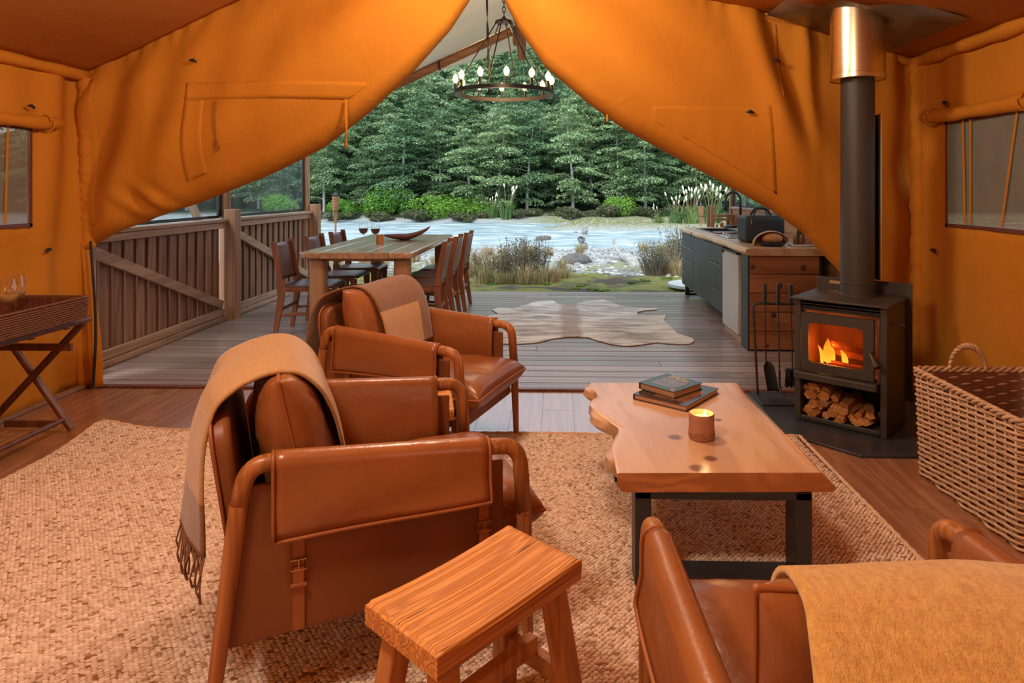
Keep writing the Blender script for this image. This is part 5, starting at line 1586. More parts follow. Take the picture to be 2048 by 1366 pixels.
# black cool bag
bag = thing('cool_bag', 'black zipped cool bag with top handles on the counter', 'bag', (1.875, 6.05, CZ1 + 0.0005), math.radians(3))
m = MB().box((0, 0, 0.125), (0.36, 0.26, 0.25)); m.build('body', M['black'], bag, bev=0.035, seg=4)
MB().box((0, -0.131, 0.12), (0.29, 0.012, 0.19)).build('front_pocket', M['black'], bag, bev=0.005)
for dy in (-0.04, 0.04):
    MB().tube(fillet([(-0.08, dy, 0.245), (-0.05, dy * 0.6, 0.31), (0.05, dy * 0.6, 0.31), (0.08, dy, 0.245)], 0.03, 5), 0.010, 8, flat=0.5).build('handle', M['black'], bag)
MB().tube([(-0.17, -0.10, 0.235), (0.17, -0.10, 0.235)], 0.003, 5).build('zip', M['steel_black'], bag)
MB().box((-0.135, -0.138, 0.195), (0.008, 0.004, 0.04)).build('zip_pull', M['brass'], bag)
# bread wrapped in cloth in a dark bowl
bw_ = thing('oval_bowl', 'dark oval bread bowl at the end of the counter', 'bowl', (1.845, 5.63, CZ1 + 0.0005))
m = MB()
P = []
for k, (r, z) in enumerate(((0.45, 0.0), (0.75, 0.006), (0.95, 0.028), (1.0, 0.042), (0.96, 0.042), (0.9, 0.030), (0.7, 0.012), (0.05, 0.010))):
    P.append([(0.125 * r * math.cos(a), 0.085 * r * math.sin(a), z) for a in np.linspace(0, 2 * PI, 28, endpoint=False)])
MB().grid(P, wrap_v=True).build('dish', pm('dark_blue_glaze', (0.02, 0.028, 0.045), (0.03, 0.04, 0.06), rough=0.15), bw_, smooth=1.0)
M['crust'] = pm('bread_crust', (0.52, 0.22, 0.07), (0.36, 0.13, 0.035), scale=20, rough=0.8, bump=0.4, bscale=50)
MB().ell((1.845, 5.63, CZ1 + 0.064), (0.088, 0.06, 0.05), 20, 12, lambda p: 1 + 0.05 * wob(p.x * 4, p.y * 4)).build('bread_loaf', M['crust'], smooth=4, label='round crusty bread loaf in the dark oval bowl', cat='bread')
M['linen'] = pm('linen_cloth', (0.55, 0.34, 0.22), (0.46, 0.27, 0.17), scale=20, rough=0.9, bump=0.3, bscale=150)
P = []
for i in range(26):
    u = i / 25
    a = PI * (1.0 - u)
    row = []
    for j in range(14):
        b_ = PI * (0.40 + 0.60 * j / 13)
        k_ = 1 + 0.05 * math.sin(9 * u + 3 * j / 13) + 0.25 * max(0, 0.25 - u)
        row.append((1.845 + 0.142 * k_ * math.cos(a) * (0.55 + 0.45 * math.sin(b_)) - 0.01, 5.635 - 0.105 * math.cos(b_) * (0.4 + 0.6 * math.sin(a)), CZ1 + 0.006 + 0.125 * math.sin(a) ** 0.8 * math.sin(b_) ** 0.7 + (0.035 if u > 0.8 else 0) * (u - 0.8) * 5))
    P.append(row)
MB().grid(P).build('bread_cloth', M['linen'], solid=0.006, smooth=4, label='beige linen cloth folded over the bread loaf', cat='cloth')
# condiments on a board
MB().box((2.10, 5.66, CZ1 + 0.008), (0.20, 0.14, 0.015)).build('serving_board', M['porcelain'], bev=0.005, label='pale serving board under the bottles on the counter', cat='board')
zc = CZ1 + 0.0157
def bottle(label, x, y, prof, mat, cap, capmat):
    t = thing('bottle', label, 'bottle', (x, y, zc), 0, 'bottles at the end of the counter')
    MB().lathe(prof, 18).build('body', mat, t)
    MB().lathe(cap, 16).build('cap', capmat, t)
M['oil'] = pm('dark_green_glass', (0.03, 0.035, 0.012), (0.04, 0.045, 0.016), rough=0.1)
M['spice'] = pm('red_brown_spice', (0.22, 0.07, 0.03), (0.14, 0.045, 0.02), scale=30, rough=0.3)
M['pinkjar'] = pm('pink_salt', (0.48, 0.22, 0.16), (0.4, 0.18, 0.13), scale=40, rough=0.3)
M['green_cap'] = pm('green_lid', (0.02, 0.09, 0.03), (0.02, 0.08, 0.025), rough=0.4)
bottle('tall dark oil bottle with pale pourer on the counter', 2.095, 5.70, [(0.02, 0), (0.021, 0.004), (0.021, 0.10), (0.008, 0.13), (0.007, 0.16)], M['oil'], [(0.009, 0.158), (0.009, 0.185), (0.004, 0.19)], M['steel'])
bottle('tall amber bottle behind the oil bottle on the counter', 2.145, 5.715, [(0.018, 0), (0.019, 0.004), (0.019, 0.13), (0.009, 0.15), (0.008, 0.17)], pm('amber_glass', (0.35, 0.14, 0.02), (0.3, 0.11, 0.015), rough=0.1), [(0.010, 0.168), (0.010, 0.19)], M['black'])
bottle('squat jar with green lid on the counter', 2.155, 5.645, [(0.028, 0), (0.030, 0.005), (0.030, 0.07), (0.024, 0.078)], M['pinkjar'], [(0.027, 0.076), (0.027, 0.098), (0.022, 0.10)], M['green_cap'])
bottle('small dark spice jar nearest the bread on the counter', 2.045, 5.64, [(0.019, 0), (0.020, 0.003), (0.020, 0.065), (0.016, 0.07)], M['spice'], [(0.018, 0.068), (0.018, 0.088)], M['brass'])
bottle('small spice jar in front of the oil bottle on the counter', 2.085, 5.62, [(0.016, 0), (0.017, 0.003), (0.017, 0.06), (0.013, 0.065)], M['spice'], [(0.015, 0.063), (0.015, 0.082)], M['brass'])
sd = MB().lathe([(0.085, 0), (0.09, 0.006), (0.075, 0.03), (0.02, 0.036), (0.001, 0.036)], 24, (2.19, 8.30, CZ1 + 0.0005))
sd.build('black_dish', M['steel_black'], label='upturned black dish behind the sink', cat='dish')
# bin beside the bench
bn = thing('rubbish_bin', 'tall black round bin between the bench and the stove', 'bin', (2.02, 5.14, 0.0015))
MB().lathe([(0.13, 0), (0.135, 0.01), (0.15, 0.46), (0.155, 0.465), (0.148, 0.47), (0.14, 0.46), (0.128, 0.02), (0.001, 0.02)], 32).build('body', M['steel_black'], bn)
MB().lathe([(0.151, 0.455), (0.157, 0.458), (0.157, 0.475), (0.151, 0.478)], 32, cap0=False, cap1=False).build('rim', M['dark_wood'], bn)
# firewood rack at the far end
rk = thing('wood_rack', 'small timber rack holding kindling beyond the sink', 'rack', (2.17, 8.72, 0.0))
for dx, dy in ((-0.13, -0.10), (0.13, -0.10), (-0.13, 0.10), (0.13, 0.10)):
    MB().box((dx, dy, 0.55 if dx < 0 else 0.5), (0.05, 0.05, 1.14 if dx < 0 else 1.02)).build('upright', M['post'], rk, bev=0.003)
for z in (1.00, 0.95, 0.45, 0.10):
    MB().box((0, -0.10, z), (0.26, 0.035, 0.035)).build('rail', M['fence_rail'], rk, bev=0.003)
MB().box((0, 0, 0.47), (0.24, 0.20, 0.015)).build('shelf', M['fence_rail'], rk)
for i in range(4):
    inst('kindling_piece', logs[i], None, (2.10 + 0.045 * i, 8.72, 0.70), (0.3 * i, PI / 2 - 0.25 + 0.12 * i, 0.2 * i), scale=(1.6, 0.8, 0.8), label='piece of pale kindling standing in the small rack', cat='firewood', group='kindling in the rack')

# ------------------------------------------------------------------ dining table
DX0, DX1, DY0, DY1, DZ = -2.29, -1.28, 5.66, 7.98, 0.79
dt = thing('dining_table', 'long timber dining table on thick square legs on the deck', 'table', ((DX0 + DX1) / 2, (DY0 + DY1) / 2, 0.001))
W5 = (DX1 - DX0) / 5; Ld = DY1 - DY0
for k in range(5):
    xa = -(DX1 - DX0) / 2 + k * W5
    r = 0.14
    if k in (0, 4):
        s = -1 if k == 0 else 1
        pts = [(xa + W5 if s < 0 else xa, -Ld / 2), (xa + W5 if s < 0 else xa, Ld / 2)]
        ex = xa if s < 0 else xa + W5
        c1 = fillet([(pts[0][0], Ld / 2, 0), (ex, Ld / 2, 0), (ex, -Ld / 2, 0), (pts[0][0], -Ld / 2, 0)], 0.07, 5)
        poly = [(p.x, p.y) for p in c1]
        if s > 0: poly = poly[::-1]
        MB().prism(poly, DZ - 0.055, DZ).build('top_board', M['dining_top'], dt, bev=0.014, seg=3)
    else:
        MB().box((xa + W5 / 2, 0, DZ - 0.0275), (W5 - 0.002, Ld, 0.055)).build('top_board', M['dining_top'], dt, bev=0.0035)
for sx in (-1, 1):
    for sy in (-1, 1):
        MB().box((sx * ((DX1 - DX0) / 2 - 0.12), sy * (Ld / 2 - 0.19), (DZ - 0.055) / 2), (0.145, 0.145, DZ - 0.055)).build('leg', M['dining_leg'], dt, bev=0.045, seg=5)
for sx in (-1, 1):
    MB().box((sx * ((DX1 - DX0) / 2 - 0.12), 0, DZ - 0.075), (0.03, Ld - 0.5, 0.04)).build('apron', M['dining_leg'], dt)
    MB().box((0, sx * (Ld / 2 - 0.19), DZ - 0.075), (DX1 - DX0 - 0.38, 0.03, 0.04)).build('apron', M['dining_leg'], dt)
def dining_chair():
    t = thing('dining_chair', '', 'chair', (0, 0, 0.001), 0, 'leather dining chairs around the table')
    # faces +x
    for s in (-1, 1):
        P_ = [(-0.27, s * 0.225, 0.0), (-0.215, s * 0.22, 0.36), (-0.215, s * 0.22, 0.47), (-0.285, s * 0.22, 0.865)]
        n_ = 24; pts = fillet(P_, 0.12, 6)
        m = MB()
        sec = []
        for i, p in enumerate(pts):
            w = 0.020 if p.z < 0.05 else (0.030 if p.z < 0.40 else (0.038 if p.z < 0.5 else 0.026))
            sec.append([(p.x - w, p.y - 0.014, p.z), (p.x + w, p.y - 0.014, p.z), (p.x + w, p.y + 0.014, p.z), (p.x - w, p.y + 0.014, p.z)])
        m.grid(sec, wrap_v=True); m.f = [f[::-1] for f in m.f]
        k = len(sec)
        m.add(sec[-1], [(0, 1, 2, 3)]); m.add(sec[0], [(3, 2, 1, 0)])
        m.build('rear_leg', M['teak'], t, bev=0.005)
        sec = []
        for z, w, x in ((0.0, 0.014, 0.235), (0.25, 0.022, 0.222), (0.38, 0.032, 0.215), (0.43, 0.036, 0.21)):
            sec.append([(x - w, s * 0.225 - 0.014, z), (x + w, s * 0.225 - 0.014, z), (x + w, s * 0.225 + 0.014, z), (x - w, s * 0.225 + 0.014, z)])
        m = MB().grid(sec, wrap_v=True); m.f = [f[::-1] for f in m.f]
        m.add(sec[-1], [(0, 1, 2, 3)]); m.add(sec[0], [(3, 2, 1, 0)])
        m.build('front_leg', M['teak'], t, bev=0.005)
        MB().bar((-0.22, s * 0.22, 0.425), (0.22, s * 0.222, 0.435), 0.026, 0.045).build('seat_rail', M['teak'], t, bev=0.006)
        MB().bar((-0.235, s * 0.22, 0.19), (0.222, s * 0.225, 0.22), 0.02, 0.026).build('stretcher', M['teak'], t, bev=0.004)
    MB().bar((-0.23, -0.21, 0.24), (-0.23, 0.21, 0.24), 0.02, 0.03).build('stretcher', M['teak'], t, bev=0.004)
    P_ = []
    for i in range(14):
        u = i / 13
        P_.append([(-0.235 + 0.49 * u, y, 0.458 - 0.022 * math.sin(PI * min(1, u * 1.15)) * (1 - (y / 0.25) ** 2) - 0.02 * max(0, u - 0.85) / 0.15) for y in np.linspace(-0.235, 0.235, 11)])
    MB().grid(P_).build('seat', M['leather_dark'], t, solid=0.010, smooth=4)
    P_ = []
    for i in range(10):
        u = i / 9; z = 0.50 + 0.34 * u; x = -0.225 - 0.062 * u
        P_.append([(x - 0.028 * (1 - (y / 0.22) ** 2), y, z) for y in np.linspace(-0.215, 0.215, 11)])
    bk_ = MB().grid(P_).build('backrest', M['leather_dark'], t, solid=0.008, smooth=4)
    m = MB()
    for s in (-1, 1):
        for i in range(9):
            u = (i + 0.5) / 9; z = 0.50 + 0.34 * u; x = -0.228 - 0.063 * u - 0.010
            m.ell((x - 0.004, s * 0.200, z), (0.004, 0.006, 0.006), 6, 4)
    m.build('studs', M['brass'], bk_, smooth=4, kind='stuff')
    return t
dc = dining_chair()
spots = [(-2.33, 6.13, 0.06, 'dining chair nearest the tent on the fence side of the dining table'),
         (-2.30, 6.83, 0.0, 'middle dining chair on the fence side of the dining table'),
         (-2.28, 7.50, 0.02, 'dining chair farthest from the tent on the fence side of the dining table'),
         (-1.33, 6.16, PI + 0.05, 'dining chair nearest the tent on the river side of the dining table'),
         (-1.32, 6.78, PI + 0.03, 'middle dining chair on the open side of the dining table'),
         (-1.29, 7.38, PI, 'dining chair farthest from the tent on the open side of the dining table')]
for i, (x, y, a, lab) in enumerate(spots):
    o = dc if i == 0 else copy_tree(dc)
    o.location = (x, y, 0.001); o.rotation_euler = (0, 0, a); o['label'] = lab.replace('river side', 'open side')
dz = DZ + 0.0012
def DP(u, v): return G(u, v, DZ)
gx, gy_ = DP(727, 491); wine_glass('wine glass of red wine on the dining table, farther from the wooden bowl', (gx, gy_, dz), M['wine'], 0.150, 'wine glasses on the dining table', 1.12)
gx, gy_ = DP(751, 492); wine_glass('wine glass of red wine beside the amber tumbler on the dining table', (gx, gy_, dz), M['wine'], 0.150, 'wine glasses on the dining table', 1.12)
gx, gy_ = DP(760, 487)
tm = thing('tumbler_candle', 'small wooden candle tumbler beside the wine glasses', 'candle', (gx, gy_, dz))
MB().lathe([(0.038, 0), (0.040, 0.004), (0.040, 0.088), (0.036, 0.088), (0.035, 0.06), (0.001, 0.06)], 24).build('cup', M['stool_leg'], tm)
MB().lathe([(0.001, 0.064), (0.034, 0.064), (0.034, 0.0605)], 20).build('wax', M['cream'], tm)
gx, gy_ = DP(795, 481)
db = thing('wooden_bowl', 'long boat-shaped dark wooden bowl on the dining table', 'bowl', (gx, gy_ + 0.05, dz), math.radians(10))
P = []
for i in range(26):
    u = i / 25; x = -0.16 + 0.50 * u
    w = 0.105 * math.sin(PI * (0.07 + 0.90 * u)) ** 0.8; zr = 0.062 + 0.085 * max(0, (u - 0.45) / 0.55) ** 1.7; dep = 0.055 * math.sin(PI * u) ** 0.6
    P.append([(x, w * math.cos(a), zr - (dep + 0.003) * math.sin(a) ** 0.8 if math.sin(a) > 0 else zr) for a in np.linspace(0, PI, 13)])
mn = min(p[2] for r in P for p in r)
P = [[(a, b, c - mn + 0.004) for a, b, c in r] for r in P]
MB().grid(P).build('shell', M['leather_dark'], db, solid=0.008, smooth=4)
MB().lathe([(0.05, 0), (0.04, 0.008)], 16, (0.06, 0, 0)).build('foot', M['dark_wood'], db)

# ------------------------------------------------------------------ cowhide on the deck
Z6 = [(180, 812), (240, 800), (330, 783), (285, 752), (330, 742), (430, 745), (515, 722), (560, 705), (630, 690), (700, 688), (735, 712), (770, 714), (800, 722), (835, 712), (860, 712), (900, 702), (945, 690), (1050, 686), (1110, 705), (1165, 728), (1250, 738), (1335, 745), (1418, 742), (1415, 752), (1340, 758), (1288, 768), (1275, 788), (1370, 792), (1468, 790), (1472, 806), (1462, 828), (1492, 855), (1525, 888), (1550, 915), (1600, 932), (1655, 948), (1668, 968), (1640, 986), (1560, 990), (1480, 985), (1420, 976), (1330, 990), (1210, 1003), (1100, 990), (1010, 965), (940, 942), (870, 938), (790, 940), (700, 952), (600, 978), (500, 985), (380, 986), (300, 978), (210, 992), (130, 985), (110, 960), (180, 930), (215, 900), (150, 880), (120, 850)]
hp = [G(900 + a / 3.4133, 400 + b / 3.4133) for a, b in Z6]
def hide_mat(cx0):
    m, nt, N, L, B = _new('cowhide')
    tc = N.new('ShaderNodeTexCoord'); sp = N.new('ShaderNodeSeparateXYZ'); L.new(tc.outputs['Object'], sp.inputs[0])
    v = _coords(N, L, (0.9, 3.0, 1), False)
    n1 = _noise(N, L, v, 2.4, 7, 0.72, 0.5)
    col = _ramp(N, L, n1, [(0.36, (0.17, 0.125, 0.10)), (0.48, (0.42, 0.365, 0.325)), (0.59, (0.74, 0.70, 0.65))])
    ax = _math(N, L, 'ABSOLUTE', _math(N, L, 'SUBTRACT', sp.outputs[0], cx0))
    n2 = _noise(N, L, _coords(N, L, (1, 1, 1), False), 3.0, 4)
    sd_ = _math(N, L, 'MULTIPLY', n2, 0.45)
    spine = _ramp(N, L, _math(N, L, 'SUBTRACT', _math(N, L, 'MULTIPLY', ax, 2.0), _math(N, L, 'MULTIPLY', sd_, 0.6)), [(0.0, (0.75, 0.75, 0.75)), (0.12, (0, 0, 0))])
    col = _mix(N, L, col, (0.24, 0.12, 0.075), spine)
    wh = _ramp(N, L, _math(N, L, 'ADD', _math(N, L, 'MULTIPLY', ax, 0.5), _math(N, L, 'MULTIPLY', n2, 0.5)), [(0.58, (0, 0, 0)), (0.80, (0.75, 0.75, 0.75))])
    col = _mix(N, L, col, (0.70, 0.63, 0.54), wh)
    L.new(col, B.inputs['Base Color']); B.inputs['Roughness'].default_value = 0.75; B.inputs['Sheen Weight'].default_value = 0.3
    _bump(N, L, B, _noise(N, L, _coords(N, L, (40, 220, 40), False), 1, 3), 0.4, 0.004)
    return m
MB().prism(hp, 0.002, 0.010).build('cowhide_rug', hide_mat(0.13), bev=0.003, smooth=0.5, label='pale brindle cowhide rug spread on the deck', cat='rug')
# ------------------------------------------------------------------ ground, river, far bank, hillside
def sst(a, b, x):
    t = min(1, max(0, (x - a) / (b - a))); return t * t * (3 - 2 * t)
def gz(x, y):
    z = -0.20 - 0.08 * sst(9, 12, y) - 0.50 * sst(14, 24, y) - 0.40 * sst(22.5, 26, y)
    bar = math.exp(-(((y - 35.5) / 2.2) ** 2)) * sst(-4, 1, x + 0.3 * math.sin(y)) 
    z += bar * 0.66
    z += 0.75 * sst(38.5, 42.5, y + 1.5 * math.sin(x * 0.12))
    if y > 43: z += (min(y, 106) - 43) * 0.10 + max(0, min(y, 106) - 47) * 0.25 - max(0, y - 106) * 0.3
    z += 0.045 * wob(x * 0.9, y * 0.9, 1) * (1 if y < 22 else 0.6) + (0.8 * wob(x * 0.12, y * 0.1, 6) * sst(46, 60, y))
    return z
xs = np.concatenate([np.linspace(-60, -14, 24), np.linspace(-13, 13, 90), np.linspace(14, 60, 24)]); ysg = np.concatenate([np.linspace(4.0, 8.3, 6), np.linspace(8.55, 22, 80), np.linspace(22.5, 48, 52), np.linspace(49, 150, 40)])
P = np.zeros((len(xs), len(ysg), 3))
for i, x in enumerate(xs):
    for j, y in enumerate(ysg):
        P[i, j] = (x, y, gz(x, y) - (0.05 if y < 8.5 else 0))
def ground_mat():
    m, nt, N, L, B = _new('river_bank_ground')
    tc = N.new('ShaderNodeTexCoord'); sp = N.new('ShaderNodeSeparateXYZ'); L.new(tc.outputs['Object'], sp.inputs[0])
    v = tc.outputs['Object']
    n1 = _noise(N, L, v, 0.9, 5, 0.6); n2 = _noise(N, L, v, 5.0, 5, 0.65); n3 = _noise(N, L, v, 30.0, 3, 0.6)
    moss = _ramp(N, L, n2, [(0.3, (0.10, 0.115, 0.03)), (0.5, (0.22, 0.19, 0.06)), (0.7, (0.17, 0.22, 0.045))])
    dirt = _ramp(N, L, n3, [(0.3, (0.05, 0.038, 0.03)), (0.7, (0.13, 0.10, 0.085))])
    grav = _ramp(N, L, n3, [(0.25, (0.16, 0.17, 0.17)), (0.5, (0.38, 0.39, 0.38)), (0.75, (0.58, 0.58, 0.55))])
    a = _mix(N, L, moss, dirt, _ramp(N, L, n1, [(0.50, (0, 0, 0)), (0.58, (1, 1, 1))]))
    yv = sp.outputs[1]
    fy_ = _math(N, L, 'ADD', _math(N, L, 'MULTIPLY', _math(N, L, 'SUBTRACT', yv, 12.6), 0.45), _math(N, L, 'MULTIPLY', _math(N, L, 'SUBTRACT', n1, 0.5), 3.0), False)
    b = _mix(N, L, a, grav, _math(N, L, 'MULTIPLY', fy_, 1.0, True))
    # grassy bar and far bank
    bar = _math(N, L, 'MULTIPLY', _math(N, L, 'SUBTRACT', yv, 33.5), 0.6, True)
    barm = _math(N, L, 'MULTIPLY', bar, _ramp(N, L, n2, [(0.38, (0, 0, 0)), (0.5, (1, 1, 1))]))
    barm = _math(N, L, 'MULTIPLY', barm, _math(N, L, 'MULTIPLY', _math(N, L, 'ADD', sp.outputs[0], 4.0), 0.25, True))
    c = _mix(N, L, b, (0.20, 0.195, 0.075), barm)
    hill = _math(N, L, 'MULTIPLY', _math(N, L, 'SUBTRACT', yv, 43.0), 0.5, True)
    d = _mix(N, L, c, (0.035, 0.055, 0.025), hill)
    L.new(d, B.inputs['Base Color']); B.inputs['Roughness'].default_value = 0.95; B.inputs['Specular IOR Level'].default_value = 0.1
    _bump(N, L, B, n3, 0.8, 0.05)
    return m
MB().grid(P).build('ground', ground_mat(), smooth=4, kind='structure', label='mossy and gravelly river bank rising to the forested hillside')
def water_mat():
    m, nt, N, L, B = _new('river_water')
    tc = N.new('ShaderNodeTexCoord')
    mp = N.new('ShaderNodeMapping'); mp.inputs['Scale'].default_value = (0.35, 1.5, 1); L.new(tc.outputs['Object'], mp.inputs[0])
    n1 = _noise(N, L, mp.outputs[0], 1.0, 6, 0.6, 0.6); n2 = _noise(N, L, mp.outputs[0], 2.6, 5, 0.65, 0.3)
    col = _ramp(N, L, _mix(N, L, n1, n2, 0.45), [(0.36, (0.15, 0.22, 0.26)), (0.48, (0.28, 0.36, 0.40)), (0.56, (0.52, 0.59, 0.61)), (0.66, (0.80, 0.82, 0.82))])
    L.new(col, B.inputs['Base Color']); B.inputs['Roughness'].default_value = 0.32
    _bump(N, L, B, n2, 0.5, 0.15)
    return m
WZ = -0.80
P = np.zeros((100, 60, 3))
for i, x in enumerate(np.linspace(-60, 60, 100)):
    for j, y in enumerate(np.linspace(21.0, 44.0, 60)):
        P[i, j] = (x, y, WZ + 0.05 * wob(x * 0.6, y * 1.3, 2) + 0.10 * max(0, wob(x * 0.35, y * 0.8, 8)) ** 2)
MB().grid(P).build('river', water_mat(), smooth=4, kind='structure', label='pale fast-flowing river between the gravel bank and forest')

rg = random.Random(21)
def leaf_cloud(pts, nrm, size, rng, aspect=0.6):
    """quads at pts (n,3) with rough normals"""
    n = len(pts)
    nr = nrm / np.linalg.norm(nrm, axis=1)[:, None]
    a = rng.normal(size=(n, 3)); t = a - nr * (a * nr).sum(1)[:, None]; t /= np.linalg.norm(t, axis=1)[:, None]
    b = np.cross(nr, t)
    s = size[:, None]
    V = np.stack([pts - t * s, pts - b * s * aspect, pts + t * s, pts + b * s * aspect], 1)
    return V
def quads_mesh(name, V, mat):
    n = len(V)
    me = bpy.data.meshes.new(name)
    me.vertices.add(n * 4); me.vertices.foreach_set('co', V.reshape(-1).astype(np.float32))
    me.loops.add(n * 4); me.loops.foreach_set('vertex_index', np.arange(n * 4, dtype=np.int32))
    me.polygons.add(n); me.polygons.foreach_set('loop_start', (np.arange(n) * 4).astype(np.int32))
    me.update(calc_edges=True)
    me.materials.append(mat)
    return me
def leaf_mat(name, stops, hue=0.25, trans=0.25):
    m, nt, N, L, B = _new(name)
    ge = N.new('ShaderNodeNewGeometry'); oi = N.new('ShaderNodeObjectInfo')
    col = _ramp(N, L, ge.outputs['Random Per Island'], stops)
    hs = N.new('ShaderNodeHueSaturation'); L.new(col, hs.inputs['Color'])
    v = _math(N, L, 'MULTIPLY_ADD', oi.outputs['Random'], hue * 2); v.node.inputs[2].default_value = 1 - hue
    L.new(v, hs.inputs['Value'])
    h = _math(N, L, 'MULTIPLY_ADD', oi.outputs['Random'], -0.05); h.node.inputs[2].default_value = 0.525
    L.new(h, hs.inputs['Hue'])
    L.new(hs.outputs[0], B.inputs['Base Color']); B.inputs['Roughness'].default_value = 0.7; B.inputs['Specular IOR Level'].default_value = 0.2
    t = N.new('ShaderNodeBsdfTranslucent'); L.new(hs.outputs[0], t.inputs['Color'])
    mx = N.new('ShaderNodeMixShader'); mx.inputs[0].default_value = trans
    L.new(B.outputs[0], mx.inputs[1]); L.new(t.outputs[0], mx.inputs[2])
    L.new(mx.outputs[0], N['Material Output'].inputs['Surface'])
    return m
M['beech'] = leaf_mat('beech_leaves', [(0.0, (0.09, 0.17, 0.08)), (0.5, (0.20, 0.315, 0.145)), (1.0, (0.42, 0.53, 0.27))])
M['bright_bush'] = leaf_mat('bright_bush_leaves', [(0.0, (0.10, 0.22, 0.03)), (0.6, (0.20, 0.38, 0.05)), (1.0, (0.33, 0.50, 0.09))])
M['dark_shrub'] = leaf_mat('dark_shrub_leaves', [(0.0, (0.05, 0.06, 0.035)), (0.6, (0.11, 0.12, 0.06)), (1.0, (0.20, 0.19, 0.09))])
M['trunk'] = pm('pale_bark', (0.58, 0.54, 0.50), (0.32, 0.29, 0.26), scale=9, stretch=(1, 1, 0.3), rough=0.9)
M['twig'] = pm('dark_twig', (0.16, 0.12, 0.09), (0.26, 0.20, 0.15), rough=0.9)
def tree_variant(seed, h, R, nb, nleaf, ls, mat, base=0.13):
    """beech: pale stem and many flat, slightly drooping sprays on a rounded envelope"""
    rng = np.random.default_rng(seed)
    pts = []; nrm = []; size = []
    tm_ = MB()
    lean = rng.normal(0, 0.35, 2)
    tm_.tube([(lean[0] * t * t + 0.08 * math.sin(5 * t), lean[1] * t * t, -1.0 + (h * 0.94 + 1.0) * t) for t in np.linspace(0, 1, 8)], [0.13 * (1 - t) + 0.012 for t in np.linspace(0, 1, 8)], 7)
    for b in range(nb):
        t = (b + rng.random()) / nb
        z = h * (base + (1 - base) * t); az = b * 2.4 + rng.normal(0, 0.6)
        env = R * (0.72 + 0.28 * math.sin(PI * t)) * (1 - t ** 2.4) ** 0.6 + 0.15
        rad = env * (0.12 + 0.78 * rng.random())
        pr = max(0.28, min(1.15, env * rng.uniform(0.38, 0.62)))
        n = max(40, int(nleaf / nb * pr / 0.8))
        rr_ = pr * np.sqrt(rng.random(n)); aa = rng.uniform(0, 2 * PI, n)
        ca, sa = math.cos(az), math.sin(az)
        c0 = lean * t * t
        lx_ = rr_ * np.cos(aa) * 1.25; ly_ = rr_ * np.sin(aa) * 0.85
        outw = (rad + lx_) 
        zz = z + 0.10 * rad - 0.16 * outw - 0.22 * rr_ * rr_ / pr + rng.normal(0, 0.05, n)
        pts.append(np.stack([c0[0] + ca * outw - sa * ly_, c0[1] + sa * outw + ca * ly_, zz], 1))
        nn = rng.normal(0, 0.45, (n, 3)); nn[:, 2] += 1; nn[:, 0] += 0.25 * ca; nn[:, 1] += 0.25 * sa; nrm.append(nn)
        size.append(rng.uniform(0.05, 0.12, n) * ls)
        if b % 2 == 0 and t < 0.9:
            tm_.tube([(c0[0], c0[1], z - 0.25), (c0[0] + ca * rad * 0.5, c0[1] + sa * rad * 0.5, z - 0.02), (c0[0] + ca * (rad + 0.5 * pr), c0[1] + sa * (rad + 0.5 * pr), z - 0.12 * rad)], [0.03 * (1 - t) + 0.012, 0.018, 0.006], 4)
    V = leaf_cloud(np.concatenate(pts), np.concatenate(nrm), np.concatenate(size), rng, 0.62)
    return quads_mesh('crown', V, mat), tm_.mesh('trunk', M['trunk'], 4)
M['beech_hazed'] = leaf_mat('beech_leaves_hazed', [(0.0, (0.18, 0.28, 0.16)), (0.5, (0.33, 0.45, 0.25)), (1.0, (0.50, 0.60, 0.38))], 0.3)  # far crowns: leaf colour lightened to stand in for distance haze
near_v = [tree_variant(40 + i, 7.4 + 0.6 * (i % 3), 2.1 + 0.25 * (i % 4), 44 + 4 * (i % 3), 12500, 0.85, M['beech'], (0.10, 0.14, 0.42, 0.12, 0.50)[i]) for i in range(5)]
far_v = [tree_variant(60 + i, 7.0 + 0.6 * (i % 3), 2.5 + 0.3 * (i % 3), 40 + 4 * (i % 2), 7500, 1.5, M['beech_hazed'] if i != 1 else M['beech']) for i in range(4)]
def place_tree(x, y, sc, label, group):
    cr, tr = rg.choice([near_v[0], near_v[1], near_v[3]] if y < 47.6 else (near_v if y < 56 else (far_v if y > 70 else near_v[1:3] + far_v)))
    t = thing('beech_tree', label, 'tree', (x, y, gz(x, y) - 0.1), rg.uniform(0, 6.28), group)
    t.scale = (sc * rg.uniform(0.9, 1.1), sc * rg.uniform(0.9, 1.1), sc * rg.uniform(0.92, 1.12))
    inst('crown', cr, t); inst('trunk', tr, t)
placed = []
def far_enough(x, y, d):
    return all((x - a) ** 2 + (y - b) ** 2 > d * d for a, b in placed)
def scatter(n, ya, yb_, d, sc0, sc1, label, group, fa=-0.50, fb=0.36):
    k = 0; tries = 0
    while k < n and tries < n * 60:
        tries += 1
        y = ya + (yb_ - ya) * rg.random() ** 0.9; x = y * (fa + (fb - fa) * rg.random())
        if far_enough(x, y, d):
            placed.append((x, y)); k += 1
            place_tree(x, y, rg.uniform(sc0, sc1), label, group)
scatter(46, 44.8, 50, 1.9, 0.62, 1.08, 'dark green beech tree in the front row across the river', 'riverside beech trees')
scatter(95, 51, 72, 3.0, 0.85, 1.2, 'beech tree on the lower slope behind the riverside trees', 'lower slope beech trees')
scatter(110, 73, 107, 3.7, 1.0, 1.35, 'beech tree high on the forested hillside', 'upper slope beech trees')
scatter(26, 45, 75, 4.2, 0.9, 1.2, 'beech tree across the river seen through the fence and its windows', 'fence-side beech trees', -0.82, -0.52)

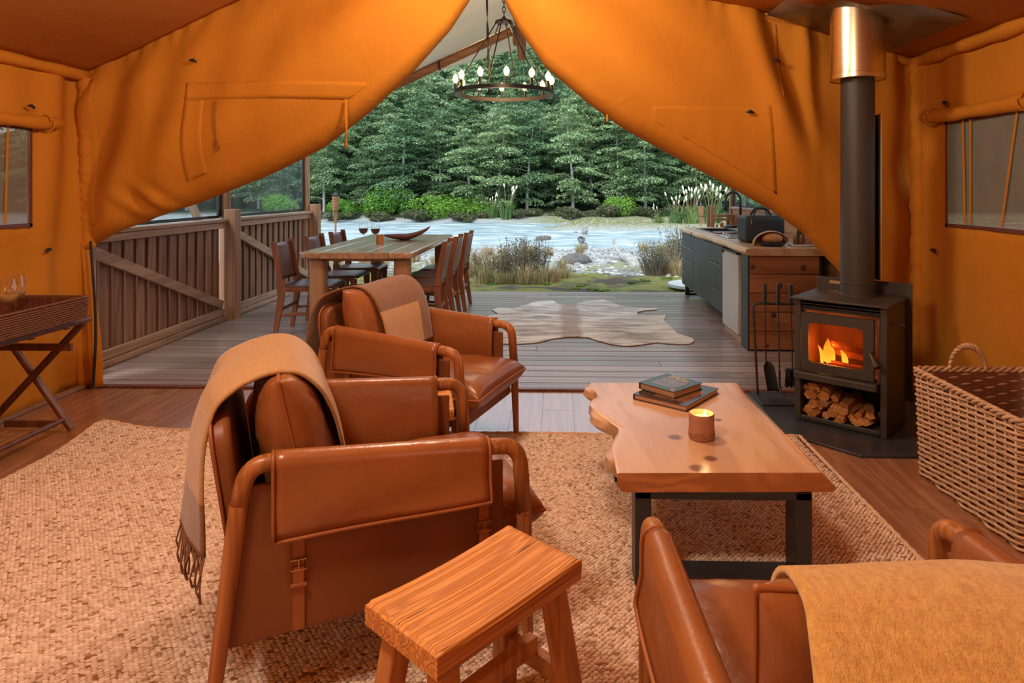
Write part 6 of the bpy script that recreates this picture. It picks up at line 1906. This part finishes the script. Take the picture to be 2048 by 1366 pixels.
# ------------------------------------------------------------------ bushes, grasses, stones
def bush_mesh(seed, n, mat, rx, ry, rz, s0, s1, lumps=9):
    rng = np.random.default_rng(seed)
    c = np.stack([rng.uniform(-0.7, 0.7, lumps) * rx, rng.uniform(-0.6, 0.6, lumps) * ry, rng.uniform(0.15, 0.7, lumps) * rz], 1)
    k = rng.integers(0, lumps, n)
    d = rng.normal(size=(n, 3)); d /= np.linalg.norm(d, axis=1)[:, None]
    rad = 0.42 * (0.55 + 0.45 * rng.random(n))[:, None]
    p = c[k] + d * rad * np.array([rx, ry, rz]) * 0.9
    p[:, 2] = np.maximum(p[:, 2], 0.02)
    return quads_mesh('foliage', leaf_cloud(p, d + rng.normal(0, 0.5, (n, 3)), rng.uniform(s0, s1, n), rng, 0.6), mat)
bm = [bush_mesh(3 + i, 6500, M['bright_bush'], 2.1, 1.3, 1.75, 0.045, 0.085, 16) for i in range(2)]
def px_at(u, v, Y):
    xc = (u - 1082.5) / 1300; th = 0.025
    dx = xc * math.cos(th) - math.sin(th); dy = xc * math.sin(th) + math.cos(th); t = Y / dy
    return dx * t, 1.35 + (378 - v) / 1300 * t
for i, (u, Y, sc, lab) in enumerate(((783, 43.6, (1.0, 1, 1.15), 'bright green rounded bush across the river behind the dining table'), (905, 43.2, (1.45, 1, 0.85), 'long bright green bush across the river below the chandelier'),
                                     (1243, 43.4, (0.95, 1, 0.8), 'bright green bush across the river near the kitchen bench'), (690, 43.4, (0.8, 1, 0.7), 'bright green bush across the river behind the cane torch'), (560, 43.4, (1.2, 1, 0.9), 'bright green bush across the river behind the fence window'))):
    x, _ = px_at(u, 400, Y)
    t = thing('bright_bush', lab, 'bush', (x, Y, gz(x, Y) - 0.1), 0.5 * i, 'bright bushes on the far bank'); t.scale = sc
    inst('foliage', bm[i % 2], t)
dm = [bush_mesh(23 + i, 3800, M['dark_shrub'], 1.6, 1.2, 1.0, 0.05, 0.09) for i in range(2)]
for i in range(14):
    u = 610 + i * 62 + rg.uniform(-25, 25); Y = 42.0 + rg.uniform(0, 0.9); x, _ = px_at(u, 420, Y)
    t = thing('low_shrub', 'low dark shrub at the foot of the far bank, %s from the fence side' % ORD[i], 'shrub', (x, Y, gz(x, Y) - 0.15), i, 'low shrubs along the far bank'); t.scale = (rg.uniform(0.8, 1.6), 0.8, rg.uniform(0.45, 1.0))
    inst('foliage', dm[i % 2], t)
def tuft_mesh(seed, n, h, spread, mat, w=0.012, lean=0.5):
    r = np.random.default_rng(seed); V = []
    for _ in range(n):
        a = r.uniform(0, 2 * PI); b = r.uniform(0, spread * 0.35); L = h * r.uniform(0.5, 1.1); o = lean * r.uniform(0.2, 1.0) * L
        p0 = np.array([b * math.cos(a), b * math.sin(a), 0]); p1 = p0 + np.array([o * 0.3 * math.cos(a), o * 0.3 * math.sin(a), L * 0.6]); p2 = p0 + np.array([o * math.cos(a), o * math.sin(a), L * r.uniform(0.8, 1.0)])
        s = np.array([-math.sin(a), math.cos(a), 0]) * w * r.uniform(0.6, 1.2)
        V.append([p0 - s, p0 + s, p1 + s * 0.8, p1 - s * 0.8]); V.append([p1 - s * 0.8, p1 + s * 0.8, p2 + s * 0.1, p2 - s * 0.1])
    return quads_mesh('blades', np.array(V), mat)
M['straw'] = leaf_mat('dry_grass', [(0.0, (0.22, 0.15, 0.07)), (0.6, (0.42, 0.32, 0.16)), (1.0, (0.58, 0.48, 0.28))], 0.15)
M['green_blade'] = leaf_mat('flax_blades', [(0.0, (0.07, 0.13, 0.04)), (0.6, (0.14, 0.24, 0.07)), (1.0, (0.26, 0.36, 0.14))], 0.15)
M['plume'] = pm('cream_plume', (0.72, 0.66, 0.52), (0.62, 0.55, 0.42), scale=20, rough=0.95)
straw = [tuft_mesh(60 + i, 150, 0.42, 0.5, M['straw'], 0.006, 0.55) for i in range(3)]
flax = [tuft_mesh(70 + i, 130, 1.5, 1.6, M['green_blade'], 0.03, 0.7) for i in range(2)]
def pampas(u, Y, sc, np_, lab):
    x, _ = px_at(u, 430, Y)
    t = thing('plumed_grass', lab, 'grass clump', (x, Y, gz(x, Y) - 0.05), u, 'plumed grasses on the far bank')
    t.scale = (sc,) * 3
    inst('blades', flax[int(u) % 2], t)
    r = random.Random(int(u))
    for k in range(np_):
        a = r.uniform(0, 6.28); o = r.uniform(0.1, 0.8); h_ = r.uniform(1.5, 2.3)
        tip = Vector((o * math.cos(a), o * math.sin(a), h_))
        MB().tube([(0.1 * math.cos(a), 0.1 * math.sin(a), 0), tip * 0.75, tip], 0.012, 4).build('stalk', M['straw'], t)
        d = Vector((0.25 * math.cos(a), 0.25 * math.sin(a), 0.9)).normalized()
        MB().tube([tip, tip + d * 0.10, tip + d * 0.26, tip + d * 0.36], [0.015, 0.065, 0.06, 0.01], 6).build('plume', M['plume'], t, smooth=4)
for u, Y, sc, n_, lab in ((1015, 42.0, 0.9, 7, 'plumed grass clump across the river below the chandelier'), (985, 42.4, 0.7, 4, 'smaller plumed grass clump across the river below the chandelier'), (1352, 36.5, 0.75, 9, 'white plumed grass clump on the grassy bar, farthest from the kitchen post'),
                          (1384, 36.0, 0.85, 12, 'white plumed grass clump on the grassy bar behind the cane torch'), (1425, 36.4, 0.95, 12, 'white plumed grass clump on the grassy bar beside the kitchen post'), (1318, 37.0, 0.55, 3, 'low grass clump on the grassy bar near the torch')):
    pampas(u, Y, sc, n_, lab)
# wiry shrubs close to the deck
def wiry(seed, n, h, spread):
    r = random.Random(seed); m = MB(); pts = []
    for _ in range(n):
        a = r.uniform(0, 6.28); o = spread * math.sqrt(r.random()); L = h * r.uniform(0.6, 1.1); bx, by = o * math.cos(a), o * math.sin(a) * 0.7
        tx, ty = bx + r.uniform(-0.16, 0.16) + 0.15 * math.cos(a), by + r.uniform(-0.12, 0.12)
        m.tube([(bx, by, 0), ((bx + tx) / 2 + r.uniform(-0.02, 0.02), (by + ty) / 2, L * 0.55), (tx, ty, L)], [0.005, 0.004, 0.0015], 3, cap=False)
        for k in range(10):
            t_ = r.uniform(0.3, 1.0); pts.append((bx + (tx - bx) * t_ + r.gauss(0, 0.02), by + (ty - by) * t_ + r.gauss(0, 0.02), L * t_))
    pts = np.array(pts); rng = np.random.default_rng(seed); nn = rng.normal(size=pts.shape)
    return m.mesh('stems', M['twig'], 4), quads_mesh('foliage', leaf_cloud(pts, nn, rng.uniform(0.012, 0.026, len(pts)), rng, 0.45), M['dark_shrub'])
wv = [wiry(80 + i, 130, 0.62, 0.34) for i in range(3)]
for i, (x, y, sc, lab) in enumerate(((-1.12, 11.3, (0.9, 0.9, 0.92), 'wiry dark shrub beyond the deck behind the end dining chair'), (-0.72, 11.7, (1.15, 1, 1.25), 'tall wiry dark shrub beyond the deck in front of the river'),
                                     (-0.42, 11.9, (0.7, 0.9, 1.15), 'wiry shrub beyond the deck, nearest the stone cairn'), (2.15, 13.0, (1.5, 1.1, 1.0), 'wide wiry shrub outside beyond the kitchen bench'), (2.62, 13.6, (1.2, 1.1, 1.35), 'tall wiry shrub outside behind the kitchen bench'), (1.85, 12.6, (0.6, 0.7, 0.7), 'small wiry shrub beside the driftwood log'))):
    t = thing('wiry_shrub', lab, 'shrub', (x, y, gz(x, y) - 0.02), i * 1.3, 'wiry shrubs near the deck'); t.scale = sc
    inst('stems', wv[i % 3][0], t); inst('foliage', wv[i % 3][1], t)
k = 0
rt = random.Random(31)
tspots = [(-1.0, 10.95), (-0.85, 11.05), (-0.55, 11.0), (-0.35, 11.1), (-0.2, 11.4), (-0.05, 11.35), (-1.25, 11.1), (-0.65, 11.3), (-0.15, 11.7), (0.1, 12.2)]
for i in range(90): 
    y = rt.uniform(11.5, 19); xx_ = rt.uniform(-0.42, 0.28) * y; tspots.append((xx_, y)) if not (0.3 < xx_ < 2.2 and y < 17) else None
for x, y in tspots:
    t = thing('dry_grass_tuft', 'straw-coloured dry grass tuft on the bank beyond the deck', 'grass', (x, y, gz(x, y) - 0.02), rt.uniform(0, 6), 'dry grass tufts on the bank'); s_ = rt.uniform(0.5, 1.05); t.scale = (s_,) * 3
    inst('blades', straw[k % 3], t); k += 1
M['moss_leaf'] = leaf_mat('moss_leaves', [(0.0, (0.07, 0.13, 0.02)), (0.6, (0.15, 0.24, 0.04)), (1.0, (0.25, 0.33, 0.08))])
moss = [bush_mesh(90 + i, 700, M['moss_leaf'], 0.16, 0.12, 0.07, 0.008, 0.018) for i in range(2)]
for i, (u, v) in enumerate(sorted(((1150, 572), (1185, 575), (1205, 578), (1265, 563), (1290, 560), (1360, 586), (1045, 565), (1090, 563), (1335, 552), (1162, 566), (985, 566)))):
    x, y = G(u, v, -0.22)
    t = thing('moss_clump', 'bright green moss clump at the deck edge, %s from the dining table side' % ORD[i], 'moss', (x, y, gz(x, y) - 0.005), i, 'moss clumps at the deck edge'); inst('foliage', moss[i % 2], t, scale=(0.9, 0.8, 0.55))
def stone_mesh(seed):
    r = random.Random(seed); ph = [r.uniform(0, 6) for _ in range(4)]
    return MB().ell((0, 0, 0), (1, 1, 1), 8, 6, lambda p: 1 + 0.16 * math.sin(3 * p.x + ph[0]) + 0.14 * math.sin(4 * p.y + ph[1]) + 0.1 * math.sin(5 * p.z + ph[2])).mesh('river_stone', M['stone'], 4)
M['stone'] = pm('river_stone', (0.38, 0.38, 0.37), (0.17, 0.175, 0.18), scale=1.2, rough=0.8, hue=0.5, bump=0.3, bscale=8, bdist=0.05)
M['dark_stone'] = pm('dark_boulder', (0.10, 0.09, 0.09), (0.17, 0.15, 0.14), scale=3, rough=0.85, bump=0.4, bscale=12, bdist=0.05)
sm = [stone_mesh(i) for i in range(6)]
def stone(x, y, s_, lab='grey river stone lying on the gravel bank', grp='stones on the gravel bank', me=None, z=None, **kw):
    o = inst('river_stone', me or sm[rg.randrange(6)], None, (x, y, (gz(x, y) if z is None else z)), (rg.uniform(-0.3, 0.3), rg.uniform(-0.3, 0.3), rg.uniform(0, 6)), (s_ * rg.uniform(0.8, 1.4), s_ * rg.uniform(0.8, 1.2), s_ * rg.uniform(0.45, 0.8)), label=lab, cat='stone', group=grp)
    return o
c = 0
while c < 280:
    y = 12.6 + 10.6 * rg.random() ** 0.9; x = y * rg.uniform(-0.25, 0.20)
    if rg.random() < 0.4 and y < 13.6: continue
    stone(x, y, rg.uniform(0.04, 0.115) * (1 + 0.4 * (y > 17))); c += 1
for u, v, s_ in ((1085, 478, 0.16), (1110, 560, 0.08), (1130, 543, 0.12), (1165, 548, 0.10)):
    pass
# thousands of small pebbles: one object
def pebbles(n):
    rng = np.random.default_rng(5)
    base = np.array([(math.sin(th) * math.cos(a), math.sin(th) * math.sin(a), math.cos(th)) for th in (0.5, 1.4) for a in np.arange(5) * 2 * PI / 5] + [(0, 0, 1)])
    fs = [(k, 5 + k, 5 + (k + 1) % 5, (k + 1) % 5) for k in range(5)]
    V = []; F = []
    for i in range(n):
        y = 12.2 + 12.3 * rng.random() ** 0.8; x = y * rng.uniform(-0.5, 0.34); s = rng.uniform(0.02, 0.07)
        sc = np.array([s * rng.uniform(0.8, 1.5), s, s * 0.6]); ca, sa = math.cos(i), math.sin(i)
        p = base * sc; p = np.stack([p[:, 0] * ca - p[:, 1] * sa, p[:, 0] * sa + p[:, 1] * ca, p[:, 2]], 1) + np.array([x, y, gz(x, y) - 0.01])
        o = len(V); V.extend(map(tuple, p)); F += [tuple(o + q for q in f) for f in fs] + [(o, o + 1, o + 2, o + 3, o + 4)]
    me = bpy.data.meshes.new('gravel'); me.from_pydata(V, [], F)
    me.polygons.foreach_set('use_smooth', [True] * len(me.polygons)); me.update(); return me
def pebble_mat():
    m, nt, N, L, B = _new('pebbles')
    ge = N.new('ShaderNodeNewGeometry')
    L.new(_ramp(N, L, ge.outputs['Random Per Island'], [(0, (0.10, 0.10, 0.10)), (0.5, (0.28, 0.275, 0.265)), (1, (0.52, 0.50, 0.46))]), B.inputs['Base Color'])
    B.inputs['Roughness'].default_value = 0.85
    return m
pe = pebbles(11000); pe.materials.append(pebble_mat())
inst('gravel', pe, label='loose grey gravel spread over the river bank', cat='gravel', kind='stuff')
# boulder, cairn, driftwood, concrete disc
x, y = G(1150, 530, -0.32)
inst('boulder', stone_mesh(77), None, (x, y, gz(x, y) + 0.05), (0, 0, 0.4), (0.30, 0.22, 0.20), label='large dark boulder beside the driftwood log', cat='rock').data.materials[0] = M['dark_stone']
x, y = G(1087, 481, -0.8)
inst('boulder', stone_mesh(78), None, (x, y, WZ + 0.05), (0, 0, 0.4), (0.30, 0.25, 0.18), label='brown boulder standing in the river', cat='rock').data.materials[0] = M['dark_stone']
cxn, cyn = G(1165, 503, -0.55)
zc_ = gz(cxn, cyn)
cz_ = zc_ - 0.02
for i, (dx, s_, hh, lab) in enumerate(((0, 0.17, 0.09, 'broad base stone of the balanced stone cairn'), (0.02, 0.11, 0.14, 'second stone up of the balanced stone cairn'), (-0.01, 0.10, 0.12, 'third stone up of the balanced stone cairn'), (0.0, 0.20, 0.045, 'wide flat stone near the top of the cairn'), (0.05, 0.10, 0.15, 'pale round stone balanced on top of the cairn'), (-0.15, 0.045, 0.05, 'small stone on the edge of the cairn'))):
    s_ *= 1.35; hh *= 1.35; dx *= 1.35
    z0_ = cz_ if i < 5 else cz_ - 0.19
    if i < 5: cz_ += hh * 1.12
    inst('cairn_stone', sm[i], None, (cxn + dx, cyn, z0_ + hh / 2), (0, 0, i), (s_, s_ * 0.8, hh / 2 * 1.25), label=lab, cat='stone', group='stones of the cairn')
M['drift'] = pm('bleached_driftwood', (0.50, 0.485, 0.46), (0.22, 0.20, 0.18), scale=9, stretch=(1, 1, 1), rough=0.9, bump=0.6, bscale=20, bdist=0.03)
d0 = G(1272, 540, -0.33); d1 = G(1236, 508, -0.20)
dr = thing('driftwood_log', 'bleached white driftwood log leaning on the gravel bank', 'log', (d0[0], d0[1], gz(*d0)))
v1 = Vector((d1[0] - d0[0], d1[1] - d0[1], 0.14))
def dpt(t): return v1 * t + Vector((0.02 * math.sin(7 * t), 0, 0.03 * math.sin(5 * t)))
MB().tube([dpt(-0.06)] + [dpt(t) for t in np.linspace(0, 1, 9)], [0.06, 0.15, 0.12, 0.10, 0.115, 0.095, 0.085, 0.07, 0.06, 0.04], 9).build('trunk', M['drift'], dr, smooth=4)
MB().tube([dpt(0.75), dpt(0.9) + Vector((-0.08, 0.0, 0.12)), dpt(0.95) + Vector((-0.13, 0, 0.26)), dpt(0.95) + Vector((-0.12, 0, 0.36))], [0.05, 0.045, 0.035, 0.012], 8).build('branch', M['drift'], dr, smooth=4)
MB().tube([dpt(0.05), dpt(0.05) + Vector((0.10, -0.05, 0.10))], [0.05, 0.012], 7).build('branch', M['drift'], dr, smooth=4)
x, y = G(1385, 572, -0.18)
MB().lathe([(0.42, 0), (0.43, 0.01), (0.43, 0.05), (0.42, 0.055)], 40, (x + 0.05, y, -0.19)).build('concrete_disc', pm('pale_concrete', (0.52, 0.53, 0.5), (0.42, 0.43, 0.4), scale=8, rough=0.9), label='pale round concrete slab beside the deck', cat='slab')
# cane torches
def torch(x, y, ztop, lab, sc=1.0):
    t = thing('cane_torch', lab, 'torch', (x, y, gz(x, y)), 0, 'cane garden torches')
    zz = ztop - gz(x, y)
    M['cane'] = M.get('cane') or pm('bamboo_cane', (0.46, 0.22, 0.10), (0.30, 0.13, 0.06), scale=20, rough=0.5)
    MB().tube([(0, 0, -0.2), (0, 0, zz - 0.40)], 0.016 * sc, 8).build('pole', M['cane'], t)
    for k in range(6):
        a = k * PI / 3
        MB().tube([(0.015 * math.cos(a), 0.015 * math.sin(a), zz - 0.45), (0.040 * math.cos(a), 0.040 * math.sin(a), zz - 0.25), (0.045 * math.cos(a), 0.045 * math.sin(a), zz - 0.04)], 0.006, 5).build('cane_strip', M['cane'], t)
    for k in range(9):
        z = zz - 0.25 + k * 0.024
        MB().tube([(0.046 * math.cos(a) * (1 + 0.06 * math.cos(6 * a + k * PI)), 0.046 * math.sin(a) * (1 + 0.06 * math.cos(6 * a + k * PI)), z) for a in np.linspace(0, 2 * PI, 24, endpoint=False)], 0.009, 5, closed=True).build('weave_ring', M['cane'], t)
    MB().lathe([(0.042, zz - 0.05), (0.044, zz - 0.02), (0.02, zz), (0.012, zz + 0.03), (0.001, zz + 0.035)], 14).build('oil_can', M['black'], t)
xx, zz_ = px_at(671, 388, 10.2); torch(xx, 10.2, zz_, 'cane garden torch outside the end of the fence')
xx, zz_ = px_at(1402, 408, 14.4); torch(xx, 14.4, zz_, 'cane garden torch outside beyond the kitchen counter')
